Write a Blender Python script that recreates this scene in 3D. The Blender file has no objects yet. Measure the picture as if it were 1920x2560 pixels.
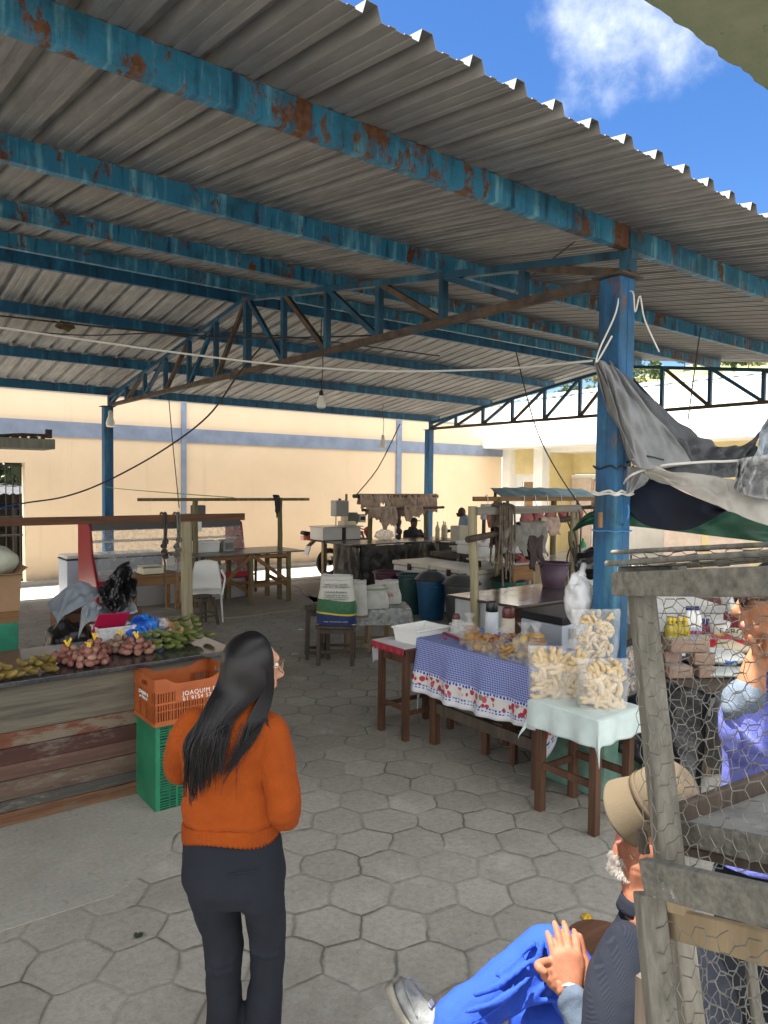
import bpy, bmesh, math, random
from mathutils import Vector, Matrix, Euler, noise
R = math.radians
rnd = random.Random(7)
scn = bpy.context.scene
COL = scn.collection

# ---------------------------------------------------------------- camera
cd = bpy.data.cameras.new('camera'); cam = bpy.data.objects.new('camera', cd); COL.objects.link(cam)
cd.sensor_fit = 'HORIZONTAL'; cd.sensor_width = 36.0; cd.lens = 36.0 * 1810.4 / 1920.0
cd.clip_start = 0.05; cd.clip_end = 3000
def cam_matrix(yaw=0.9081, pitch=-0.0392, roll=0.0108, h=2.1):
    fw = Vector((math.cos(yaw)*math.cos(pitch), math.sin(yaw)*math.cos(pitch), math.sin(pitch)))
    r = Vector((math.sin(yaw), -math.cos(yaw), 0)); up = r.cross(fw)
    r2 = r*math.cos(roll) + up*math.sin(roll); u2 = up*math.cos(roll) - r*math.sin(roll)
    m = Matrix.Identity(4)
    for i in range(3): m[i][0] = r2[i]; m[i][1] = u2[i]; m[i][2] = -fw[i]
    m[0][3] = 0; m[1][3] = 0; m[2][3] = h
    return m
cam.matrix_world = cam_matrix(); scn.camera = cam
scn.render.resolution_x = 768; scn.render.resolution_y = 1024

# ---------------------------------------------------------------- light
SUN_EL = R(74); SUN_AZ = Vector((-0.80, 0.60, 0)).normalized()     # towards the sun
sdir = SUN_AZ*math.cos(SUN_EL) + Vector((0, 0, math.sin(SUN_EL)))
sl = bpy.data.lights.new('sun', 'SUN'); sl.energy = 5.0; sl.angle = R(0.53); sl.color = (1.0, 0.955, 0.88)
so = bpy.data.objects.new('sun', sl); COL.objects.link(so)
so.rotation_euler = sdir.to_track_quat('Z', 'Y').to_euler(); so.location = sdir*50
w = bpy.data.worlds.new('World'); scn.world = w; w.use_nodes = True
nt = w.node_tree; N = nt.nodes; L = nt.links; N.clear()
out = N.new('ShaderNodeOutputWorld'); bg = N.new('ShaderNodeBackground'); L.new(bg.outputs[0], out.inputs[0])
sky = N.new('ShaderNodeTexSky'); sky.sky_type = 'NISHITA'; sky.sun_disc = False
sky.sun_elevation = SUN_EL; sky.sun_rotation = math.atan2(SUN_AZ.x, SUN_AZ.y)
sky.air_density = 1.0; sky.dust_density = 0.3; sky.ozone_density = 3.0; sky.altitude = 900
bg.inputs[1].default_value = 0.05
hsv = N.new('ShaderNodeHueSaturation'); hsv.inputs['Hue'].default_value = 0.507; hsv.inputs['Saturation'].default_value = 1.24; L.new(sky.outputs[0], hsv.inputs['Color'])
tc = N.new('ShaderNodeTexCoord')
# clouds: soft white puffs gathered around one direction of the sky
cdir = Vector((0.716, 0.472, 0.514)).normalized()
dp = N.new('ShaderNodeVectorMath'); dp.operation = 'DOT_PRODUCT'; L.new(tc.outputs['Generated'], dp.inputs[0]); dp.inputs[1].default_value = cdir
mr = N.new('ShaderNodeMapRange'); mr.inputs[1].default_value = 0.987; mr.inputs[2].default_value = 0.9998; L.new(dp.outputs['Value'], mr.inputs[0])
n1 = N.new('ShaderNodeTexNoise'); n1.inputs['Scale'].default_value = 9.0; n1.inputs['Detail'].default_value = 7; n1.inputs['Roughness'].default_value = 0.6
L.new(tc.outputs['Generated'], n1.inputs['Vector'])
ma = N.new('ShaderNodeMath'); ma.operation = 'MULTIPLY_ADD'; L.new(mr.outputs[0], ma.inputs[0]); ma.inputs[1].default_value = 0.50; 
L.new(n1.outputs[0], ma.inputs[2])
cr = N.new('ShaderNodeMapRange'); cr.interpolation_type = 'SMOOTHSTEP'; cr.inputs[1].default_value = 0.80; cr.inputs[2].default_value = 1.36; L.new(ma.outputs[0], cr.inputs[0])
mx = N.new('ShaderNodeMix'); mx.data_type = 'RGBA'; L.new(cr.outputs[0], mx.inputs[0]); L.new(hsv.outputs[0], mx.inputs[6]); mx.inputs[7].default_value = (6.5, 6.8, 7.2, 1)
# unseen bright cloud bank, added behind the camera and overhead as neutral fill
bdir = Vector((-0.50, -0.62, 0.62)).normalized()
dp2 = N.new('ShaderNodeVectorMath'); dp2.operation = 'DOT_PRODUCT'; L.new(tc.outputs['Generated'], dp2.inputs[0]); dp2.inputs[1].default_value = bdir
n2 = N.new('ShaderNodeTexNoise'); n2.inputs['Scale'].default_value = 2.2; n2.inputs['Detail'].default_value = 6; L.new(tc.outputs['Generated'], n2.inputs['Vector'])
ad2 = N.new('ShaderNodeMath'); ad2.operation = 'MULTIPLY_ADD'; L.new(n2.outputs[0], ad2.inputs[0]); ad2.inputs[1].default_value = 1.1; L.new(dp2.outputs['Value'], ad2.inputs[2])
cr2 = N.new('ShaderNodeMapRange'); cr2.interpolation_type = 'SMOOTHSTEP'; cr2.inputs[1].default_value = 0.62; cr2.inputs[2].default_value = 1.15; L.new(ad2.outputs[0], cr2.inputs[0])
mx2 = N.new('ShaderNodeMix'); mx2.data_type = 'RGBA'; L.new(cr2.outputs[0], mx2.inputs[0]); L.new(mx.outputs[2], mx2.inputs[6]); mx2.inputs[7].default_value = (11.5, 11.5, 11.5, 1)
L.new(mx2.outputs[2], bg.inputs[0])
vs = scn.view_settings; vs.view_transform = 'Standard'; vs.look = 'None'; vs.exposure = 2.2; vs.gamma = 1.0
scn.cycles.max_bounces = 8; scn.cycles.diffuse_bounces = 5; scn.cycles.transparent_max_bounces = 24
scn.cycles.glossy_bounces = 4; scn.cycles.transmission_bounces = 6; scn.cycles.sample_clamp_indirect = 6.0

# ---------------------------------------------------------------- mesh builder
def V3(a): return a if isinstance(a, Vector) else Vector(a)
class MB:
    def __init__(s): s.v = []; s.f = []; s.m = []; s.uv = {}
    def add(s, vs, fs, mi=0, uvs=None):
        o = len(s.v); s.v += [tuple(p) for p in vs]
        for k, f in enumerate(fs):
            s.f.append([i+o for i in f]); s.m.append(mi)
            if uvs: s.uv[len(s.f)-1] = [uvs[i] for i in f]
        return s
    def box(s, c, d, rot=None, mi=0, taper=1.0):
        c = V3(c); x, y, z = d[0]/2, d[1]/2, d[2]/2
        P = []
        for k, (a, b, e) in enumerate(((-1,-1,-1),(1,-1,-1),(1,1,-1),(-1,1,-1),(-1,-1,1),(1,-1,1),(1,1,1),(-1,1,1))):
            t = taper if e > 0 else 1
            p = Vector((a*x*t, b*y*t, e*z))
            if rot is not None: p = rot @ p
            P.append(p+c)
        return s.add(P, [(0,3,2,1),(4,5,6,7),(0,1,5,4),(1,2,6,5),(2,3,7,6),(3,0,4,7)], mi)
    def bx(s, a, b, mi=0):
        return s.box([(a[i]+b[i])/2 for i in range(3)], [abs(b[i]-a[i]) for i in range(3)], None, mi)
    def bar(s, p, q, w, h=None, up=(0,0,1), mi=0):
        """rectangular bar from p to q: w across, h along 'up'"""
        p = V3(p); q = V3(q); h = h or w; d = (q-p).normalized(); u = V3(up)
        if abs(d.dot(u)) > 0.98: u = Vector((0,1,0))
        sx = d.cross(u).normalized(); uz = sx.cross(d).normalized()
        P = [e + sx*a*w/2 + uz*b*h/2 for e in (p, q) for a, b in ((-1,-1),(1,-1),(1,1),(-1,1))]
        return s.add(P, [(0,1,2,3),(7,6,5,4),(0,4,5,1),(1,5,6,2),(2,6,7,3),(3,7,4,0)], mi)
    def tube(s, pts, r, n=8, mi=0, caps=True, closed=False, flat=1.0):
        pts = [V3(p) for p in pts]; m = len(pts)
        rr = r if isinstance(r, (list, tuple)) else [r]*m
        vs = []; prev = None
        for i, p in enumerate(pts):
            if closed: t = pts[(i+1) % m]-pts[(i-1) % m]
            else: t = pts[min(i+1, m-1)]-pts[max(i-1, 0)]
            if t.length < 1e-9: t = Vector((0,0,1))
            t.normalize()
            if prev is None:
                a = Vector((0,0,1)) if abs(t.z) < 0.9 else Vector((1,0,0))
                prev = t.cross(a).normalized()
            else:
                prev = (prev - t*prev.dot(t))
                if prev.length < 1e-6: prev = t.orthogonal()
                prev.normalize()
            b = t.cross(prev)
            for k in range(n):
                an = 2*math.pi*k/n
                vs.append(p + prev*math.cos(an)*rr[i] + b*math.sin(an)*rr[i]*flat)
        fs = []
        for i in range(m if closed else m-1):
            j = (i+1) % m
            for k in range(n):
                l = (k+1) % n; fs.append((i*n+k, i*n+l, j*n+l, j*n+k))
        if caps and not closed:
            fs.append(tuple(range(n))[::-1]); fs.append(tuple(range((m-1)*n, m*n)))
        return s.add(vs, fs, mi)
    def cyl(s, p, q, r, r2=None, n=12, mi=0): return s.tube([p, q], [r, r if r2 is None else r2], n, mi)
    def lathe(s, prof, c=(0,0,0), n=20, mi=0, sx=1, sy=1):
        c = V3(c); vs = []; fs = []; m = len(prof)
        for r, z in prof:
            for k in range(n):
                a = 2*math.pi*k/n; vs.append((c.x+r*math.cos(a)*sx, c.y+r*math.sin(a)*sy, c.z+z))
        for i in range(m-1):
            for k in range(n):
                l = (k+1) % n; fs.append((i*n+k, i*n+l, (i+1)*n+l, (i+1)*n+k))
        fs.append(tuple(range(n))[::-1]); fs.append(tuple(range((m-1)*n, m*n)))
        return s.add(vs, fs, mi)
    def ball(s, c, r, seg=10, rings=6, rot=None, mi=0, jit=0):
        c = V3(c); r = (r, r, r) if isinstance(r, (int, float)) else r
        P = [Vector((0,0,r[2]))]
        for i in range(1, rings):
            t = math.pi*i/rings
            for k in range(seg):
                a = 2*math.pi*k/seg
                P.append(Vector((r[0]*math.sin(t)*math.cos(a), r[1]*math.sin(t)*math.sin(a), r[2]*math.cos(t))))
        P.append(Vector((0,0,-r[2])))
        if jit:
            P = [p*(1+rnd.uniform(-jit, jit)) for p in P]
        if rot is not None: P = [rot @ p for p in P]
        P = [p+c for p in P]; fs = []
        for k in range(seg):
            l = (k+1) % seg
            fs.append((0, 1+k, 1+l))
            for i in range(rings-2):
                a = 1+i*seg; fs.append((a+k, a+seg+k, a+seg+l, a+l))
            a = 1+(rings-2)*seg; fs.append((a+k, len(P)-1, a+l))
        return s.add(P, fs, mi)
    def grid(s, fn, nu, nv, mi=0, uv=True):
        vs = []; uvs = []
        for j in range(nv+1):
            for i in range(nu+1):
                vs.append(fn(i/nu, j/nv)); uvs.append((i/nu, j/nv))
        fs = [(j*(nu+1)+i, j*(nu+1)+i+1, (j+1)*(nu+1)+i+1, (j+1)*(nu+1)+i) for j in range(nv) for i in range(nu)]
        return s.add(vs, fs, mi, uvs if uv else None)
    def prism(s, poly, ax, a, b, mi=0):
        """extrude a 2D outline along axis ax ('x','y','z') from a to b"""
        def mk(p, t): return {'x': (t, p[0], p[1]), 'y': (p[0], t, p[1]), 'z': (p[0], p[1], t)}[ax]
        n = len(poly); P = [mk(p, a) for p in poly]+[mk(p, b) for p in poly]
        fs = [tuple(range(n))[::-1], tuple(range(n, 2*n))]+[(i, (i+1) % n, n+(i+1) % n, n+i) for i in range(n)]
        return s.add(P, fs, mi)
    def build(s, name, mat, parent=None, smooth=False, bevel=0, subd=0, world=True, thick=0, ang=40, solid_off=0):
        me = bpy.data.meshes.new(name)
        off = Vector((0,0,0))
        if parent is not None and world:
            p = parent
            while p is not None: off += p.location; p = p.parent
        vs = [(a[0]-off.x, a[1]-off.y, a[2]-off.z) for a in s.v]
        me.from_pydata(vs, [], s.f)
        for mm in (mat if isinstance(mat, (list, tuple)) else [mat]): me.materials.append(mm)
        for i, p in enumerate(me.polygons): p.material_index = s.m[i]
        if s.uv:
            ul = me.uv_layers.new(name='UVMap')
            for i, p in enumerate(me.polygons):
                u = s.uv.get(i)
                if u:
                    for k, li in enumerate(p.loop_indices): ul.data[li].uv = u[k]
        bm = bmesh.new(); bm.from_mesh(me); bmesh.ops.recalc_face_normals(bm, faces=bm.faces); bm.to_mesh(me); bm.free()
        if smooth:
            for p in me.polygons: p.use_smooth = True
            try: me.set_sharp_from_angle(angle=R(ang))
            except Exception: pass
        o = bpy.data.objects.new(name, me); COL.objects.link(o)
        if parent is not None: o.parent = parent
        if thick:
            md = o.modifiers.new('solid', 'SOLIDIFY'); md.thickness = thick; md.offset = solid_off
        if bevel:
            md = o.modifiers.new('bevel', 'BEVEL'); md.width = bevel; md.segments = 2; md.limit_method = 'ANGLE'; md.angle_limit = R(35)
        if subd:
            md = o.modifiers.new('subd', 'SUBSURF'); md.levels = subd; md.render_levels = subd
        return o
def thing(name, label, cat, loc=(0,0,0), rotz=0, group=None):
    o = bpy.data.objects.new(name, None); COL.objects.link(o); o.empty_display_size = 0.1
    o.location = loc; o.rotation_euler = (0,0,rotz); o['label'] = label; o['category'] = cat
    if group: o['group'] = group
    return o
def tag(o, label, cat, group=None):
    o['label'] = label; o['category'] = cat
    if group: o['group'] = group
    return o
def struct(o): o['kind'] = 'structure'; return o
def kids(o): return [c for c in bpy.data.objects if c.parent is o]
def dup(root, loc, rotz=0, label=None, group=None, scale=None):
    r = root.copy(); COL.objects.link(r); r.location = loc; r.rotation_euler = (0,0,rotz)
    if label: r['label'] = label
    if group: r['group'] = group
    if scale: r.scale = scale
    for ch in kids(root):
        c = ch.copy(); COL.objects.link(c); c.parent = r
        for g in kids(ch):
            d = g.copy(); COL.objects.link(d); d.parent = c
    return r
def lerp(a, b, t): return a+(b-a)*t
def sag(p, q, d, n=12):
    p = V3(p); q = V3(q)
    return [p.lerp(q, i/n) - Vector((0,0,d*4*(i/n)*(1-i/n))) for i in range(n+1)]
def spline(pts, k=6):
    pts = [V3(p) for p in pts]; o = []
    for i in range(len(pts)-1):
        a = pts[max(i-1,0)]; b = pts[i]; c = pts[i+1]; d = pts[min(i+2,len(pts)-1)]
        for j in range(k):
            t = j/k
            o.append(0.5*((2*b)+(c-a)*t+(2*a-5*b+4*c-d)*t*t+(3*b-a-3*c+d)*t**3))
    o.append(pts[-1]); return o
def nz(p, s=1.0): return noise.noise(V3(p)*s)

# ---------------------------------------------------------------- materials
def newmat(name):
    m = bpy.data.materials.new(name); m.use_nodes = True
    b = m.node_tree.nodes['Principled BSDF']; return m, m.node_tree, b
def c4(c): return (c[0], c[1], c[2], 1)
def ramp(nt, fac, stops, interp='LINEAR'):
    r = nt.nodes.new('ShaderNodeValToRGB'); r.color_ramp.interpolation = interp
    e = r.color_ramp.elements
    while len(e) < len(stops): e.new(0.5)
    for k, (p, c) in enumerate(stops):
        e[k].position = p; e[k].color = c4(c) if not isinstance(c, (int, float)) else (c, c, c, 1)
    nt.links.new(fac, r.inputs[0]); return r.outputs[0]
def coord(nt, kind='Object', scale=(1,1,1), rot=(0,0,0)):
    t = nt.nodes.new('ShaderNodeTexCoord'); mp = nt.nodes.new('ShaderNodeMapping')
    mp.inputs['Scale'].default_value = scale; mp.inputs['Rotation'].default_value = rot
    nt.links.new(t.outputs[kind], mp.inputs[0]); return mp.outputs[0]
def ntex(nt, vec, scale, detail=5, rough=0.6, dist=0):
    n = nt.nodes.new('ShaderNodeTexNoise'); n.inputs['Scale'].default_value = scale; n.inputs['Detail'].default_value = detail
    n.inputs['Roughness'].default_value = rough; n.inputs['Distortion'].default_value = dist
    nt.links.new(vec, n.inputs['Vector']); return n.outputs[0]
def mixc(nt, fac, a, b, mode='MIX'):
    x = nt.nodes.new('ShaderNodeMix'); x.data_type = 'RGBA'; x.blend_type = mode
    if isinstance(fac, (int, float)): x.inputs[0].default_value = fac
    else: nt.links.new(fac, x.inputs[0])
    for k, v in ((6, a), (7, b)):
        if isinstance(v, (tuple, list)): x.inputs[k].default_value = c4(v)
        else: nt.links.new(v, x.inputs[k])
    return x.outputs[2]
def mathn(nt, op, a, b=None, c=None):
    x = nt.nodes.new('ShaderNodeMath'); x.operation = op
    for k, v in enumerate((a, b, c)):
        if v is None: continue
        if isinstance(v, (int, float)): x.inputs[k].default_value = v
        else: nt.links.new(v, x.inputs[k])
    return x.outputs[0]
def bump(nt, b, h, strength=0.3, dist=0.01):
    x = nt.nodes.new('ShaderNodeBump'); x.inputs['Strength'].default_value = strength; x.inputs['Distance'].default_value = dist
    nt.links.new(h, x.inputs['Height']); nt.links.new(x.outputs[0], b.inputs['Normal'])
def mat(name, c, c2=None, rough=0.6, scale=6, stretch=(1,1,1), spec=0.5, metal=0, bmp=0.15, bscale=40, bdist=0.004, stain=None, stain_at=0.6, stain_scale=3, space='Object', detail=5):
    m, nt, b = newmat(name); v = coord(nt, space, stretch)
    n = ntex(nt, v, scale, detail)
    c2 = c2 or tuple(x*0.75 for x in c)
    col = ramp(nt, n, [(0.36, c2), (0.62, c)])
    if stain is not None:
        s = ntex(nt, v, stain_scale, 7, 0.7)
        f = ramp(nt, s, [(stain_at, 0.0), (stain_at+0.09, 1.0)])
        col = mixc(nt, f, col, stain)
    nt.links.new(col, b.inputs['Base Color'])
    b.inputs['Roughness'].default_value = rough; b.inputs['Metallic'].default_value = metal; b.inputs['Specular IOR Level'].default_value = spec
    if bmp: bump(nt, b, ntex(nt, v, bscale, 4), bmp, bdist)
    return m
def wood(name, c, c2, axis='x', rough=0.7, fine=22, stain=None, stain_at=0.58, bmp=0.35, spec=0.3):
    """grain runs along the given object axis"""
    st = {'x': (0.06,1,1), 'y': (1,0.06,1), 'z': (1,1,0.06)}[axis]
    m, nt, b = newmat(name); v = coord(nt, 'Object', st)
    n = ntex(nt, v, fine, 6, 0.65); n2 = ntex(nt, coord(nt), 3.0, 5)
    col = ramp(nt, n, [(0.3, c2), (0.68, c)])
    col = mixc(nt, mathn(nt, 'MULTIPLY', n2, 0.45), col, tuple(x*0.55 for x in c2))
    if stain is not None:
        f = ramp(nt, ntex(nt, coord(nt, 'Object', tuple(0.25 if k < 0.5 else 1 for k in st)), 5, 8, 0.75), [(stain_at, 0.0), (stain_at+0.06, 1.0)])
        col = mixc(nt, f, col, stain)
    nt.links.new(col, b.inputs['Base Color']); b.inputs['Roughness'].default_value = rough; b.inputs['Specular IOR Level'].default_value = spec
    bump(nt, b, n, bmp, 0.004)
    return m
def plain(name, c, rough=0.5, metal=0, spec=0.5, alpha=1, trans=0, coat=0, sheen=0, ior=1.45):
    m, nt, b = newmat(name); b.inputs['Base Color'].default_value = c4(c); b.inputs['Roughness'].default_value = rough
    b.inputs['Metallic'].default_value = metal; b.inputs['Specular IOR Level'].default_value = spec; b.inputs['Alpha'].default_value = alpha
    b.inputs['Transmission Weight'].default_value = trans; b.inputs['Coat Weight'].default_value = coat; b.inputs['Sheen Weight'].default_value = sheen
    b.inputs['IOR'].default_value = ior
    return m
# ================================================================ SETTING
U0 = 4.33; V0 = 2.90; PW = 0.919; ZB = 3.484; BAY = 8.03; VF = V0+12*PW; VR = V0+6*PW
SL = 0.14; ZR = 3.429+SL*VR
def roofz(v): return ZR-SL*abs(v-VR)
def m_floor():
    m, nt, b = newmat('hex_paving')
    P = nt.nodes.new('ShaderNodeNewGeometry').outputs['Position']
    wv = nt.nodes.new('ShaderNodeVectorMath'); wv.operation = 'ADD'; nt.links.new(P, wv.inputs[0])
    nn = nt.nodes.new('ShaderNodeTexNoise'); nn.inputs['Scale'].default_value = 2.6; nn.inputs['Detail'].default_value = 3; nt.links.new(P, nn.inputs['Vector'])
    sc = nt.nodes.new('ShaderNodeVectorMath'); sc.operation = 'SCALE'; sc.inputs['Scale'].default_value = 0.13; nt.links.new(nn.outputs['Color'], sc.inputs[0]); nt.links.new(sc.outputs[0], wv.inputs[1])
    mp = nt.nodes.new('ShaderNodeMapping'); mp.inputs['Rotation'].default_value = (0,0,R(-23)); mp.inputs['Location'].default_value = (0.3,0.1,0); mp.inputs['Scale'].default_value = (1/0.315,1/0.315,1); nt.links.new(wv.outputs[0], mp.inputs[0])
    sp = nt.nodes.new('ShaderNodeSeparateXYZ'); nt.links.new(mp.outputs[0], sp.inputs[0])
    X, Y = sp.outputs[0], sp.outputs[1]
    def cell(ox, oy):
        px = mathn(nt, 'SUBTRACT', mathn(nt, 'FLOORED_MODULO', mathn(nt, 'ADD', X, ox), 1.0), 0.5)
        py = mathn(nt, 'SUBTRACT', mathn(nt, 'FLOORED_MODULO', mathn(nt, 'ADD', Y, oy), 1.7320508), 0.8660254)
        return px, py
    ax, ay = cell(0, 0); bx_, by_ = cell(0.5, 0.8660254)
    la = mathn(nt, 'ADD', mathn(nt, 'MULTIPLY', ax, ax), mathn(nt, 'MULTIPLY', ay, ay))
    lb = mathn(nt, 'ADD', mathn(nt, 'MULTIPLY', bx_, bx_), mathn(nt, 'MULTIPLY', by_, by_))
    sel = mathn(nt, 'LESS_THAN', la, lb)
    def pick(p, q): return mathn(nt, 'ADD', mathn(nt, 'MULTIPLY', p, sel), mathn(nt, 'MULTIPLY', q, mathn(nt, 'SUBTRACT', 1.0, sel)))
    gx, gy = pick(ax, bx_), pick(ay, by_)
    agx = mathn(nt, 'ABSOLUTE', gx); agy = mathn(nt, 'ABSOLUTE', gy)
    d = mathn(nt, 'MAXIMUM', agx, mathn(nt, 'ADD', mathn(nt, 'MULTIPLY', agx, 0.5), mathn(nt, 'MULTIPLY', agy, 0.8660254)))
    edge = mathn(nt, 'SUBTRACT', 0.5, d)
    rag = ntex(nt, P, 11, 7, 0.75)
    edge2 = mathn(nt, 'ADD', edge, mathn(nt, 'MULTIPLY', mathn(nt, 'SUBTRACT', rag, 0.5), 0.085))
    wear = ramp(nt, ntex(nt, P, 0.75, 4, 0.6), [(0.38, 0.25), (0.60, 1.0)])         # in places the joints are trodden full
    joint = mathn(nt, 'MULTIPLY', ramp(nt, edge2, [(0.0, 1.0), (0.028, 0.8), (0.060, 0.0)]), wear)
    wear2 = ramp(nt, ntex(nt, P, 1.7, 5, 0.6), [(0.46, 0.08), (0.60, 1.0)]); crack = mathn(nt, 'MULTIPLY', ramp(nt, edge2, [(0.0, 1.0), (0.008, 0.9), (0.026, 0.0)]), wear2)
    idv = nt.nodes.new('ShaderNodeCombineXYZ'); nt.links.new(mathn(nt, 'SUBTRACT', X, gx), idv.inputs[0]); nt.links.new(mathn(nt, 'SUBTRACT', Y, gy), idv.inputs[1])
    rd = nt.nodes.new('ShaderNodeVectorMath'); rd.operation = 'SNAP'; rd.inputs[1].default_value = (0.25,0.25,1)
    ad = nt.nodes.new('ShaderNodeVectorMath'); ad.operation = 'ADD'; ad.inputs[1].default_value = (0.1,0.1,0); nt.links.new(idv.outputs[0], ad.inputs[0]); nt.links.new(ad.outputs[0], rd.inputs[0])
    wn = nt.nodes.new('ShaderNodeTexWhiteNoise'); nt.links.new(rd.outputs[0], wn.inputs['Vector'])
    big = ntex(nt, P, 0.8, 6, 0.65); fine = ntex(nt, P, 30, 9, 0.8); sp_ = ntex(nt, P, 110, 4, 0.85)
    base = ramp(nt, big, [(0.3, (0.27,0.255,0.22)), (0.7, (0.43,0.41,0.36))])
    base = mixc(nt, 0.55, base, ramp(nt, fine, [(0.32, (0.13,0.123,0.105)), (0.50, (0.34,0.325,0.285)), (0.72, (0.52,0.495,0.44))]))
    base = mixc(nt, 0.2, base, ramp(nt, wn.outputs['Value'], [(0, (0.20,0.19,0.165)), (1, (0.52,0.49,0.43))]))
    base = mixc(nt, ramp(nt, sp_, [(0.56, 0.0), (0.66, 0.7)]), base, (0.085,0.08,0.068))
    dust = ntex(nt, P, 0.45, 7, 0.7); base = mixc(nt, ramp(nt, dust, [(0.42, 0.0), (0.66, 0.55)]), base, (0.17,0.155,0.13)); pale = ntex(nt, P, 1.9, 8, 0.75); base = mixc(nt, ramp(nt, pale, [(0.55, 0.0), (0.72, 0.4)]), base, (0.56,0.54,0.49))
    st = ntex(nt, coord(nt, 'Object', (1,1,1)), 6.5, 9, 0.85)
    base = mixc(nt, ramp(nt, st, [(0.58, 0.0), (0.66, 0.6)]), base, (0.13,0.12,0.10))
    base = mixc(nt, mathn(nt, 'MULTIPLY', joint, 0.42), base, (0.185,0.172,0.145))
    base = mixc(nt, mathn(nt, 'MULTIPLY', crack, mathn(nt, 'MULTIPLY', rag, 1.25)), base, (0.03,0.028,0.024))
    lit = ramp(nt, ntex(nt, P, 41, 2, 0.5), [(0.77, 0.0), (0.78, 0.7)])
    base = mixc(nt, lit, base, (0.62,0.60,0.54))
    nt.links.new(base, b.inputs['Base Color']); b.inputs['Roughness'].default_value = 0.85; b.inputs['Specular IOR Level'].default_value = 0.25
    h = mathn(nt, 'SUBTRACT', mathn(nt, 'MULTIPLY', fine, 0.6), mathn(nt, 'ADD', mathn(nt, 'MULTIPLY', joint, 0.5), mathn(nt, 'MULTIPLY', crack, 0.8)))
    bump(nt, b, h, 0.6, 0.012)
    return m
def m_concrete(name, c=(0.40,0.385,0.345), c2=(0.27,0.26,0.23), dark=(0.10,0.098,0.09)):
    m, nt, b = newmat(name); g = nt.nodes.new('ShaderNodeNewGeometry').outputs['Position']
    n = ntex(nt, g, 1.6, 8, 0.7); f = ntex(nt, g, 40, 6, 0.75)
    col = ramp(nt, n, [(0.3, c2), (0.7, c)])
    col = mixc(nt, 0.35, col, ramp(nt, f, [(0.3, tuple(x*0.6 for x in c2)), (0.7, tuple(x*1.15 for x in c))]))
    col = mixc(nt, ramp(nt, ntex(nt, g, 7, 8, 0.8), [(0.6, 0.0), (0.68, 0.7)]), col, dark)
    nt.links.new(col, b.inputs['Base Color']); b.inputs['Roughness'].default_value = 0.85; b.inputs['Specular IOR Level'].default_value = 0.3
    bump(nt, b, f, 0.3, 0.006); return m
M = {}
M['floor'] = m_floor()
M['conc'] = m_concrete('worn_concrete')
M['conc_brown'] = m_concrete('stained_concrete', (0.34,0.31,0.245), (0.23,0.205,0.165), (0.12,0.11,0.085))
M['street'] = m_concrete('street_concrete', (0.50,0.48,0.43), (0.40,0.38,0.34), (0.25,0.24,0.21))
M['walk'] = m_concrete('sidewalk_concrete', (0.38,0.37,0.34), (0.29,0.28,0.26))
# ground: one sheet to the horizon, the street and walk lie on it
mb = MB(); mb.grid(lambda a, b: (lerp(-400, 700, a), lerp(-400, 700, b), 0), 4, 4); struct(mb.build('market_floor', M['floor']))
mb = MB(); mb.bx((-60, 13.45, -0.02), (17.1, 15.9, 0.006)); struct(mb.build('street', M['street']))
mb = MB(); mb.bx((-60, -30, -0.02), (60, 0.75, 0.005)); struct(mb.build('unseen_dark_ground', mat('dark_bounce_cutter', (0.07,0.068,0.065), (0.045,0.044,0.042), .9, 6)))  # unseen dark ground, added behind the camera to cut bounce onto the roof
mb = MB(); mb.bx((-60, 15.42, -0.02), (17.1, 15.95, 0.05)); struct(mb.build('sidewalk', M['walk']))
def patch(name, poly, z, mt):
    mb = MB(); n = len(poly)
    mb.prism(poly, 'z', -0.01, z); return struct(mb.build(name, mt))
def wobble(poly, amp=0.05, k=5, seed=1):
    o = []; r = random.Random(seed)
    for i in range(len(poly)):
        a = poly[i]; b = poly[(i+1) % len(poly)]
        for j in range(k):
            t = j/k; o.append((lerp(a[0], b[0], t)+(r.uniform(-amp, amp) if j else 0), lerp(a[1], b[1], t)+(r.uniform(-amp, amp) if j else 0)))
    return o
patch('concrete_strip', wobble([(-3.0,3.62),(1.15,3.66),(1.75,4.15),(2.3,4.9),(2.3,5.7),(-3.0,5.7)], 0.05), 0.003, M['conc'])
patch('concrete_pad', wobble([(3.9,10.15),(6.2,10.2),(7.1,10.9),(7.0,12.1),(3.9,12.1)], 0.05, 5, 3), 0.02, M['conc_brown'])
patch('stall_pad', wobble([(6.5,10.0),(12.4,9.6),(12.4,12.7),(7.6,12.7)], 0.05, 5, 4), 0.02, M['conc_brown'])

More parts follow.
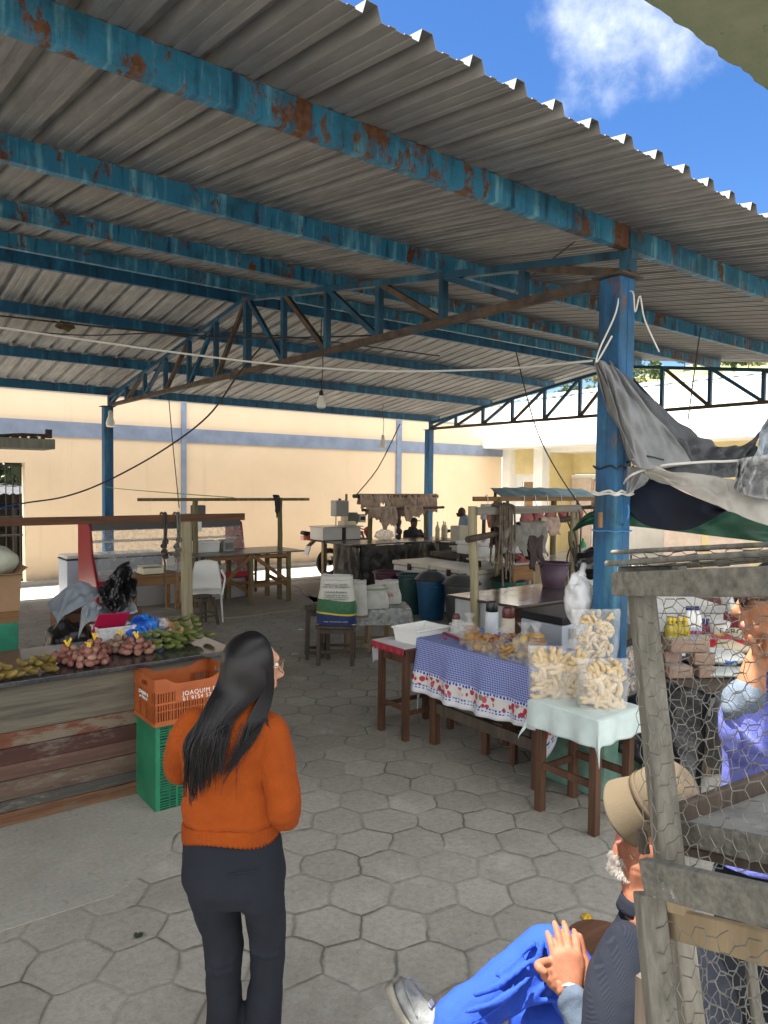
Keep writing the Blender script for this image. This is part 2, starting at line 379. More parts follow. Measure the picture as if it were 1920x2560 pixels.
# ---------------------------------------------------------------- pavilion
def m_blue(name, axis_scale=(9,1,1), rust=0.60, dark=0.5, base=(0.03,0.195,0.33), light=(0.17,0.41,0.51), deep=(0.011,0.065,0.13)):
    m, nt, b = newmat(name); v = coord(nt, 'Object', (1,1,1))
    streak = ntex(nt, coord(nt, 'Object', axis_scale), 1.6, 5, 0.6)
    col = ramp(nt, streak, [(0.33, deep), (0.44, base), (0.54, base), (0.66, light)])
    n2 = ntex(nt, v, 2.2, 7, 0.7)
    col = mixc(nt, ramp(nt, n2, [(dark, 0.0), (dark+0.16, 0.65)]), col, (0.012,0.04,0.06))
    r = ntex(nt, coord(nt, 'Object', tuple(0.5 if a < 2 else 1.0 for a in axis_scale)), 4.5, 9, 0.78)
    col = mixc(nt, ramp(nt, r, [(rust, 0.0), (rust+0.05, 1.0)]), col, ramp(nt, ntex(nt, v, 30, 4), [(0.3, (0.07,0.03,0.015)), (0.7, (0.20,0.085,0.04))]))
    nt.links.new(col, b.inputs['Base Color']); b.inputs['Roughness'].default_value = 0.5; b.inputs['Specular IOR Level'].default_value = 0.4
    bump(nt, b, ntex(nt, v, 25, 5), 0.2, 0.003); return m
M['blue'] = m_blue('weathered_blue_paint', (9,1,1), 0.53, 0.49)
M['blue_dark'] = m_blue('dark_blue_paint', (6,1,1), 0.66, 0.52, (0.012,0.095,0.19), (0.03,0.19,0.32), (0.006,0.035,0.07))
M['blue_col'] = m_blue('scuffed_blue_paint', (5,5,0.7), 0.60, 0.50, (0.013,0.10,0.225), (0.05,0.18,0.27), (0.008,0.05,0.12))
M['blue_truss'] = m_blue('grimy_truss_paint', (1,3,1), 0.60, 0.48, (0.012,0.07,0.13), (0.03,0.14,0.22), (0.006,0.03,0.05))
M['rust_chord'] = mat('rusty_steel', (0.11,0.07,0.045), (0.035,0.03,0.028), 0.75, 7, bmp=0.3, stain=(0.02,0.07,0.11), stain_at=0.58)
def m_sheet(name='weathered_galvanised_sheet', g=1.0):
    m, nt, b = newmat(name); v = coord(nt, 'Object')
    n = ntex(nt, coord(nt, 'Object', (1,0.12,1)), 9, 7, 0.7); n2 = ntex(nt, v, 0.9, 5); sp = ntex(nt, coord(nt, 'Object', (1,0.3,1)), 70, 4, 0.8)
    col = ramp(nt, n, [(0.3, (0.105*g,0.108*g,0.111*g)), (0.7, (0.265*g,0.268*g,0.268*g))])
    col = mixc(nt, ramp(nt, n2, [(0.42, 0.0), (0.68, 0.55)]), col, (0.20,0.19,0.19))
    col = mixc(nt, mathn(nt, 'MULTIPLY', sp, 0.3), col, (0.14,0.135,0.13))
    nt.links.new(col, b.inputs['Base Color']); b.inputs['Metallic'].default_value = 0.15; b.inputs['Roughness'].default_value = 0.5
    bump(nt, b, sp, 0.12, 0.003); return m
M['sheet'] = m_sheet(); M['sheet_far'] = m_sheet('bounce_lit_galvanised_sheet', 2.0)  # far slope: same sheet lightened, street bounce light put into its colour
pav = thing('market_pavilion', 'open market hall of blue steel columns and trusses under a grey corrugated gable roof', 'pavilion', (0,0,0))
UA, UB = -5.6, 12.75
def roof_slope(va, vb, mt):
    mb = MB(); pitch = 0.257; prof = []
    u = UA
    while u < UB:
        prof += [(u,0),(u+0.028,0.0),(u+0.030,0.006),(u+0.062,0.006),(u+0.064,0),(u+0.100,0),(u+0.102,0.006),(u+0.134,0.006),(u+0.136,0),(u+0.166,0),(u+0.182,0.052),(u+0.232,0.052),(u+0.252,0.0)]
        u += pitch
    nseg = 8; n = len(prof)
    vs = []; fs = []
    for j in range(nseg+1):
        v = lerp(va, vb, j/nseg)
        for p in prof:
            dz = 0.004*math.sin(p[0]*1.7+v) + (0.012*nz((p[0]*2.1, v, 3)) if j in (0,) else 0)
            vs.append((p[0], v + (0.02*nz((p[0]*1.3,7,1)) if j == 0 else 0), roofz(v)+0.004+p[1]+dz*0.6))
    for j in range(nseg):
        for i in range(n-1): fs.append((j*n+i, j*n+i+1, (j+1)*n+i+1, (j+1)*n+i))
    mb.add(vs, fs); return mb.build('roof_slope', mt, pav, thick=0.0015)
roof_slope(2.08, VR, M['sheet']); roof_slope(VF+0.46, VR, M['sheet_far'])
mb = MB(); mb.add([(UA,VR-0.28,roofz(VR-0.28)+0.052),(UB,VR-0.28,roofz(VR-0.28)+0.052),(UB,VR,ZR+0.06),(UA,VR,ZR+0.06),(UB,VR+0.28,roofz(VR+0.28)+0.052),(UA,VR+0.28,roofz(VR+0.28)+0.052)], [(0,1,2,3),(3,2,4,5)])
mb.build('ridge_cap', M['sheet'], pav, thick=0.002)
def purlin(v, mt, open_far=True, h=0.145):
    """C channel: web faces the street front, lips turn away"""
    z1 = roofz(v)-0.001; z0 = z1-h; s = 1 if open_far else -1; t = 0.006; fl = 0.062
    mb = MB(); tilt = 0
    poly = [(v,z0),(v+s*fl,z0),(v+s*fl,z0+0.02),(v+s*(fl-t),z0+0.02),(v+s*(fl-t),z0+t),(v+s*t,z0+t),(v+s*t,z1-t),(v+s*fl,z1-t),(v+s*fl,z1),(v,z1)]
    segs = [UA+0.15, U0-BAY+0.02, U0-0.42, U0+BAY-0.3, UB-0.1]
    for a, b in zip(segs[:-1], segs[1:]):
        mb.prism(poly, 'x', a, b-0.004)
    o = mb.build('purlin', mt, pav)
    return o
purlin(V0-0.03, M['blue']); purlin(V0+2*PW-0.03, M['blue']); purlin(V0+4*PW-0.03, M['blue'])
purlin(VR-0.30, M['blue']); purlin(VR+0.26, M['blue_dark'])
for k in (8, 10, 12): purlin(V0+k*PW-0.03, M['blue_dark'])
def truss(u):
    def chord(vv): return roofz(vv)-0.147-0.03
    tr = MB()
    w = 0.075
    for a, b in ((V0-0.05, VR), (VF+0.05, VR)):
        tr.bar((u,a,chord(a)), (u,b,chord(b)), w, 0.06)
    o = tr.build('truss', M['blue_truss'], pav, bevel=0.004)
    bc = MB(); bc.bar((u,V0-0.05,ZB+0.03),(u,VF+0.05,ZB+0.03), w, 0.06); bc.build('bottom_chord', M['rust_chord'], o, bevel=0.004)
    for k in range(13):
        v = V0+k*PW; mb = MB(); ww = 0.082 if k in (0,6,12) else 0.06
        mb.bx((u-ww/2, v-ww/2, ZB+0.058), (u+ww/2, v+ww/2, chord(v)-0.028 if k not in (0,12) else roofz(v)-0.03))
        mb.build('vertical_strut', M['blue_truss'], o)
    for k in range(12):
        v = V0+k*PW; v2 = v+PW
        if k < 6: a = (u, v2+0.0, ZB+0.06); b = (u, v+0.05, chord(v)-0.02)      # falls toward the middle... top near eave
        if k >= 6: a = (u, v-0.0, ZB+0.06); b = (u, v2-0.05, chord(v2)-0.02)
        if k < 6: a = (u, v+0.03, ZB+0.06); b = (u, v2-0.04, chord(v2)-0.02)
        else: a = (u, v2-0.03, ZB+0.06); b = (u, v+0.04, chord(v)-0.02)
        mb = MB(); mb.bar(a, b, 0.05, 0.055, up=(0,1,0)); mb.build('diagonal_strut', M['blue_truss'] if k % 2 else M['rust_chord'], o)
    return o
for u in (U0-BAY, U0, U0+BAY): truss(u)
def column(u, v, base=0.0):
    o = MB().bx((u-0.085,v-0.085,base),(u+0.085,v+0.085,ZB-0.006)).build('column', M['blue_col'], pav, bevel=0.012)
    s = MB()
    s.bx((u-0.0875,v-0.004,base+0.01),(u-0.084,v+0.004,ZB-0.02)); s.bx((u-0.004,v-0.0875,base+0.01),(u+0.004,v-0.084,ZB-0.02))
    s.build('weld_seam', M['blue_col'], o)
    MB().bx((u-0.12,v-0.12,ZB-0.006),(u+0.12,v+0.12,ZB+0.006)).build('cap_plate', M['rust_chord'], o)
    return o
M['ped'] = mat('flaking_green_concrete', (0.16,0.30,0.23), (0.10,0.20,0.155), 0.85, 5, bmp=0.4, bscale=18, bdist=0.01, stain=(0.13,0.12,0.07), stain_at=0.55, stain_scale=2.2)
for (u, v) in ((U0-0.115,V0),(U0+BAY-0.115,V0),(U0-0.05,VF),(U0+BAY-0.05,VF),(U0-BAY-0.05,VF),(U0-BAY-0.115,V0)):
    near = v < 5
    column(u, v, 0.52 if near else 0.0)
    if near:
        mb = MB(); mb.box((u+0.11,v+0.17,0.26),(0.50,0.50,0.52), taper=0.97); mb.build('pedestal', M['ped'], pav, bevel=0.02)

# ---------------------------------------------------------------- back wall with gate
def m_wall():
    m, nt, b = newmat('cream_stucco'); v = coord(nt, 'Object')
    n = ntex(nt, v, 0.7, 7, 0.65); f = ntex(nt, v, 60, 4, 0.7)
    col = ramp(nt, n, [(0.3, (0.71,0.545,0.37)), (0.7, (0.79,0.62,0.435))])
    z = nt.nodes.new('ShaderNodeSeparateXYZ'); nt.links.new(v, z.inputs[0])
    patch_ = ramp(nt, ntex(nt, v, 0.35, 3, 0.5), [(0.50, 0.0), (0.56, 0.16)]); col = mixc(nt, patch_, col, (0.60,0.43,0.29))
    drip = ramp(nt, ntex(nt, coord(nt, 'Object', (1,1,0.06)), 3.2, 6, 0.7), [(0.58, 0.0), (0.74, 0.22)]); col = mixc(nt, drip, col, (0.40,0.31,0.22))
    dirt = mathn(nt, 'ADD', mathn(nt, 'MULTIPLY', z.outputs[2], -2.4), ntex(nt, v, 3, 7, 0.7))
    col = mixc(nt, ramp(nt, dirt, [(0.0, 0.0), (0.45, 0.55)]), col, (0.28,0.22,0.15))
    marks = ramp(nt, ntex(nt, coord(nt, 'Object', (1,1,0.5)), 2.6, 8, 0.8), [(0.62, 0.0), (0.72, 0.40)])
    col = mixc(nt, marks, col, (0.36,0.27,0.18))
    nt.links.new(col, b.inputs['Base Color']); b.inputs['Roughness'].default_value = 0.9; b.inputs['Specular IOR Level'].default_value = 0.2
    bump(nt, b, f, 0.25, 0.004); return m
M['wall'] = m_wall()
M['greyblue'] = mat('grey_blue_band_paint', (0.22,0.265,0.35), (0.165,0.20,0.275), 0.75, 2.5, bmp=0.1, bscale=60)
M['iron'] = mat('dark_iron', (0.028,0.026,0.026), (0.015,0.014,0.014), 0.55, 12)
WV = 15.92; WT = 3.90
wall = thing('warehouse_wall', 'long cream rendered wall with a grey blue band, closing the far side of the market', 'wall', (0,WV,0))
mb = MB(); mb.bx((3.27,WV,-0.1),(17.16,WV+0.3,WT)); mb.bx((1.6,WV,2.44),(3.27,WV+0.3,WT)); mb.bx((-30,WV,-0.1),(1.6,WV+0.3,WT)); mb.build('wall_face', M['wall'], wall)
for a, b in ((-30,6.52),(6.64,12.82),(13.0,17.15)):
    MB().bx((a,WV-0.035,2.99),(b,WV+0.05,3.31)).build('band', M['greyblue'], wall)
for a, b in ((6.525,6.635),(12.825,12.995),(0.3,0.42)):
    MB().bx((a,WV-0.06,-0.05),(b,WV+0.05,WT-0.01)).build('pilaster', M['greyblue'], wall)
MB().bx((-30,WV-0.02,WT),(17.16,WV+0.32,WT+0.06)).build('coping', M['walk'], wall)
gate = thing('barred_gate', 'dark iron gate of thin upright bars in the opening of the cream wall', 'gate', (2.4,WV+0.1,0))
mb = MB()
for k in range(13):
    u = 1.66+k*0.128; mb.cyl((u,WV+0.12,0.05),(u,WV+0.12,2.40),0.011,n=6)
mb.build('bars', M['iron'], gate)
mb = MB()
for z in (0.07,0.98,1.35,2.38): mb.bx((1.62,WV+0.10,z-0.02),(3.24,WV+0.14,z+0.02))
mb.build('rail', M['iron'], gate)
# dim yard behind the gate
M['darkroof'] = mat('dark_shed_roof', (0.05,0.052,0.055), (0.03,0.03,0.032), 0.6, 8)
M['dark'] = mat('dark_shed_wall', (0.03,0.027,0.024), (0.018,0.016,0.015), 0.85, 5)
shed = thing('dark_shed', 'dark shed with a low black sheet roof seen through the barred gate', 'shed', (1.5,20,0))
mb = MB()
def shedroof(a, b):
    x = lerp(-3,6.5,a); return (x, lerp(16.6,24,b), lerp(1.80,1.98,b)+0.02*math.sin(x*40))
mb.grid(shedroof, 160, 2, uv=False); mb.build('roof', M['darkroof'], shed, thick=0.01)
MB().bx((-3,20.5,0),(6.5,20.7,1.85)).build('wall', M['dark'], shed)
mb = MB()
for u in (-1,0.9,3.3): mb.bx((u,17.4,0),(u+0.1,17.5,1.80))
mb.build('post', M['iron'], shed)
MB().bx((-2.5,19.5,0),(3.6,20.6,0.85)).build('counter', M['dark'], shed)
M['bluetarp'] = mat('blue_tarpaulin', (0.02,0.10,0.36), (0.012,0.06,0.24), 0.45, 6)
mb = MB(); mb.grid(lambda a, b: (lerp(-1.5,3.4,a), lerp(16.9,17.3,b), 1.42+0.16*math.sin(a*3.0)+0.10*b-0.05*math.sin(a*17)), 24, 4, uv=False)
tag(mb.build('blue_awning', M['bluetarp'], thick=0.004), 'blue tarpaulin awning hung beyond the barred gate', 'awning')

# ---------------------------------------------------------------- canopy slab at the left
M['slab'] = mat('grey_green_concrete', (0.24,0.24,0.19), (0.17,0.17,0.135), 0.85, 3, stretch=(3,3,0.6), bmp=0.3, bscale=30, bdist=0.006)
cs = thing('roof_slab', 'thin grey concrete roof slab jutting in from the left, rubble lying along its edge', 'roof slab', (-1,13,2.6))
mb = MB(); mb.bx((-4.5,11.6,2.56),(2.80,12.3,2.71)); mb.build('slab', M['slab'], cs, bevel=0.01)
mb = MB()
mb.tube([(2.0,11.75,2.73),(2.35,11.72,2.76),(2.55,11.72,2.77),(2.75,11.70,2.76)], [0.02,0.03,0.02,0.03], 6)
for k in range(9): mb.ball((1.65+k*0.125,11.72+rnd.uniform(-.03,.03),2.725), (rnd.uniform(.03,.07),.04,rnd.uniform(.02,.045)), 6, 4)
mb.bx((2.70,11.70,2.73),(2.78,11.78,2.86)); mb.build('rubble', mat('dark_debris', (0.09,0.065,0.05), (0.04,0.03,0.025), 0.9, 10), cs)
# ---------------------------------------------------------------- mossy canopy above the camera (upper right)
def m_moss():
    m, nt, b = newmat('mossy_concrete'); v = coord(nt, 'Object')
    n = ntex(nt, v, 2.2, 8, 0.72); n2 = ntex(nt, v, 14, 6, 0.75)
    col = ramp(nt, n, [(0.32, (0.06,0.125,0.055)), (0.50, (0.17,0.215,0.125)), (0.7, (0.25,0.255,0.17))])
    col = mixc(nt, ramp(nt, n2, [(0.6, 0.0), (0.7, 0.6)]), col, (0.05,0.06,0.035))
    sx = nt.nodes.new('ShaderNodeSeparateXYZ'); nt.links.new(v, sx.inputs[0])
    e = mathn(nt, 'ADD', sx.outputs[1], mathn(nt, 'MULTIPLY', ntex(nt, v, 18, 6, 0.75), 0.10))
    col = mixc(nt, ramp(nt, e, [(1.17, 0.0), (1.19, 0.9)]), col, ramp(nt, n2, [(0.4, (0.02,0.03,0.018)), (0.6, (0.12,0.15,0.09))]))
    nt.links.new(col, b.inputs['Base Color']); b.inputs['Roughness'].default_value = 0.95; bump(nt, b, n2, 0.5, 0.01); return m
M['moss'] = m_moss()
mc = MB()
def cany(a, b): 
    u = lerp(-2.5,9,a); v = lerp(0.50,1.19,b)+ (0.012*nz((u*9,1,2))+0.01*nz((u*30,5,2)) if b == 1 else 0)
    return (u, v, 3.45)
mc.grid(cany, 400, 6, uv=False)
o = mc.build('concrete_canopy', M['moss']); md = o.modifiers.new('s','SOLIDIFY'); md.thickness = 0.10; md.offset = 1
tag(o, 'mossy green concrete canopy edge overhead in the upper right corner', 'canopy')

# ---------------------------------------------------------------- white building at the right
M['white'] = mat('white_wall_paint', (0.80,0.79,0.75), (0.70,0.69,0.64), 0.85, 1.5, bmp=0.15, stain=(0.50,0.46,0.36), stain_at=0.70, stain_scale=4)  # plain white wall paint with stains
M['yellow'] = mat('pale_yellow_paint', (0.70,0.58,0.30), (0.60,0.49,0.25), 0.85, 2, bmp=0.1, stain=(0.42,0.36,0.22), stain_at=0.66)
M['door'] = wood('door_wood', (0.40,0.25,0.13), (0.28,0.17,0.09), 'z')
M['pinkdoor'] = mat('pinkish_panel_paint', (0.62,0.50,0.42), (0.52,0.41,0.34), 0.7, 4)
M['tile'] = mat('grey_sheet_roof', (0.30,0.35,0.37), (0.20,0.24,0.26), 0.6, 5)
wb = thing('white_building', 'white painted building with a deep roof slab and pale yellow porch on the far right', 'building', (17.16,6,0))
mb = MB()
mb.bx((17.16,-8,3.5),(17.5,15.9,4.62)); mb.bx((17.16,15.58,-0.1),(17.5,15.9,3.22)); mb.bx((17.16,14.28,-0.1),(17.5,14.62,3.22)); mb.build('parapet', M['white'], wb)
MB().bx((16.25,-8,3.22),(17.6,16.6,3.5)).build('roof_slab', M['white'], wb, bevel=0.01)
mb = MB(); mb.bx((17.42,14.6,2.45),(17.48,15.6,3.22)); mb.bx((18.6,10.6,2.45),(18.7,14.4,3.22)); mb.bx((17.5,14.25,-0.1),(18.7,14.35,3.22)); mb.bx((17.5,10.3,-0.1),(18.7,10.4,3.22)); mb.bx((17.46,-8,-0.1),(17.6,10.38,3.22)); mb.build('porch_wall', M['yellow'], wb)
mb = MB(); mb.bx((17.5,14.6,2.2),(17.55,15.6,2.46)); mb.bx((17.5,15.35,-0.1),(17.55,15.6,2.2)); mb.bx((17.45,10.4,3.1),(18.7,15.6,3.24)); mb.bx((18.55,10.4,-0.1),(18.66,14.3,2.44)); mb.build('lower_wall', M['white'], wb)
f = MB().bx((17.56,14.66,-0.05),(17.62,15.34,2.2)).build('door', M['door'], wb)
mb = MB()
for z in (0.3,0.95,1.6):
    for v in (14.74,15.04): mb.bx((17.545,v,z),(17.562,v+0.24,z+0.5))
mb.build('door_panel', M['door'], f)
f = MB().bx((18.50,13.48,-0.05),(18.552,14.22,2.32)).build('door', M['pinkdoor'], wb)
MB().bx((18.48,12.0,1.3),(18.552,13.4,2.3)).build('window_frame', mat('orange_window_wood', (0.5,0.2,0.06), (0.4,0.15,0.05), 0.5), wb)
MB().bx((18.47,12.06,1.36),(18.482,13.34,2.24)).build('window', plain('bright_pane', (0.8,0.82,0.82), 0.15), wb)
mb = MB()
for v in (7.0,8.2,9.4): mb.bx((17.44,v,0.0),(17.464,v+1.0,2.2))
mb.build('shutter', M['pinkdoor'], wb)
mb = MB(); mb.grid(lambda a, b: (lerp(17.5,23,b), lerp(-8,16.5,a), lerp(4.66,5.55,b)+0.03*math.sin(a*24.5*22)), 500, 2, uv=False); mb.build('sheet_roof', M['tile'], wb, thick=0.01)
# second hall roof and hill beyond
fb = thing('far_house', 'grey roofed house half hidden behind the white building, below the hill', 'house', (27,24,0))
MB().bx((26,12,0),(31,34,6.0)).build('wall', M['white'], fb)
mb = MB(); mb.grid(lambda a, b: (lerp(25.5,31,b), lerp(11,35,a), lerp(6.0,7.0,b)+0.03*math.sin(a*300)), 300, 2, uv=False); mb.build('roof', M['tile'], fb, thick=0.02)
def hillz(x, y):
    d = math.hypot(x-95, (y-42)*0.8); return max(0, 19*math.exp(-(d/38)**2) + 1.2*nz((x*0.07,y*0.07,0)))-0.3
M['hill'] = mat('dry_grass_hill', (0.24,0.23,0.10), (0.13,0.145,0.06), 0.95, 0.25, stain=(0.22,0.19,0.09), stain_at=0.58, stain_scale=0.12, bmp=0.3, bscale=2, bdist=0.2)
mb = MB(); mb.grid(lambda a, b: (lerp(40,160,a), lerp(-30,120,b), hillz(lerp(40,160,a), lerp(-30,120,b))), 60, 60, uv=False)
struct(mb.build('hill', M['hill'], smooth=True))
# trees on the hill: trunk + crown of leaf clumps
M['leafA'] = mat('olive_leaves', (0.17,0.175,0.06), (0.09,0.105,0.035), 0.8, 3)
M['leafB'] = mat('green_leaves', (0.06,0.10,0.03), (0.03,0.055,0.015), 0.8, 3)
M['bark'] = mat('brown_bark', (0.11,0.08,0.055), (0.06,0.045,0.03), 0.9, 8)
def leaf_crown(mb, c, r, n, leaf, seed):
    q = random.Random(seed); cl = [(Vector((q.gauss(0,.42),q.gauss(0,.42),q.gauss(0,.36))), q.uniform(.25,.5)) for _ in range(14)]
    for _ in range(n):
        o, s = q.choice(cl); d = Vector((q.gauss(0,1),q.gauss(0,1),q.gauss(0,1))).normalized()*s*q.uniform(.6,1)
        p = Vector(c)+Vector(((o.x+d.x)*r[0], (o.y+d.y)*r[1], (o.z+d.z)*r[2]))
        e = Euler((q.uniform(0,6),q.uniform(0,6),q.uniform(0,6))).to_matrix(); l = leaf*q.uniform(.6,1.3)
        mb.add([p+e@Vector(k)*l for k in ((-.5,0,0),(0,-.35,.05),(.5,0,0),(0,.35,.05))], [(0,1,2,3)])
def tree(loc, h, r, n, leaf, mt, label, group, seed):
    t = thing('tree', label, 'tree', loc, 0, group); q = random.Random(seed)
    mb = MB(); mb.tube([(0,0,-0.3),(0.05*h*q.uniform(-1,1),0,h*.35),(0.05*h*q.uniform(-1,1),0.03*h,h*.6)], [h*.035,h*.026,h*.012], 6)
    for k in range(4):
        a = k*1.7+q.random(); mb.tube([(0,0,h*.38),(math.cos(a)*r*.5,math.sin(a)*r*.5,h*.68)], [h*.014,h*.004], 5)
    mb.build('trunk', M['bark'], t, world=False)
    mb = MB(); leaf_crown(mb, (0,0,h*.66), (r,r,h*.36), n, leaf, seed); mb.build('crown', mt, t, world=False); return t
q = random.Random(5)
for k in range(46):
    x = q.uniform(72,96); y = q.uniform(24,66); 
    tree((x,y,hillz(x,y)), q.uniform(1.3,2.4), q.uniform(.8,1.5), 320, 0.34, M['leafA'] if q.random() < .6 else M['leafB'], 'bushy olive tree scattered over the dry hillside behind the roofs', 'trees on the hillside', k)
tree((3.2,23.5,0), 5.6, 3.6, 2600, 0.34, M['leafB'], 'leafy green tree rising behind the dark shed beyond the gate', None, 77)
# ================================================================ shared builders
_cm = cam_matrix(); _R = Vector((_cm[0][0],_cm[1][0],_cm[2][0])); _U = Vector((_cm[0][1],_cm[1][1],_cm[2][1])); _F = -Vector((_cm[0][2],_cm[1][2],_cm[2][2]))
def at(x, y, d):
    """point of the place seen at photo position (x, y) at d metres of depth"""
    return Vector((0,0,2.1)) + (_F + _R*((x-960)/1810.4) - _U*((y-1280)/1810.4))*d
def text_on(name, body, size, m, parent, origin, xdir, up, spacing=1.0, depth=0.0015):
    cu = bpy.data.curves.new(name, 'FONT'); cu.body = body; cu.size = size; cu.extrude = depth; cu.space_character = spacing; cu.align_x = 'CENTER'; cu.align_y = 'CENTER'
    t = bpy.data.objects.new(name, cu); COL.objects.link(t); bpy.context.view_layer.update()
    me = bpy.data.meshes.new_from_object(t.evaluated_get(bpy.context.evaluated_depsgraph_get())); bpy.data.objects.remove(t); me.name = name
    X = V3(xdir).normalized(); Z = X.cross(V3(up)).normalized(); Y = Z.cross(X).normalized()
    off = Vector((0,0,0)); p = parent
    while p is not None: off += p.location; p = p.parent
    mw = Matrix((X, Y, Z)).transposed().to_4x4(); mw.translation = V3(origin)-off
    me.transform(mw); me.materials.clear(); me.materials.append(m)
    o = bpy.data.objects.new(name, me); COL.objects.link(o); o.parent = parent; return o
def rod(mb, p, q, r, wob=0.006, n=8, seg=7, knots=0.12, seed=None):
    p = V3(p); q = V3(q); s = seed if seed is not None else rnd.random()*50; pts = []; rr = []
    for i in range(seg+1):
        t = i/seg; pts.append(p.lerp(q, t)+Vector((nz((t*3,s,0)),nz((t*3,s,5)),nz((t*3,s,9)) if abs((q-p).normalized().z) < .5 else 0))*wob*(0.2 if i in (0,seg) else 1))
        rr.append(r*(1+knots*nz((t*6,s,3))))
    mb.tube(pts, rr, n)
def sheet(top, bot, nu, nv, fold=0.02, fr=9, seed=0, crease=0.5, m=None):
    """cloth hung between two polylines, with folds that grow downward"""
    mb = MB()
    T = spline(top, 8); B = spline(bot, 8)
    def pick(S, a):
        f = a*(len(S)-1); i = min(int(f), len(S)-2); return S[i].lerp(S[i+1], f-i)
    nrm = (pick(T,1)-pick(T,0)).cross(pick(B,.5)-pick(T,.5)).normalized()
    def fn(a, b):
        p = pick(T, a).lerp(pick(B, a), b)
        w = abs(nz((a*fr, b*1.3+seed, seed)))*2-0.6 + crease*nz((a*fr*2.3+b*3, b*5, seed+4))
        return p + nrm*fold*w*(0.25+0.75*math.sin(math.pi*min(1, max(0, b*0.85+0.1))))
    mb.grid(fn, nu, nv); return mb
def fabric(name, c, c2=None, rough=0.85, sheen=0.0, scale=5, weave=220, bmp=0.25, fold=6):
    m, nt, b = newmat(name); v = coord(nt); n = ntex(nt, v, scale, 5)
    nt.links.new(ramp(nt, n, [(0.35, c2 or tuple(x*0.75 for x in c)), (0.65, c)]), b.inputs['Base Color'])
    b.inputs['Roughness'].default_value = rough; b.inputs['Sheen Weight'].default_value = sheen; b.inputs['Specular IOR Level'].default_value = 0.25
    h = mathn(nt, 'ADD', mathn(nt, 'MULTIPLY', ntex(nt, v, weave, 2), 0.25), ntex(nt, v, fold, 4))
    bump(nt, b, h, bmp, 0.02); return m
def plastic_film(name, c, alpha=0.3, rough=0.15):
    m, nt, b = newmat(name); b.inputs['Base Color'].default_value = c4(c); b.inputs['Roughness'].default_value = rough
    b.inputs['Specular IOR Level'].default_value = 0.6
    n = ntex(nt, coord(nt), 14, 4, 0.6); nt.links.new(ramp(nt, n, [(0.35, alpha*0.55), (0.7, min(1, alpha*1.5))]), b.inputs['Alpha'])
    bump(nt, b, ntex(nt, coord(nt), 24, 4), 0.8, 0.02); return m
def rndcol(name, cols, rough=0.6, bmp=0.3, bscale=30, spot=None, spec=0.4):
    """colour varies from object to object"""
    m, nt, b = newmat(name); oi = nt.nodes.new('ShaderNodeObjectInfo'); k = len(cols)
    col = ramp(nt, oi.outputs['Random'], [(i/(k-1), c) for i, c in enumerate(cols)])
    v = coord(nt); n = ntex(nt, v, bscale, 5)
    col = mixc(nt, ramp(nt, n, [(0.42, 0.0), (0.75, 0.6)]), col, spot or tuple(x*0.5 for x in cols[0]))
    nt.links.new(col, b.inputs['Base Color']); b.inputs['Roughness'].default_value = rough; b.inputs['Specular IOR Level'].default_value = spec
    bump(nt, b, n, bmp, 0.003); return m
M['wood_grey'] = wood('weathered_grey_wood', (0.36,0.33,0.28), (0.17,0.155,0.13), 'x', 0.85, 26, (0.52,0.50,0.45), 0.66)
M['wood_greyz'] = wood('weathered_grey_post', (0.38,0.35,0.29), (0.18,0.165,0.135), 'z', 0.85, 26, (0.16,0.13,0.08), 0.60)
M['wood_brown'] = wood('brown_table_wood', (0.155,0.075,0.042), (0.055,0.028,0.018), 'z', 0.6, 24)
M['wood_dark'] = wood('dark_stool_wood', (0.13,0.10,0.075), (0.05,0.04,0.032), 'z', 0.75, 26, (0.22,0.19,0.15), 0.62)
M['wood_honey'] = wood('honey_wood', (0.33,0.18,0.075), (0.17,0.085,0.035), 'x', 0.6, 22)
M['wood_log'] = wood('peeled_log_wood', (0.52,0.46,0.30), (0.27,0.23,0.135), 'z', 0.8, 18, (0.12,0.09,0.05), 0.58)
M['wood_olive'] = wood('greenish_log_wood', (0.26,0.22,0.11), (0.11,0.09,0.045), 'z', 0.8, 18)
M['wood_beam'] = wood('red_brown_beam_wood', (0.20,0.095,0.05), (0.09,0.042,0.024), 'x', 0.7, 24)
M['wood_pale'] = wood('pale_raw_wood', (0.36,0.28,0.17), (0.22,0.165,0.10), 'z', 0.8, 24)
M['granite'] = mat('dark_polished_granite', (0.045,0.047,0.052), (0.02,0.021,0.024), 0.14, 60, bmp=0)
M['black_film'] = mat('black_plastic_sheet', (0.013,0.013,0.015), (0.008,0.008,0.009), 0.28, 5, bmp=0.9, bscale=9, bdist=0.02, spec=0.6)
M['grey_film'] = mat('grey_plastic_sheet', (0.30,0.34,0.38), (0.23,0.27,0.31), 0.38, 5, bmp=0.5, bscale=9, bdist=0.015)
M['white_plastic'] = plain('white_plastic', (0.78,0.78,0.75), 0.35)
M['black'] = plain('black_matter', (0.012,0.012,0.013), 0.5)
M['clear'] = plastic_film('clear_bag_film', (0.9,0.9,0.88), 0.20, 0.10)
M['milky'] = plastic_film('milky_plastic', (0.82,0.83,0.83), 0.55, 0.3)
M['yellow_tie'] = plain('yellow_tie', (0.80,0.55,0.03), 0.5)
M['card'] = mat('brown_cardboard', (0.33,0.20,0.11), (0.27,0.16,0.085), 0.85, 3, bmp=0.1)
M['rope_dark'] = mat('grubby_rope', (0.09,0.075,0.06), (0.04,0.035,0.03), 0.9, 40, bmp=0.6, bscale=120)
M['steel'] = plain('brushed_steel', (0.45,0.45,0.44), 0.35, 0.9)
M['appl_white'] = mat('white_enamel', (0.66,0.66,0.64), (0.58,0.58,0.56), 0.35, 2, bmp=0, stain=(0.38,0.33,0.25), stain_at=0.70)
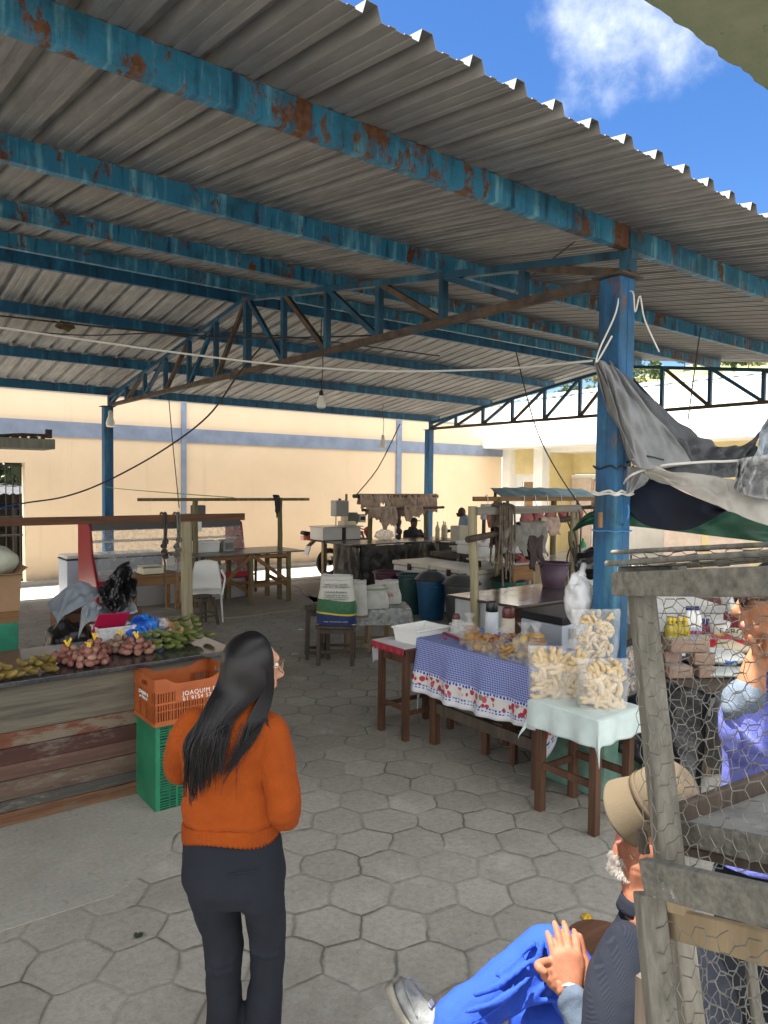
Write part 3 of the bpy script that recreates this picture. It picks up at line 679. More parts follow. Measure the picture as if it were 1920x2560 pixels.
M['appl_grey'] = mat('cool_white_enamel', (0.50,0.55,0.62), (0.45,0.50,0.57), 0.4, 2, bmp=0)

# ================================================================ LEFT SIDE
CT = 0.90
counter = thing('market_counter', 'plank fronted counter with dark polished stone top, filling the left foreground', 'counter', (0.6,4.8,0))
cols = [((0.215,0.19,0.145),(0.065,0.056,0.043),(0.12,0.105,0.08)),((0.21,0.075,0.035),(0.10,0.042,0.025),(0.17,0.135,0.10)),((0.095,0.038,0.03),(0.05,0.024,0.02),(0.12,0.095,0.075)),((0.18,0.095,0.07),(0.08,0.045,0.035),(0.15,0.125,0.095)),((0.16,0.105,0.075),(0.07,0.05,0.038),(0.15,0.13,0.10)),((0.10,0.092,0.08),(0.045,0.042,0.038),(0.15,0.135,0.115)),((0.24,0.125,0.05),(0.075,0.03,0.024),(0.12,0.09,0.065))]
zs = [0.865,0.575,0.48,0.378,0.283,0.161,0.088,0.004]
for k in range(7):
    mt = wood('plank_wood_%d' % k, cols[k][0], cols[k][1], 'x', 0.78, 20+k, cols[k][2], 0.53, bmp=0.55)
    mb = MB(); r = random.Random(k)
    n = 24; e = lambda t, s: 0.003*nz((t*9, s, k))
    T = [(lerp(-1.6,2.13+0.012*(k % 3),i/n), zs[k]-0.0025+e(i/n,0)) for i in range(n+1)]; B = [(p[0], zs[k+1]+0.0025+e(p[0],4)) for p in T]
    mb.prism(T+B[::-1], 'y', 4.78+0.003*(k % 2), 4.805); mb.build('plank', mt, counter)
mb = MB(); mb.bx((-1.6,4.81,0.0),(2.1,4.83,0.865)); mb.build('backing', M['black'], counter)
mb = MB(); mb.bx((2.09,4.83,0.0),(2.13,5.5,0.865)); mb.build('end_board', M['wood_grey'], counter)
mb = MB(); mb.bx((-1.6,4.705,CT-0.034),(2.35,5.60,CT)); mb.build('stone_top', M['granite'], counter, bevel=0.006)

# --- ripe plantains, potatoes, green plantains
M['ripe'] = rndcol('overripe_plantain_skin', [(0.30,0.21,0.04),(0.20,0.14,0.035),(0.34,0.25,0.06),(0.14,0.10,0.03)], 0.55, spot=(0.03,0.022,0.014), bscale=22)
M['green_pl'] = rndcol('green_plantain_skin', [(0.10,0.145,0.03),(0.16,0.19,0.045),(0.21,0.24,0.07),(0.08,0.10,0.03)], 0.5, spot=(0.035,0.03,0.02), bscale=16)
def banana_mesh(mt, name, L=0.15, r=0.021):
    mb = MB(); pts = []; rr = []
    for i in range(10):
        t = i/9; a = (t-0.5)*1.1
        pts.append((math.sin(a)*L/1.1, 0, (1-math.cos(a))*L/1.1)); rr.append(r*(0.28 if i == 0 else 0.22 if i == 9 else 0.55+0.45*math.sin(math.pi*min(1,max(0.12,t)))))
    mb.tube(pts, rr, 6); return mb.build(name, mt, None, smooth=True, subd=1)
def place(o, parent, loc, rot, sc=1):
    o.parent = parent; o.location = loc; o.rotation_euler = rot; o.scale = (sc,sc,sc) if not isinstance(sc, tuple) else sc; return o
def bunch(loc, n, mt, label, group, spread, rows, seed, L=0.15, r=0.021, name='plantain_bunch'):
    t = thing(name, label, 'plantains', loc, 0, group); L *= .82; r *= 1.12; q = random.Random(seed); first = banana_mesh(mt, 'plantain', L, r)
    for k in range(n):
        o = first if k == 0 else first.copy()
        if k: COL.objects.link(o)
        row = k % rows; i = k//rows; m_ = (n+rows-1)//rows
        x = (i/(max(1,m_-1))-0.5)*spread[0]+q.uniform(-.012,.012); z = r+row*r*1.75
        place(o, t, (x, (row-0.5)*spread[1]*0.3+q.uniform(-.02,.02), z), (q.uniform(-.35,.35)-0.35, q.uniform(-.25,.25), R(-75)+q.uniform(-.35,.35)), q.uniform(.85,1.12))
    mb = MB(); mb.ball((0,spread[1]*.55,r*2.2),(spread[0]*.25,.022,.02), 7, 5, jit=.12); mb.build('stalk', M['wood_dark'], t, world=False, smooth=True)
    return t
bunch((0.83,4.80,CT), 9, M['ripe'], 'browning ripe plantain hand cut by the left edge of the photo', 'ripe plantains', (.17,.1), 2, 1, .17, .023)
bunch((1.05,4.84,CT), 10, M['ripe'], 'blackened ripe plantain hand, right one of the two on the stone top', 'ripe plantains', (.17,.1), 2, 2, .17, .023)
bunch((1.90,5.00,CT), 10, M['green_pl'], 'dark green plantain hand lying in front of the blue bags', 'green plantains', (.20,.1), 3, 3, .15, .021)
bunch((2.08,5.12,CT), 10, M['green_pl'], 'green plantain hand between its two neighbours at the post foot', 'green plantains', (.18,.1), 2, 4, .15, .022)
bunch((2.18,5.08,CT+.02), 13, M['green_pl'], 'tallest bright green plantain hand near the corner of the stone top', 'green plantains', (.22,.1), 4, 5, .155, .022)
M['potato'] = rndcol('pink_potato_skin', [(0.20,0.065,0.05),(0.34,0.16,0.125),(0.26,0.10,0.08),(0.40,0.24,0.17)], 0.65, 0.25, 40)
M['potato_b'] = rndcol('dull_potato_skin', [(0.18,0.11,0.075),(0.32,0.22,0.16),(0.22,0.14,0.10)], 0.7, 0.25, 40)
pm = []
for k in range(3):
    mb = MB(); mb.ball((0,0,0),(.037,.025,.024), 10, 7, jit=.05); pm.append(mb.build('potato', M['potato'], None, smooth=True, subd=1))
def potato_bag(loc, label, n=26, mt=None, w=.085, seed=0):
    t = thing('potato_bag', label, 'potatoes', loc, 0, 'netted bags of potatoes'); q = random.Random(seed)
    spots = [(w*1.12,9,.024),(w*.55,5,.024),(w*.78,7,.058),(w*.30,3,.062),(w*.34,3,.092)]
    for rad, cnt, z in spots:
        ph = q.uniform(0,6.28)
        for k in range(cnt):
            src = q.choice(pm); o = src.copy()
            if mt: o.data = src.data.copy(); o.data.materials[0] = mt
            COL.objects.link(o); a = ph+6.283*k/cnt+q.uniform(-.15,.15); rr = rad*q.uniform(.92,1.08)
            place(o, t, (math.cos(a)*rr*1.2, math.sin(a)*rr*.9, z+q.uniform(-.004,.006)), (q.uniform(-.35,.35),q.uniform(-.35,.35),a+1.57+q.uniform(-.9,.9)), (q.uniform(.80,1.0),q.uniform(.80,1.0),q.uniform(.85,1.0)))
    mb = MB(); 
    for a in range(5): mb.tube([(0,0,.10),(q.uniform(-.012,.012),q.uniform(-.01,.01),.125),(q.uniform(-.03,.03),q.uniform(-.02,.02),.142+q.uniform(0,.012))], .0045, 5)
    mb.build('tie', M['yellow_tie'], t, world=False); return t
potato_bag((1.28,5.02,CT), 'pink potatoes in a net bag, leftmost and farther back of the front pair', seed=1)
potato_bag((1.37,4.86,CT), 'pink potatoes in a net bag, nearest to the stone edge', seed=2, n=30)
potato_bag((1.48,5.12,CT), 'small net bag of pink potatoes just left of the red lidded box', seed=3, n=22, w=.075)
potato_bag((1.66,5.14,CT), 'dull brown potatoes in a net bag in front of the red lidded box', seed=4, n=22, mt=M['potato_b'], w=.08)
potato_bag((1.73,5.00,CT), 'pink potatoes in a net bag, rightmost one beside the green plantains', seed=5, n=28)
for p in pm: bpy.data.objects.remove(p)
# --- food box with red lid
t = thing('food_box', 'clear plastic food box with its red lid propped askew, on the stone top', 'food box', (1.70,5.42,CT))
mb = MB(); w_, d_ = .13, .10
P = [(a*w_*s, b*d_*s, z) for z, s in ((0.0,.84),(0.13,1.0)) for a, b in ((-1,-1),(1,-1),(1,1),(-1,1))]
mb.add(P, [(0,1,2,3),(0,4,5,1),(1,5,6,2),(2,6,7,3),(3,7,4,0)]); mb.build('box', M['milky'], t, world=False, thick=.003)
mb = MB(); mb.bx((-w_-.006,-d_-.006,.126),(w_+.006,-d_+.004,.136)); mb.bx((-w_-.006,d_-.004,.126),(w_+.006,d_+.006,.136)); mb.bx((-w_-.006,-d_,.127),(-w_+.004,d_,.135)); mb.bx((w_-.004,-d_,.127),(w_+.006,d_,.135)); mb.build('rim', M['milky'], t, world=False)
M['red_lid'] = plain('raspberry_plastic', (0.42,0.012,0.06), 0.3)
rm = Euler((R(-52),R(3),R(6))).to_matrix()
mb = MB(); mb.box((-.02,-.01,.155),(.235,.19,.012), rm); mb.box(Vector((-.02,-.01,.155))+rm@Vector((0,0,.008)),(.20,.155,.006), rm); mb.build('lid', M['red_lid'], t, world=False, bevel=.008)
# --- blue bags
def m_print(name, cs, scale=5, rough=.3):
    m, nt, b = newmat(name); v = coord(nt); n = ntex(nt, v, scale, 3, .5, 1.2)
    k = len(cs); nt.links.new(ramp(nt, n, [(0.28+0.44*i/(k-1), c) for i, c in enumerate(cs)], 'EASE'), b.inputs['Base Color'])
    b.inputs['Roughness'].default_value = rough; bump(nt, b, ntex(nt, v, 16, 5), 1.0, .02); return m
M['bluebag'] = m_print('shiny_blue_print_film', [(0.005,0.02,0.10),(0.01,0.07,0.42),(0.03,0.22,0.70),(0.01,0.05,0.30),(0.5,0.5,0.5)], 6, .22)
M['mixbag'] = m_print('picture_print_film', [(0.02,0.09,0.40),(0.55,0.55,0.56),(0.42,0.14,0.04),(0.55,0.32,0.10),(0.6,0.6,0.6)], 9, .3)
def lump(mb, c, r, amp=.25, seg=22, rings=14, seed=0, fl=0.0, fr=2.2):
    c = V3(c); o = len(mb.v); mb.ball(c, r, seg, rings)
    for i in range(o, len(mb.v)):
        p = Vector(mb.v[i])-c; k = Vector((p.x/r[0],p.y/r[1],p.z/r[2])); f = 1+amp*(nz((k.x*fr+seed,k.y*fr,k.z*fr))+.5*abs(nz((k.x*5,k.y*5+seed,k.z*5)))-.1)
        p *= f
        if fl and k.z < -fl: p.z = -fl*r[2]
        mb.v[i] = tuple(c+p)
t = thing('shopping_bag', 'crumpled shiny dark blue bag behind the green plantains', 'bag', (1.93,5.40,CT)); mb = MB(); lump(mb,(1.93,5.40,CT+.075),(.15,.10,.10),.4,seed=2,fl=.75); lump(mb,(1.86,5.33,CT+.05),(.12,.07,.07),.4,seed=5,fl=.7); mb.build('bag_body', M['bluebag'], t, smooth=True, subd=1)
t = thing('printed_pack', 'white and orange printed snack packs slumped at the post foot', 'snack packs', (2.12,5.44,CT)); mb = MB(); lump(mb,(2.12,5.44,CT+.055),(.13,.09,.075),.4,seed=8,fl=.7); lump(mb,(2.05,5.40,CT+.10),(.10,.07,.05),.4,seed=9); mb.build('pack_body', M['mixbag'], t, smooth=True, subd=1)

# --- plastic crates by the counter end
def crate(name, label, loc, rot, W, D, H, c, upright=False, txt=None):
    m = mat(name+'_plastic', c, tuple(x*.75 for x in c), .45, 5, bmp=.1, stain=tuple(x*.45+.02 for x in c), stain_at=.66)
    t = thing(name, label, 'crate', loc, rot)
    def side(mb, o, ax, L, hh, solid, dip):
        # one slatted wall in local coords: origin o, along ax, height hh
        o = V3(o); ax = V3(ax); nrm = ax.cross(Vector((0,0,1)))
        def bar(x0, x1, z0, z1, th=.010): 
            a = o+ax*x0+Vector((0,0,z0)); b = o+ax*x1+Vector((0,0,z0)); mb.add([a-nrm*th/2, b-nrm*th/2, b+nrm*th/2, a+nrm*th/2]+[p+Vector((0,0,z1-z0)) for p in (a-nrm*th/2, b-nrm*th/2, b+nrm*th/2, a+nrm*th/2)], [(0,3,2,1),(4,5,6,7),(0,1,5,4),(1,2,6,5),(2,3,7,6),(3,0,4,7)])
        bar(0,L,0,.03,.014); bar(0,L,hh*.45,hh*.45+.012,.014); bar(0,L,hh*.30,hh*.30+.006,.013); bar(0,L,hh*.70,hh*.70+.010,.014)
        n = int(L/.016)
        for k in range(n+1):
            x = L*k/n; gap = (k % 7 == 0)
            bar(max(0,x-.0035), min(L,x+.0035), .02, hh*(.72 if dip else .70), .008)
            if gap: bar(max(0,x-.016), min(L,x+.016), .02, hh*.72, .008)
        if solid: bar(L*.26,L*.78,hh*.45,hh*.72,.009)
        # top band with a low middle or raised ends
        m_ = 16; P = []
        for k in range(m_+1):
            x = L*k/m_; f = abs(2*k/m_-1); z1 = hh*(1.0 if dip == 0 else lerp(.86,1.0, min(1,max(0,(f-.45)/.3))))
            P.append((x, z1))
        for k in range(m_):
            a0, b0 = P[k], P[k+1]
            if not dip and .33 < (k+.5)/m_ < .67: 
                bar(a0[0], b0[0], hh*.70, hh*.78, .008); bar(a0[0], b0[0], hh*.90, hh, .010)
            else:
                a = o+ax*a0[0]; b = o+ax*b0[0]; th = .009
                vs = [a-nrm*th/2+Vector((0,0,hh*.70)), b-nrm*th/2+Vector((0,0,hh*.70)), b+nrm*th/2+Vector((0,0,hh*.70)), a+nrm*th/2+Vector((0,0,hh*.70)), a-nrm*th/2+Vector((0,0,a0[1])), b-nrm*th/2+Vector((0,0,b0[1])), b+nrm*th/2+Vector((0,0,b0[1])), a+nrm*th/2+Vector((0,0,a0[1]))]
                mb.add(vs, [(0,3,2,1),(4,5,6,7),(0,1,5,4),(1,2,6,5),(2,3,7,6),(3,0,4,7)])
    w2, d2 = W/2, D/2
    S = [((-w2,-d2,0),(1,0,0),W,1),((w2,-d2,0),(0,1,0),D,0),((w2,d2,0),(-1,0,0),W,1),((-w2,d2,0),(0,-1,0),D,0)]
    rm = Euler((0,R(90),0)).to_matrix() if upright else None
    def fix(mb):
        if upright: mb.v = [tuple(rm@Vector((p[0],p[1],p[2]))+Vector((-H/2,0,W/2))) for p in mb.v]
        return mb
    for o, ax, L, dip in S:
        mb = MB(); side(mb, o, ax, L, H, dip and txt is not None, dip); fix(mb).build('crate_wall', m, t, world=False)
    mb = MB(); mb.bx((-w2,-d2,0.002),(w2,d2,.010)); fix(mb).build('crate_floor', m, t, world=False)
    if txt:
        tm = plain('white_stencil', (0.8,0.78,0.74), .6)
        text_on('stencil_lettering', txt[0], .040, tm, t, t.location+Vector((0.035,-d2-.0062,H*.615)), (1,0,0), (0,0,1), 1.15)
        text_on('stencil_lettering', txt[1], .036, tm, t, t.location+Vector((0.02,-d2-.0062,H*.50)), (1,0,0), (0,0,1), 1.2)
        text_on('stencil_lettering', txt[2], .030, tm, t, t.location+Vector((-w2-.0072,0.0,H*.60)), (0,-1,0), (0,0,1), 1.1)
        text_on('stencil_lettering', txt[3], .028, tm, t, t.location+Vector((-w2-.0072,0.0,H*.50)), (0,-1,0), (0,0,1), 1.1)
    return t
g = crate('green_crate', 'dark green slatted crate standing on end on the floor', (1.80,4.61,0), 0, .55, .34, .30, (0.02,0.20,0.10), True)
o_ = crate('orange_crate', 'orange slatted produce crate with white stencilled lettering, set on the green crate', (1.90,4.60,.552), 0, .52, .36, .30, (0.46,0.115,0.028), False, ('JOAQUIM B','61 9154 57','JOAQUIM B','61 9154 57'))

# --- things behind the counter
t = thing('tarp_heap', 'heap of black and grey plastic sheeting dumped over a wooden box behind the counter', 'plastic heap', (1.8,6.8,0))
mb = MB(); lump(mb,(1.82,6.9,.36),(.34,.3,.40),.35,28,18,3,.9); lump(mb,(1.72,6.75,.62),(.20,.22,.24),.35,24,14,6); mb.build('black_sheet', M['black_film'], t, smooth=True, subd=1)
a = lambda x, y, d=6.35: at(x, y, d)
mb = sheet([a(115,1512,6.2),a(165,1470,6.3),a(205,1455,6.4),a(240,1470,6.5)], [a(145,1560,6.05),a(160,1540,6.1),a(215,1512,6.2),a(250,1490,6.3)], 26, 14, .04, 5, 2); mb.build('grey_sheet', M['grey_film'], t, smooth=True, thick=.003, subd=1)
mb = sheet([a(238,1478,6.35),a(265,1450,6.45),a(295,1415,6.6),a(322,1402,6.7)], [a(258,1515,6.3),a(285,1530,6.4),a(310,1525,6.5),a(342,1490,6.6)], 30, 18, .09, 6, 11, 1.0); mb.build('black_sheet', M['black_film'], t, smooth=True, thick=.003, subd=1)
mb = sheet([a(205,1520,6.15),a(235,1505,6.15),a(255,1520,6.2)], [a(195,1600,6.05),a(215,1560,6.0),a(240,1555,6.05)], 22, 18, .05, 8, 21); mb.build('grey_sheet', M['grey_film'], t, smooth=True, thick=.003, subd=1)
mb = sheet([a(240,1512,6.5),a(290,1525,6.55),a(335,1505,6.6)], [a(235,1530,6.4),a(285,1545,6.4),a(345,1530,6.5)], 22, 8, .03, 8, 31); mb.build('grey_sheet', M['grey_film'], t, smooth=True, thick=.003)
t = thing('wooden_box', 'open brown wooden box behind the counter with plastic sheeting piled on it', 'wooden box', (2.1,6.75,.55))
for v_ in (6.78,7.25): MB().bx((1.72,v_,.55),(2.38,v_+.02,.90)).build('long_side', M['wood_beam'], t)
for u_ in (1.70,2.38): MB().bx((u_,6.78,.55),(u_+.02,7.27,.90)).build('short_side', M['wood_beam'], t)
MB().bx((1.72,6.8,.55),(2.38,7.25,.57)).build('bottom', M['wood_beam'], t)
for u_ in (1.75,2.28):
    for v_ in (6.82,7.15): MB().bx((u_,v_,0),(u_+.07,v_+.08,.55)).build('leg', M['wood_dark'], t)
t = thing('board_bench', 'low bench of loose weathered boards left of the log post', 'bench', (2.9,7.9,0))
for k in range(3):
    mb = MB(); mb.bx((2.52,7.62+k*.19,.60),(3.22,7.80+k*.19,.625)); mb.build('board', M['wood_grey'], t)
for u in (2.58,3.14):
    for v in (7.66,8.12): MB().bx((u-.03,v-.03,0),(u+.03,v+.03,.60)).build('leg', M['wood_dark'], t)
# cardboard box on green stand at the left edge
t = thing('green_stand', 'green painted stand with a wooden box on top at the left edge', 'stand', (1.05,6.45,0))
MB().box((1.0,6.55,.48),(.46,.40,.96), None, 0, 1.07).build('stand_body', mat('chipped_green_paint', (0.02,0.24,0.14), (0.015,0.17,0.10), .6, 5, stain=(0.10,0.09,0.06), stain_at=.66), t, bevel=.01)
MB().bx((.76,6.34,.96),(1.25,6.76,1.05)).build('tray', M['wood_honey'], t)
t = thing('cardboard_box', 'brown cardboard box with open flaps holding a stuffed white bag', 'cardboard box', (1.0,6.45,1.05))
mb = MB(); mb.box((1.03,6.5,1.20),(.44,.36,.29), None, 0, 1.06); mb.build('carton', M['card'], t)
mb = MB(); mb.add([(1.24,6.31,1.345),(1.24,6.69,1.345),(1.31,6.69,1.40),(1.31,6.31,1.40)], [(0,1,2,3)]); mb.add([(.8,6.31,1.345),(1.26,6.31,1.345),(1.26,6.24,1.36),(.8,6.24,1.36)], [(0,1,2,3)]); mb.build('flap', M['card'], t, thick=.005)
M['veg_bag'] = mat('cabbage_filled_bag', (0.48,0.49,0.40), (0.36,0.37,0.28), .45, 6, bmp=.6, bscale=14, stain=(0.10,0.20,0.03), stain_at=.62, stain_scale=5)
mb = MB(); lump(mb,(1.08,6.5,1.44),(.20,.16,.13),.2,seed=3); tag(mb.build('stuffed_bag', M['veg_bag'], smooth=True, subd=1), 'stuffed whitish bag with green leaves inside, on the cardboard box at the left edge', 'bag')
t = thing('chayote_crate', 'low green crate with a pale green cabbage behind the counter at the left', 'crate', (1.2,6.0,.6)); MB().bx((.85,5.85,.52),(1.45,6.2,.66)).build('crate_body', mat('deep_green_plastic', (0.015,0.09,0.05), (0.01,0.06,0.03), .5), t)
MB().bx((.9,5.9,0),(1.4,6.15,.52)).build('support', M['wood_dark'], t)
mb = MB(); lump(mb,(1.28,6.0,.70),(.12,.10,.07),.3,seed=4); tag(mb.build('cabbage', mat('pale_cabbage', (0.42,0.47,0.28), (0.30,0.36,0.18), .5, 9), smooth=True), 'pale green cabbage lying just behind the stone counter top', 'cabbage')
# --- log post with beam, ropes
t = thing('post_and_beam', 'peeled pale log post carrying a long red brown beam behind the counter', 'post with beam', (3.19,7.6,0))
mb = MB(); rod(mb,(3.20,7.6,0),(3.17,7.6,1.745),.062,.008,14,10,.06,4); mb.build('log_post', M['wood_log'], t, smooth=True)
mb = MB(); mb.bar((0.4,7.52,1.70),(3.84,7.52,1.705),.035,.078); mb.build('beam', M['wood_beam'], t, bevel=.004)
def hank(name, label, x, v, z0, z1, n, spread, mt, seed, group=None, r=.008):
    q = random.Random(seed); mb = MB()
    for k in range(n):
        dx = q.uniform(-spread,spread); b = z1+q.uniform(0,(z0-z1)*.35)
        mb.tube(spline([(x+dx,v-.03,z0-.02),(x+dx+.01,v-.035,lerp(z0,b,.5)),(x+dx*.6+q.uniform(-.02,.02),v-.035,b),(x+dx*.4+.02,v-.03,lerp(b,z0,.5)),(x+dx,v+.02,z0),(x+dx,v-.005,z0+.012),(x+dx,v-.03,z0-.02)],4), r, 6)
    return tag(mb.build(name, mt, smooth=True), label, 'rope', group)
def knotted(label, x, z1, mt, seed):
    q = random.Random(seed); mb = MB(); v = 7.49
    mb.tube(spline([(x-.02,7.55,1.74),(x-.015,7.52,1.765),(x,v,1.72),(x+.005,v,1.50),(x-.01,v,1.34)],5), .011, 6); mb.tube(spline([(x+.02,7.55,1.74),(x+.025,7.52,1.765),(x+.03,v,1.70),(x+.02,v,1.48),(x+.0,v,1.36)],5), .011, 6)
    for k in range(4):
        z = 1.47-.055*k+q.uniform(-.01,.01); c = Vector((x+q.uniform(-.015,.015), v, z)); mb.tube([c+Vector((.026*math.cos(i*.7), -.012+.02*math.sin(i*.7*2), .028*math.sin(i*.7))) for i in range(9)], .011, 6, closed=True); mb.ball(c, (.022,.02,.026), 8, 6, jit=.15)
    mb.tube(spline([(x-.005,v,1.30),(x+.01,v,1.2),(x-.004,v,1.1),(x+.004,v,z1)],5), [.010]*8+[.006]*8, 6)
    tag(mb.build('knotted_rope', mt, smooth=True), label, 'rope', 'hanging ropes')
knotted('blackened knotted rope hanging from the beam, left of its twin', 2.885, .98, M['rope_dark'], 1)
knotted('grey knotted rope hanging from the beam right beside the log post', 3.03, .95, mat('grey_rope', (0.20,0.185,0.155), (0.11,0.10,0.085), .9, 40), 2)
# --- display fridge, freezer, scale table
t = thing('display_fridge', 'glass fronted display fridge with curved dark red side panel behind the counter', 'display fridge', (4.2,12.2,0))
M['redpanel'] = plain('dark_red_plastic', (0.27,0.02,0.028), .38)
def side(u, nm='side_panel'):
    mb = MB(); mb.prism([(11.75,.02),(12.75,.02),(12.75,1.42),(12.25,1.43),(12.12,1.36),(12.06,1.1),(12.02,.9),(11.72,.45)], 'x', u, u+.05); return mb.build(nm, M['redpanel'], t, bevel=.015)
side(3.42); side(6.1)
MB().bx((3.47,11.85,.02),(6.1,12.7,.38)).build('base', M['steel'], t, bevel=.01)
MB().bx((3.47,11.74,.40),(6.1,11.80,.50)).build('bumper', plain('red_bumper', (0.40,0.02,0.04), .35), t, bevel=.015)
MB().bx((3.47,12.1,1.28),(6.1,12.7,1.41)).build('canopy', plain('dark_grey_hood', (0.07,0.07,0.07), .35), t, bevel=.01)
M['glass'] = plastic_film('misty_glass', (0.72,0.74,0.74), .28, .08)
mb = MB(); mb.grid(lambda a, b: (lerp(3.48,6.09,a), 12.08-.28*math.sin(b*1.57), lerp(1.30,.50,b)), 6, 10); mb.build('front_glass', M['glass'], t, smooth=True)
MB().bx((3.47,12.15,1.08),(6.1,12.5,1.10)).build('shelf', M['steel'], t)
MB().bx((3.47,12.0,.50),(6.1,12.68,.56)).build('deck', plain('pale_deck', (0.55,0.55,0.52), .4), t)
MB().bx((4.60,11.82,.60),(5.2,11.83,.84)).build('notice', plain('white_notice', (0.8,0.79,0.76), .6), t)
rt = plain('red_print', (0.55,0.03,0.03), .6)
text_on('notice_print', 'CHAVE P', .10, rt, t, (4.93,11.815,.755), (1,0,0), (0,0,1)); text_on('notice_print', '9 9801', .075, M['black'], t, (4.95,11.815,.655), (1,0,0), (0,0,1))
t = thing('chest_freezer', 'white chest freezer with black trim standing by the cream wall, left of the red fridge', 'chest freezer', (3.7,13.4,0))
MB().bx((3.32,13.05,.03),(5.0,13.6,.72)).build('body', M['appl_grey'], t, bevel=.015); MB().bx((3.31,13.04,.72),(5.01,13.61,.745)).build('trim', M['black'], t); MB().bx((3.32,13.05,.745),(5.0,13.6,.80)).build('lid', M['appl_white'], t, bevel=.015); MB().bx((3.55,13.02,.735),(3.68,13.05,.765)).build('handle', M['black'], t)
def table(name, label, cat, u0, u1, v0, v1, h, top_t, leg, mt, top_mt, apron=.09, rails=None, inset=.04, over=.02, group=None):
    t = thing(name, label, cat, ((u0+u1)/2,(v0+v1)/2,0), 0, group)
    MB().bx((u0-over,v0-over,h-top_t),(u1+over,v1+over,h)).build('tabletop', top_mt, t, bevel=.005)
    L = [(u0+inset,v0+inset),(u1-inset,v0+inset),(u0+inset,v1-inset),(u1-inset,v1-inset)]
    for (u, v) in L: MB().bx((u-leg/2,v-leg/2,0),(u+leg/2,v+leg/2,h-top_t-.001)).build('leg', mt, t, bevel=.004)
    if apron:
        for a, b in ((0,1),(2,3)): MB().bx((L[a][0]+leg/2,L[a][1]-.012,h-top_t-apron),(L[b][0]-leg/2,L[b][1]+.012,h-top_t-.002)).build('apron', mt, t)
        for a, b in ((0,2),(1,3)): MB().bx((L[a][0]-.012,L[a][1]+leg/2,h-top_t-apron),(L[b][0]+.012,L[b][1]-leg/2,h-top_t-.002)).build('apron', mt, t)
    if rails:
        for a, b in ((0,1),(2,3)): MB().bar((L[a][0]+leg/2,L[a][1],rails),(L[b][0]-leg/2,L[b][1],rails),.022,.035).build('rail', mt, t)
        for a, b in ((0,2),(1,3)): MB().bar((L[a][0],L[a][1]+leg/2,rails+.04),(L[b][0],L[b][1]-leg/2,rails+.04),.022,.035).build('rail', mt, t)
    return t
table('side_table', 'small honey brown table with a shop scale on it, behind the counter', 'table', 3.50,4.22,10.3,10.75,.74,.025,.06,M['wood_honey'],M['wood_honey'],.13)
t = thing('shop_scale', 'flat cream shop scale on the honey brown table', 'scale', (3.84,10.5,.74))
MB().box((3.84,10.5,.79),(.34,.30,.09), None, 0, .88).build('scale_body', plain('cream_plastic', (0.56,0.52,0.38), .4), t, bevel=.01); MB().bx((3.68,10.37,.845),(4.0,10.63,.857)).build('pan', M['steel'], t, bevel=.004); MB().bx((4.0-.01,10.42,.78),(4.018,10.58,.82)).build('display', M['black'], t)
MB().bx((3.845,10.5,.835),(3.855,10.51,.846)).build('pan_stem', M['steel'], t)
# --- white plastic chair + stool
t = thing('plastic_chair', 'white moulded plastic armchair next to the log post', 'chair', (4.62,10.3,0), R(155))
for sx in (-1,1):
    for sy in (-1,1):
        mb = MB(); mb.tube([(sx*.25,sy*.24,0),(sx*.22,sy*.20,.42)],[.018,.032],6,flat=.6); mb.build('leg', M['white_plastic'], t, world=False, smooth=True)
    mb = MB(); mb.tube(spline([(sx*.24,.20,.40),(sx*.27,.20,.58),(sx*.28,.10,.64),(sx*.27,-.10,.66),(sx*.23,-.24,.72)],5),.024,8,flat=.6); mb.build('armrest', M['white_plastic'], t, world=False, smooth=True)
mb = MB(); mb.grid(lambda a, b: (lerp(-.23,.23,a), lerp(.23,-.22,b), .43-.03*math.sin(math.pi*a)*math.sin(math.pi*b)), 10, 10); mb.build('seat', M['white_plastic'], t, world=False, thick=.015, smooth=True)
mb = MB(); mb.grid(lambda a, b: (lerp(-.23,.23,a)*(1-.25*b*b), -.22-.10*b-.03*math.sin(math.pi*a), .43+.42*b+.03*math.sin(math.pi*a)*b), 10, 10); mb.build('backrest', M['white_plastic'], t, world=False, thick=.012, smooth=True)
def stool(name, label, loc, w, d, h, leg, mt, splay=.04, rot=0, rails=(.18,), top=.03, group=None, roundtop=False, tmt=None):
    t = thing(name, label, 'stool', loc, rot, group)
    if roundtop: MB().lathe([(w*.48,h-top),(w*.5,h-top*.5),(w*.48,h)], n=18).build('seat', tmt or mt, t, world=False)
    else: MB().bx((-w/2,-d/2,h-top),(w/2,d/2,h)).build('seat', tmt or mt, t, world=False, bevel=.005)
    c = [(-1,-1),(1,-1),(1,1),(-1,1)]; i_ = w*.5-leg*.8; j_ = d*.5-leg*.8
    def lp(k, z): f = 1+splay*(1-z/(h-top))/i_; return Vector((c[k][0]*i_*f, c[k][1]*j_*f, z))
    for k in range(4): MB().bar(lp(k,0),lp(k,h-top-.001),leg,leg,up=(0,1,0)).build('leg', mt, t, world=False, bevel=.003)
    for z in rails:
        for k in range(4):
            zz = z+(.03 if k % 2 else 0); MB().bar(lp(k,zz),lp((k+1) % 4,zz),leg*.45,leg*.7).build('rail', mt, t, world=False)
    for k in range(4): MB().bar(lp(k,h-top-.035),lp((k+1) % 4,h-top-.035),.018,.05).build('apron', mt, t, world=False)
    return t
stool('wooden_stool', 'little dark wooden stool in front of the white plastic chair', (4.42,9.95,0), .26,.26,.44,.035,M['wood_dark'],.05,.2,(.14,),roundtop=True)
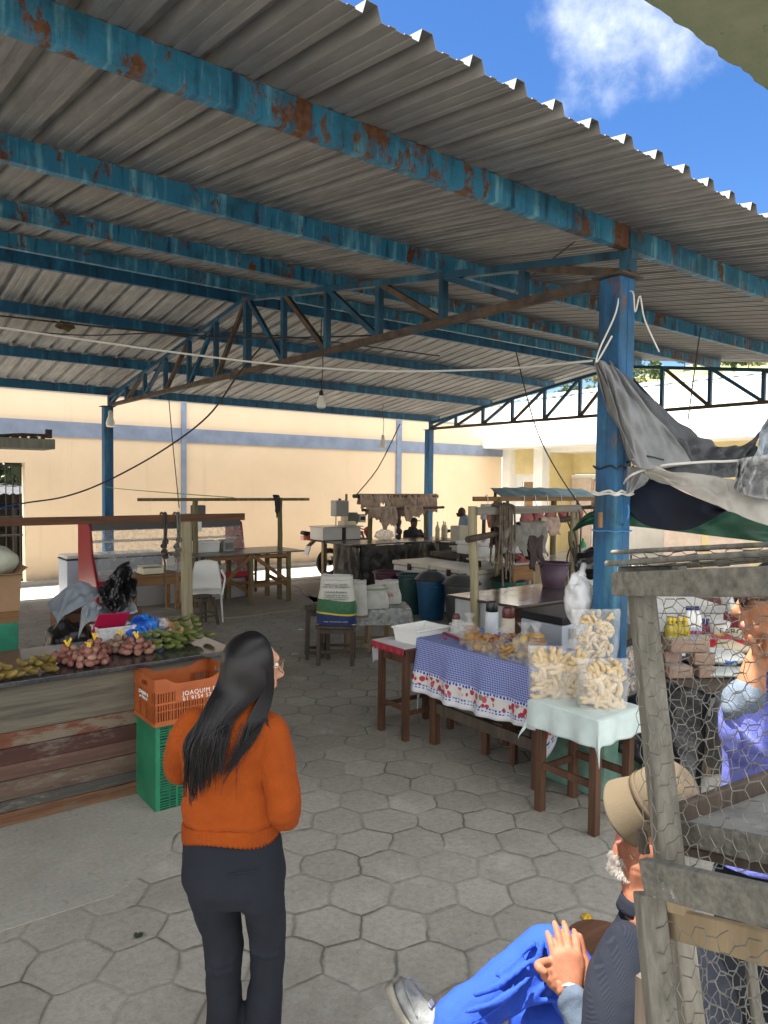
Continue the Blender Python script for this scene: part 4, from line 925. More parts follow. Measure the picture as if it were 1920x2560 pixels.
# --- log table with post frame
t = thing('log_table', 'rough table on log legs with diagonal braces, left of centre in front of the wall', 'table', (5.7,11.35,0))
MB().bx((4.66,10.86,.89),(6.72,11.86,.915)).build('tabletop', mat('smooth_grey_board', (0.17,0.155,0.13), (0.11,0.10,0.085), .32, 3), t, bevel=.006)
for (u, v) in ((4.98,10.98),(5.72,10.96),(6.49,11.03),(5.02,11.76),(5.72,11.8),(6.46,11.74)):
    mb = MB(); rod(mb,(u,v,0),(u,v,.885),.045,.012,9,6,.12); mb.build('leg', M['wood_olive'], t, smooth=True)
for p, q_ in (((4.98,10.95,.84),(6.49,11.0,.84)),((5.2,10.99,.38),(5.70,10.93,.86)),((5.74,10.93,.86),(6.46,11.0,.38)),((6.46,11.05,.80),(6.46,11.70,.74)),((5.02,11.76,.30),(6.46,11.74,.28)),((5.72,11.0,.33),(6.49,11.05,.36)),((5.72,11.75,.34),(5.72,11.0,.24)),((6.46,11.7,.40),(6.49,11.05,.30))):
    mb = MB(); mb.bar(p,q_,.03,.06); mb.build('brace', M['wood_honey'], t)
t = thing('post_frame', 'goalpost like frame of two log posts and a thin beam over the log table', 'post frame', (5.7,11.3,0))
for u, r_ in ((6.47,.045),(4.88,.045)):
    mb = MB(); rod(mb,(u,11.3,.0),(u+.0,11.3,1.83),r_,.014,9,8,.1,u); mb.build('post', M['wood_olive'], t, smooth=True)
mb = MB(); mb.bar((3.9,11.22,1.81),(7.02,11.22,1.80),.04,.05); mb.build('beam', M['wood_olive'], t)
hank('rope_hank', 'black hank of rope slung at the right end of the frame over the log table', 6.33,11.19,1.86,1.48,9,.05,M['black'],5,'hanging ropes',.010)
t = thing('white_box', 'low white plastic box on the log table', 'box', (5.15,11.5,.915)); mb = MB(); mb.box((5.12,11.5,1.0),(.42,.3,.17),None,0,1.05); mb.build('box_body', M['appl_white'], t, bevel=.01); MB().bx((4.89,11.33,1.085),(5.35,11.67,1.10)).build('lid', M['white_plastic'], t)
t = thing('grey_unit', 'small ribbed grey appliance at the right end of the white box', 'appliance', (5.5,11.5,.915)); mb = MB(); mb.box((5.52,11.5,1.01),(.20,.26,.19),None,0,.88); mb.build('housing', mat('grey_cream_plastic', (0.36,0.36,0.32), (0.30,0.30,0.27), .5), t, bevel=.01); mb = MB(); [mb.bx((5.44,11.355,.95+k*.02),(5.60,11.372,.958+k*.02)) for k in range(6)]; mb.build('vent_slats', M['black'], t)
t = thing('drill_press', 'dark upright bone saw just right of the left log post', 'saw', (5.02,11.7,.915))
mb = MB(); mb.bx((4.96,11.65,.915),(5.06,11.72,1.45)); mb.build('column', M['iron'], t); mb = MB(); mb.bx((4.98,11.6,1.42),(5.20,11.75,1.70)); mb.build('head', plain('dark_grey_casting', (0.10,0.10,0.10), .5), t, bevel=.015); mb = MB(); mb.ball((5.13,11.58,1.47),.035); mb.build('knob', M['black'], t, smooth=True); mb = MB(); mb.bx((5.06,11.62,1.25),(5.13,11.7,1.42)); mb.build('guide', M['steel'], t)
t = thing('bench_table', 'slim dark table seen through the legs of the log table', 'table', (5.9,12.6,0))
MB().bx((4.95,12.4,.78),(6.75,12.85,.81)).build('tabletop', M['wood_dark'], t); MB().bx((5.0,12.42,.66),(6.7,12.44,.78)).build('apron', M['wood_beam'], t)
for u in (5.05,5.85,6.6):
    for v in (12.45,12.8): MB().bx((u-.02,v-.02,0),(u+.02,v+.02,.78)).build('leg', M['wood_dark'], t)
mb = MB(); mb.bar((5.05,12.45,.32),(6.6,12.45,.34),.02,.03); mb.build('rail', M['wood_dark'], t)
# ================================================================ CENTRE AND BACK
# --- sacks and stools in the middle
M['sackcloth'] = mat('woven_white_sack', (0.62,0.62,0.58), (0.50,0.50,0.46), .7, 6, bmp=.5, bscale=20, bdist=.01)
def m_feedsack():
    m, nt, b = newmat('printed_feed_sack'); v = coord(nt); z = nt.nodes.new('ShaderNodeSeparateXYZ'); nt.links.new(v, z.inputs[0])
    zz = mathn(nt, 'ADD', z.outputs[2], mathn(nt, 'MULTIPLY', mathn(nt, 'SINE', mathn(nt, 'MULTIPLY_ADD', z.outputs[0], 8.0, 0.4)), 0.014))
    col = ramp(nt, zz, [(0.0,(0.018,0.04,0.16)),(0.117,(0.018,0.04,0.16)),(0.119,(0.75,0.60,0.03)),(0.135,(0.75,0.60,0.03)),(0.137,(0.03,0.15,0.06)),(0.285,(0.035,0.17,0.075)),(0.287,(0.66,0.66,0.60))], 'CONSTANT')
    nt.links.new(mixc(nt, mathn(nt, 'MULTIPLY', ntex(nt, v, 8, 6, .7), .35), col, (0.30,0.29,0.26), 'MULTIPLY'), b.inputs['Base Color']); b.inputs['Roughness'].default_value = .5
    bump(nt, b, ntex(nt, v, 13, 5), .6, .02); return m
M['feed'] = m_feedsack()
stool('square_stool', 'dark square stool carrying the big printed feed sack', (4.76,6.98,0), .46,.42,.46,.045,M['wood_dark'],.0,R(-38),(.16,),.03)
t = thing('feed_sack', 'big stuffed feed sack printed white, green and blue, on the square stool', 'sack', (4.76,6.98,.462), R(-38))
def sack(t, mt, w, d, h, top=.06, seed=0, open_=True, lean=0):
    mb = MB(); n = 28
    def fn(a, b):
        an = a*2*math.pi; c, s = math.cos(an), math.sin(an); k = .60
        c = math.copysign(abs(c)**k, c); s = math.copysign(abs(s)**k, s)
        bul = lerp(1.0,.80,b)*(.93+.07*math.sin(math.pi*min(1,b*1.3)))*(1+.035*nz((c*2+seed, s*2, b*4)))
        dd = lerp(1,.72,b)*(.9+.16*math.sin(math.pi*min(1,b*1.1)))*(1+.05*nz((c*3+seed,s*2,b*5)))
        return (c*w*bul*.5+lean*b*h, s*d*dd*.5, h*b+.014*nz((c*3,s*3,seed+b*2)))
    mb.grid(fn, n, 18, uv=False); o = mb.build('sack_body', mt, t, world=False, smooth=True, ang=180)
    mb = MB()
    mb.grid(lambda a, b: tuple(Vector(fn(a, .97))*1.0+Vector((0,0,-.01+top*b+.015*nz((a*12,b*2,seed))))) if True else 0, n, 3, uv=False); mb.build('sack_mouth', M['sackcloth'], t, world=False, smooth=True, thick=.003)
    return o
sack(t, M['feed'], .50,.32,.54, .05, 2)
th = t
dx = Vector((math.cos(R(-38)), math.sin(R(-38)), 0)); fr = Vector((math.sin(R(-38)), -math.cos(R(-38)), 0))
ink = plain('dark_sack_ink', (0.10,0.12,0.11), .6)
th.rotation_euler = (0,0,0)
for s_, sz, z in (('OMPS 53.321.760/0001', .030, .44), ('INSC. EST.: 001740804093', .029, .412), ('Indústria Brasileira', .034, .355), ('Produto isento de registro', .025, .322), ('no Ministério da Agricultura,', .025, .297), ('Pecuária e Abastecimento.', .025, .272)):
    o = text_on('sack_print', s_, sz, ink, None, (0,-.158+.055*max(0,(z-.33)),z+.03), (1,0,0), (0,0,1)); o.parent = th
tw = plain('white_sack_ink', (0.72,0.72,0.68), .6); o = text_on('sack_print', '© datec  • peso líquido 25 kg • indústria', .017, tw, None, (0.0,-.166,.045), (1,0,0), (0,0,1)); o.parent = th
th.rotation_euler = (0,0,R(-38))
for k in range(2): 
    mb = MB(); s_ = -1 if k else 1; mb.add([(s_*.16,-.11,.02),(s_*.23,-.10,.0),(s_*.21,-.10,-.10),(s_*.20,-.11,-.02)],[(0,1,2,3)]); mb.build('sack_corner', M['sackcloth'], th, world=False, thick=.003)
stool('slatted_stool', 'tall grey slatted stool left of the big feed sack', (4.72,7.33,0), .30,.34,.60,.045,M['wood_dark'],.01,R(-30),(.08,),.02)
stool('raw_wood_stool', 'pale raw wood stool frame behind the square stool', (5.05,7.45,0), .34,.34,.42,.04,M['wood_pale'],.02,R(-30),(.04,),.02)
MB_ = MB()
t = thing('small_table', 'low table of raw wood legs swathed in clear plastic, behind the big feed sack', 'table', (5.62,7.35,0), R(-32))
MB().bx((-.42,-.28,.50),(.42,.28,.53)).build('tabletop', M['wood_pale'], t, world=False)
for sx in (-.36,-.1,.16,.36):
    for sy in (-.22,.22): MB().bx((sx-.022,sy-.022,0),(sx+.022,sy+.022,.50)).build('leg', M['wood_pale'], t, world=False)
for sy in (-.22,.22): MB().bx((-.36,sy-.012,.04),(.36,sy+.012,.09)).build('rail', M['wood_pale'], t, world=False)
t = thing('plastic_cover', 'crumpled clear plastic sheet over the low table under the white sacks', 'plastic sheet', (5.62,7.35,.53), R(-32))
def cov(a, b):
    x = lerp(-.50,.50,a); y = lerp(-.36,.36,b); ex = max(0, abs(x)-.42); ey = max(0, abs(y)-.28)
    px = max(-.43,min(.43,x)); py = max(-.29,min(.29,y)); dz = -(ex+ey)*2.6
    return (px*(1+ex*.5)+.014*nz((x*9,y*9,0)), py*(1+ey*.5)+.014*nz((x*9,y*9,7)), .012+dz+.014*abs(nz((x*12,y*12,3))))
mb = MB(); mb.grid(cov, 44, 34, uv=False); mb.build('film', plastic_film('thick_clear_sheet', (0.66,0.73,0.74), .5, .2), t, world=False, smooth=True)
t = thing('flour_sack', 'tall white sack with a yellow streak leaning right of the big feed sack', 'sack', (5.18,7.12,.50), R(-38)); MB().bx((-.12,-.12,-.02),(.12,.12,-.003)).build('pallet_board', M['wood_pale'], t, world=False); sack(t, M['sackcloth'], .24,.22,.40,.04,4)
t = thing('flour_sack', 'short white sack with a pale green band, on the clear plastic', 'sack', (5.47,7.20,.548), R(-25), 'white flour sacks'); sack(t, M['sackcloth'], .40,.28,.24,.05,5)
mb = MB(); mb.tube([(-.16,-.10,.235),(-.05,-.125,.245),(.06,-.12,.24),(.16,-.10,.25)],[.018]*4,6,flat=.5); mb.build('green_band', plain('pale_green_band', (0.32,0.48,0.22), .6), t, world=False, smooth=True)
t = thing('flour_sack', 'white sack printed with red capital letters, farther right on the clear plastic', 'sack', (5.82,7.38,.548), R(-25), 'white flour sacks'); sack(t, M['sackcloth'], .40,.28,.26,.05,6)
o = text_on('red_lettering', 'INHA', .075, plain('red_sack_ink', (0.55,0.05,0.04), .6), None, (-.035,-.152,.12), (1,0,-.05), (0,0,1)); o.parent = t
# --- bins
def bin_(name, label, loc, c, r=.25, h=.63, lid=None):
    m = mat(name+'_plastic', c, tuple(x*.7 for x in c), .42, 4, bmp=.05, stain=tuple(x*.6+.015 for x in c), stain_at=.62)
    t = thing(name, label, 'bin', loc, 0, 'plastic bins')
    mb = MB(); mb.lathe([(r*.72,0),(r*.74,.02),(r*.95,h-.05),(r*.96,h-.02)], n=28)
    mb.f = [f for f in mb.f if not (len(f) == 28 and max(f) >= 84)]; mb.m = mb.m[:len(mb.f)]
    mb.build('bin_body', m, t, world=False, smooth=True, thick=.006)
    pts = [(r*math.cos(a*math.pi/16), r*math.sin(a*math.pi/16), h-.012) for a in range(32)]
    mb = MB(); mb.tube(pts, .016, 6, closed=True); mb.build('rim', m, t, world=False, smooth=True)
    for a in (-2.2,.9):
        mb = MB(); mb.box((0,0,0),(.045,.14,.035)); mb.v = [tuple(Vector((p[0]*math.cos(a)-p[1]*math.sin(a)+math.cos(a)*(r*.93), p[0]*math.sin(a)+p[1]*math.cos(a)+math.sin(a)*(r*.93), p[2]+h-.10))) for p in mb.v]; mb.build('grip', m, t, world=False, bevel=.006)
    if lid:
        lm = plain(name+'_lid_plastic', lid, .35)
        mb = MB(); mb.lathe([(r*1.09,h-.015),(r*1.10,h),(r*1.02,h+.012),(r*.85,h+.065),(r*.55,h+.115),(r*.3,h+.125),(r*.28,h+.112),(.01,h+.112)], n=28); o = mb.build('lid', lm, t, world=False, smooth=True)
        mb = MB(); mb.bx((-.09,-.02,h+.112),(.09,.02,h+.14)); mb.build('lid_handle', lm, t, world=False, bevel=.008)
    return t
bin_('waste_bin', 'maroon open plastic bin in front of the black tarp skirt', (7.50,9.47,0), (0.075,0.018,0.035))
bin_('waste_bin', 'dark green open plastic bin beside the maroon one', (7.58,8.95,0), (0.012,0.06,0.06))
bin_('waste_bin', 'blue plastic bin with a domed grey lid', (7.50,8.38,0), (0.01,0.085,0.19), lid=(0.045,0.05,0.052))
bin_('waste_bin', 'grey plastic bin with a domed grey lid, close to the stone topped stall', (7.60,7.82,0), (0.06,0.068,0.068), .275, .62, (0.06,0.065,0.065))
bin_('waste_bin', 'green plastic bin with a domed black lid behind the polished tabletop', (8.48,7.68,0), (0.015,0.13,0.105), .265, .63, (0.018,0.02,0.02))
# --- long chest freezer
t = thing('long_chest_freezer', 'long old white chest freezer with rust edged lids behind the row of bins', 'chest freezer', (8.3,8.9,0))
MB().bx((7.95,8.0,.04),(8.75,9.9,.68)).build('body', M['appl_white'], t, bevel=.015)
for a, b in ((7.98,8.93),(8.95,9.92)): 
    o = MB().bx((7.93,a,.69),(8.77,b,.76)).build('lid', mat('yellowed_enamel', (0.66,0.62,0.48), (0.58,0.54,0.42), .35, 3, bmp=0, stain=(0.40,0.28,0.12), stain_at=.68), t, bevel=.015)
    MB().bx((7.91,(a+b)/2-.04,.63),(7.935,(a+b)/2+.04,.74)).build('latch', M['iron'], o)
MB().bx((7.94,8.92,.06),(7.952,8.96,.68)).build('seam_trim', M['steel'], t)

# --- meat stall with black skirt
t = thing('skirted_stall', 'stall with dark polished top and black plastic skirt in front of the back wall', 'stall', (9.5,11.8,0))
MB().bx((8.05,11.33,.885),(10.98,12.25,.915)).build('tabletop', mat('dark_worn_top', (0.12,0.10,0.085), (0.06,0.05,0.045), .25, 3), t, bevel=.006)
mb = sheet([(8.30,11.36,.88),(9.0,11.34,.88),(9.8,11.34,.88),(10.5,11.36,.88)], [(8.26,11.34,.01),(9.0,11.30,.01),(9.8,11.32,.01),(10.5,11.36,.01)], 60, 24, .06, 11, 4, 1.0)
M['skirt'] = mat('dusty_black_plastic', (0.036,0.034,0.030), (0.018,0.017,0.016), .45, 5, bmp=.8, bscale=10, bdist=.03)
mb.build('skirt', M['skirt'], t, smooth=True, thick=.003)
mb = sheet([(8.28,12.2,.88),(8.27,11.8,.88),(8.28,11.36,.88)], [(8.28,12.2,.01),(8.24,11.8,.01),(8.28,11.36,.01)], 20, 16, .05, 5, 9); mb.build('skirt', M['skirt'], t, smooth=True, thick=.003)
for u, v in ((8.4,11.45),(10.4,11.45),(8.4,12.15),(10.4,12.15)): MB().bx((u-.04,v-.04,0),(u+.04,v+.04,.88)).build('leg', M['wood_dark'], t)
for u in (9.0,10.55): 
    mb = MB(); rod(mb,(u,12.0,.92),(u,12.0,1.86),.05,.014,9,7,.1,u); mb.build('post', M['wood_olive'], t, smooth=True)
for a, b, r in (((8.55,11.97,1.84),(10.85,11.97,1.83),.04),((8.50,11.6,1.57),(10.7,11.6,1.60),.028)):
    mb = MB(); rod(mb,a,b,r,.01,8,6,.1); mb.build('pole', M['wood_dark'], t, smooth=True)
# cured hides
M['hide'] = rndcol('dried_tripe', [(0.42,0.33,0.24),(0.34,0.25,0.17),(0.48,0.38,0.30),(0.36,0.24,0.19)], .75, .8, 9, spot=(0.14,0.075,0.045))
def hide(u0, u1, v, z, dz, seed, label, off=.06, mt=None, name='cured_hide', group='hides over the poles', cat='hide'):
    q = random.Random(seed)
    def fn(a, b):
        s = b*2-1; w = 1+.18*nz((b*3,seed,1)); x = lerp(u0,u1,.5+(a-.5)*w); L = dz*(.75+.5*nz((a*2.5,seed,3))+.25*nz((a*8,seed,5)))
        if s < -.15: k = (-s-.15)/.85; return (x+.03*nz((a*5,k*3,seed)), v-off*(.6+.4*k)-.05*nz((a*6,k*2,seed+2)), z+.02-L*k)
        if s > .15: k = (s-.15)/.85; return (x+.03*nz((a*5,k*3,seed+7)), v+off*(.6+.4*k)+.05*nz((a*6,k*2,seed+4)), z+.02-L*.7*k)
        return (x, v+off*.6*s/.15, z+.035-.015*abs(s)/.15)
    mb = MB(); mb.grid(fn, 16, 20, uv=False); return tag(mb.build(name, mt or M['hide'], smooth=True, thick=.008, ang=180), label, cat, group)
hide(8.68,9.12,11.97,1.85,.36,1,'ragged cured tripe at the left end of the upper pole')
hide(9.05,9.45,11.97,1.85,.30,2,'short cured tripe, second along the upper pole')
hide(9.40,9.85,11.97,1.85,.55,3,'broad pinkish cured tripe in the middle of the upper pole')
hide(9.82,10.25,11.97,1.85,.40,4,'cured tripe right of the broad pinkish one')
hide(10.22,10.80,11.97,1.85,.52,5,'long striped cured tripe at the right end of the upper pole')
hide(8.62,8.98,11.6,1.60,.28,6,'curling brown edged tripe at the left of the lower pole')
hide(8.95,9.35,11.6,1.60,.48,7,'tattered tripe hanging lowest from the lower pole')
hide(9.55,10.05,11.6,1.61,.30,8,'dark stained tripe on the right half of the lower pole')
mb = MB(); mb.tube([(9.42,11.58,1.60),(9.42,11.57,1.36)],.006,5); mb.tube(spline([(9.42,11.57,1.38),(9.40,11.56,1.2),(9.44,11.56,1.05),(9.38,11.57,.98)],5),[.015]+[.05+.018*math.sin(i*1.2) for i in range(14)]+[.05],9)
tag(mb.build('smoked_meat', mat('dark_smoked_meat', (0.075,0.025,0.018), (0.03,0.012,0.01), .6, 12, bmp=.6), smooth=True), 'dark smoked joint hung on a hook from the lower pole', 'meat')
mb = MB(); lump(mb,(9.42,12.05,1.02),(.24,.15,.12),.3,seed=12,fl=.8); tag(mb.build('plastic_bundle', M['milky'], smooth=True, subd=1), 'whitish plastic bundle beside the seated stall keeper', 'bundle')
def soda(loc, label, k):
    t = thing('milk_bottle', label, 'bottle', loc, 0, 'bottles at the stall end'); m = mat('cloudy_cream_liquid', (0.55,0.50,0.36), (0.48,0.43,0.30), .3, 8, bmp=0)
    MB().lathe([(.045,0),(.05,.015),(.05,.10),(.043,.13),(.052,.17),(.05,.22),(.02,.30),(.014,.31),(.014,.335)], n=14).build('bottle_body', m, t, world=False, smooth=True)
    MB().lathe([(.016,.337),(.016,.36),(.012,.363)], n=10).build('cap', plain('red_cap', (0.5,0.04,0.03) if k else (0.3,0.32,0.3), .4), t, world=False)
soda((10.66,11.75,.915),'cream filled bottle with a red cap, beside the stall post',1); soda((10.80,11.65,.915),'cream filled bottle in front of its two neighbours',0); soda((10.93,11.85,.915),'cream filled bottle closest to the tabletop end',1)
# --- bone saw on its table
t = thing('saw_table', 'narrow raw wooden table carrying the band saw', 'table', (9.0,12.9,0))
MB().bx((8.22,12.55,.87),(9.5,13.15,.90)).build('tabletop', M['wood_dark'], t)
for u, v in ((8.58,12.62),(8.84,12.62),(9.4,12.62),(8.58,13.08),(9.4,13.08)): MB().bx((u-.045,v-.045,0),(u+.045,v+.045,.868)).build('leg', M['wood_pale'], t)
MB().bx((8.63,12.6,.20),(8.79,12.64,.36)).build('rail', M['wood_pale'], t); MB().bx((8.58,12.59,.74),(9.4,12.61,.868)).build('apron', M['wood_pale'], t); MB().bx((8.89,12.61,.3),(9.36,12.63,.34)).build('rail', M['wood_pale'], t)
t = thing('band_saw', 'pale grey butcher band saw above the narrow wooden table', 'band saw', (8.9,12.85,.90))
MB().bx((8.23,12.6,.902),(8.72,13.1,1.16)).build('cabinet', M['appl_white'], t, bevel=.01); MB().bx((8.73,12.58,.902),(8.80,12.64,1.17)).build('hinge_post', M['iron'], t); MB().bx((8.81,12.6,.902),(9.2,13.1,1.16)).build('door', M['appl_white'], t, bevel=.01)
MB().bx((8.22,12.55,1.163),(9.25,13.12,1.185)).build('cutting_table', M['steel'], t)
MB().box((8.82,12.85,1.56),(.34,.22,.34)).build('upper_head', mat('grey_hammertone', (0.38,0.38,0.35), (0.33,0.33,0.30), .4, 20), t, bevel=.02)
MB().bx((8.92,12.82,1.22),(9.02,12.95,1.40)).build('arm', M['steel'], t); MB().bx((8.88,12.75,1.185),(9.18,13.0,1.28)).build('arm_foot', M['steel'], t)
MB().bx((8.695,12.80,1.185),(8.705,12.83,1.40)).build('blade', M['steel'], t); MB().cyl((8.82,12.85,1.73),(8.82,12.85,1.77),.03).build('tension_knob', M['iron'], t)
MB().bx((9.08,12.9,1.2),(9.35,13.08,1.46)).build('motor_housing', plain('olive_motor_grey', (0.16,0.17,0.14), .5), t, bevel=.02); o = MB().bx((9.37,12.88,1.24),(9.55,13.0,1.42)).build('switch_box', M['appl_white'], t, bevel=.01)
MB().bx((9.40,12.872,1.29),(9.52,12.882,1.37)).build('switch_face', M['black'], o)
mb = MB(); rod(mb,(9.22,13.25,0),(9.24,13.2,1.86),.028,.01,7,6); tag(mb.build('wooden_pole', M['wood_honey'], smooth=True), 'thin upright wooden pole just behind the band saw', 'pole')
# --- motorbike
t = thing('motorbike', 'red trail motorbike parked at the kerb behind the band saw', 'motorbike', (9.5,13.6,0))
M['tyre'] = plain('tyre_rubber', (0.018,0.018,0.018), .75); M['redpaint'] = plain('glossy_red_paint', (0.42,0.012,0.02), .25, coat=.5)
def wheel(u, r, w):
    pts = [(u+r*.88*math.cos(a*math.pi/16), 13.6, r+r*.88*math.sin(a*math.pi/16)) for a in range(32)]
    mb = MB(); mb.tube(pts, w, 8, closed=True); wo = mb.build('wheel', M['tyre'], t, smooth=True)
    pts = [(u+r*.72*math.cos(a*math.pi/16), 13.6, r+r*.72*math.sin(a*math.pi/16)) for a in range(32)]
    mb = MB(); mb.tube(pts, .018, 6, closed=True); mb.build('rim', M['steel'], wo, smooth=True)
    mb = MB(); 
    for k in range(18): a = k*math.pi/9; mb.tube([(u+.04*math.cos(a+.4),13.6,r+.04*math.sin(a+.4)),(u+r*.71*math.cos(a),13.6,r+r*.71*math.sin(a))],.004,4)
    mb.build('spokes', M['steel'], wo); MB().cyl((u,13.53,r),(u,13.67,r),.06).build('hub', M['iron'], wo)
wheel(9.05,.31,.055); wheel(10.25,.33,.045)
MB().box((9.6,13.6,.42),(.32,.24,.30)).build('engine', plain('engine_alloy', (0.16,0.16,0.16), .4, .6), t, bevel=.05)
mb = MB(); mb.tube([(9.4,13.6,.35),(9.45,13.6,.75),(9.95,13.6,.95)],.03,7); mb.tube([(9.95,13.6,.95),(9.8,13.6,.35),(9.4,13.6,.30)],.025,7); mb.build('frame', M['iron'], t, smooth=True)
mb = MB(); lump(mb,(9.72,13.6,.93),(.24,.12,.13),.1,seed=1); mb.build('fuel_tank', M['redpaint'], t, smooth=True); mb = MB(); mb.prism([(9.0,.80),(9.5,.80),(9.6,.92),(9.1,.90)],'y',13.5,13.7); mb.build('seat', M['black'], t, bevel=.03)
mb = MB(); mb.prism([(8.32,.97),(8.7,.86),(9.2,.76),(9.1,.90),(8.7,.99),(8.36,1.05)],'y',13.52,13.68); mb.build('tail', M['black'], t, bevel=.02); MB().bx((8.34,13.53,.84),(8.44,13.67,.93)).build('tail_light', plain('pale_lens', (0.7,0.35,0.3), .2), t, bevel=.01); MB().bx((8.44,13.49,.83),(8.72,13.71,.96)).build('tail_panel', M['redpaint'], t, bevel=.01)
mb = MB(); mb.box((8.47,13.6,.60),(.02,.19,.22), Euler((0,R(20),0)).to_matrix()); mb.build('licence_plate', plain('plate_grey', (0.5,0.5,0.5), .4), t); mb = MB(); mb.bar((8.72,13.6,.86),(8.50,13.6,.70),.16,.02); mb.build('mudguard', M['black'], t)
for s in (-1,1):
    mb = MB(); mb.tube([(10.25,13.6+s*.08,.33),(10.02,13.6+s*.08,.98)],.026,7); mb.build('fork', M['iron'], t, smooth=True)
    mb = MB(); mb.tube([(9.05,13.6+s*.09,.31),(9.4,13.6+s*.09,.34)],.026,6); mb.build('swingarm', M['iron'], t, smooth=True)
mb = MB(); mb.tube(spline([(9.93,13.22,1.10),(9.98,13.4,1.08),(10.0,13.6,1.03),(9.98,13.8,1.08),(9.93,13.98,1.10)],4),.014,6); mb.build('handlebar', M['iron'], t, smooth=True); mb = MB(); lump(mb,(10.12,13.6,.98),(.08,.09,.11),.1); mb.build('headlight', M['redpaint'], t, smooth=True); MB().bx((9.0,13.44,.38),(9.5,13.50,.46)).build('exhaust', M['steel'], t, bevel=.02)

# --- polished table stall with white planks
t = thing('plank_stall', 'stall with a dark polished tabletop and white painted end planks, right of the centre', 'stall', (6.4,5.4,0))
def m_polish():
    m, nt, b = newmat('polished_dark_stone'); v = coord(nt); n = ntex(nt, v, 4, 6, .7)
    nt.links.new(ramp(nt, n, [(0.35,(0.05,0.045,0.04)),(0.7,(0.10,0.09,0.078))]), b.inputs['Base Color']); nt.links.new(ramp(nt, n, [(0.4,0.10),(0.7,0.26)]), b.inputs['Roughness'])
    return m
M['polish'] = m_polish()
MB().prism([(5.50,4.85),(7.5,4.85),(7.5,5.82),(5.42,5.82)], 'z', .86, .888).build('tabletop', M['polish'], t, bevel=.008)
M['whiteplank'] = wood('white_painted_plank', (0.60,0.63,0.64), (0.48,0.51,0.53), 'z', .7, 14, (0.20,0.18,0.15), .70)
for k in range(6):
    v = 4.93+k*.142; MB().bx((5.52,v,.02+.01*(k%2)),(5.54,v+.137,.858)).build('plank', M['whiteplank'], t)
for u in (6.65,7.35):
    mb = MB(); mb.bar((u,4.95,0),(u,4.95,.858),.09,.09,up=(0,1,0)); mb.build('leg', M['wood_brown'], t)
mb = MB(); mb.bar((5.95,5.0,.02),(6.75,4.97,.84),.05,.09); mb.build('brace', M['wood_brown'], t); MB().bx((5.6,4.9,.76),(7.4,4.93,.855)).build('apron', M['wood_brown'], t); MB().bx((5.56,5.76,.02),(7.4,5.79,.855)).build('back_panel', M['wood_beam'], t)
t = thing('hanging_rail', 'rough log frame over the polished tabletop, rags tied on', 'post frame', (6.3,5.45,0))
mb = MB(); rod(mb,(5.50,5.42,.0),(5.44,5.45,1.87),.048,.018,10,9,.14,3); mb.build('post', M['wood_log'], t, smooth=True); mb = MB(); rod(mb,(7.16,5.45,.89),(7.16,5.45,1.84),.05,.014,10,7,.1,8); mb.build('post', M['wood_log'], t, smooth=True)
mb = MB(); mb.bar((5.45,5.40,1.82),(7.2,5.40,1.83),.04,.085); mb.build('beam', M['wood_grey'], t, bevel=.006); mb = MB(); rod(mb,(5.28,5.36,1.53),(7.2,5.50,1.71),.035,.02,8,8,.12,2); mb.build('pole', M['wood_dark'], t, smooth=True)
M['rag'] = mat('dirty_grey_rag', (0.26,0.25,0.22), (0.15,0.14,0.12), .9, 7, bmp=.8, bscale=14, bdist=.02)
M['darkhide'] = mat('dark_purple_hide', (0.05,0.032,0.03), (0.022,0.015,0.015), .7, 6, bmp=.6, bscale=18)
hide(5.72,6.04,5.42,1.61,.42,21,'dark stiff hide hanging left of the grey rag on the pole',.05,M['darkhide'],group='rags on the near pole')
hide(5.76,6.19,5.40,1.625,.38,22,'torn grey rag with a frayed hem over the near pole',.075,M['rag'],'rag','rags on the near pole','rag')
hide(6.12,6.56,5.42,1.655,.46,23,'lighter grey cloth folded over the near pole',.07,M['rag'],'rag','rags on the near pole','rag')
hide(6.22,6.46,5.36,1.50,.42,24,'dark brown hide strip reaching down to the purple bucket',.03,M['darkhide'],group='rags on the near pole')
hide(6.52,6.84,5.45,1.70,.24,25,'pale tattered skin at the right end of the near pole',.06,M['hide'],group='rags on the near pole')
q = random.Random(9)
mb = MB()
for k in range(9):
    x = 5.74+k*.028; b = 1.0+q.uniform(0,.35)
    mb.tube(spline([(x,5.34,1.87),(x+q.uniform(-.02,.02),5.33,lerp(1.87,b,.5)),(x+q.uniform(-.05,.05),5.34,b)],5),.011,6); mb.tube(spline([(x,5.34,1.87),(x,5.40,1.885),(x,5.46,1.85),(x+q.uniform(-.03,.03),5.47,b+.25)],5),.011,6)
tag(mb.build('rope_bundle', mat('brown_rope_straps', (0.17,0.13,0.09), (0.09,0.07,0.05), .85, 20), smooth=True), 'bundle of brown straps draped over the beam of the log frame', 'ropes')
mb = MB()
for k in range(14):
    a = q.uniform(0,6.28); r_ = .065; z = q.uniform(1.35,1.85)
    mb.tube(spline([(7.16+r_*math.cos(a),5.45+r_*math.sin(a),z),(7.16+r_*1.3*math.cos(a+.5),5.45+r_*1.3*math.sin(a+.5),z-.15),(7.16+r_*math.cos(a+.9)+q.uniform(-.05,.05),5.45+r_*math.sin(a+.9)-.03,z-q.uniform(.3,.6))],5),.010,5)
tag(mb.build('tied_rags', M['rope_dark'], smooth=True), 'dark rags and cords tied round the right post of the log frame', 'rags')
t = thing('bucket', 'dusty purple bucket on the polished tabletop', 'bucket', (6.92,5.55,.888))
m_ = mat('dusty_purple_plastic', (0.10,0.055,0.085), (0.075,0.042,0.065), .5, 5)
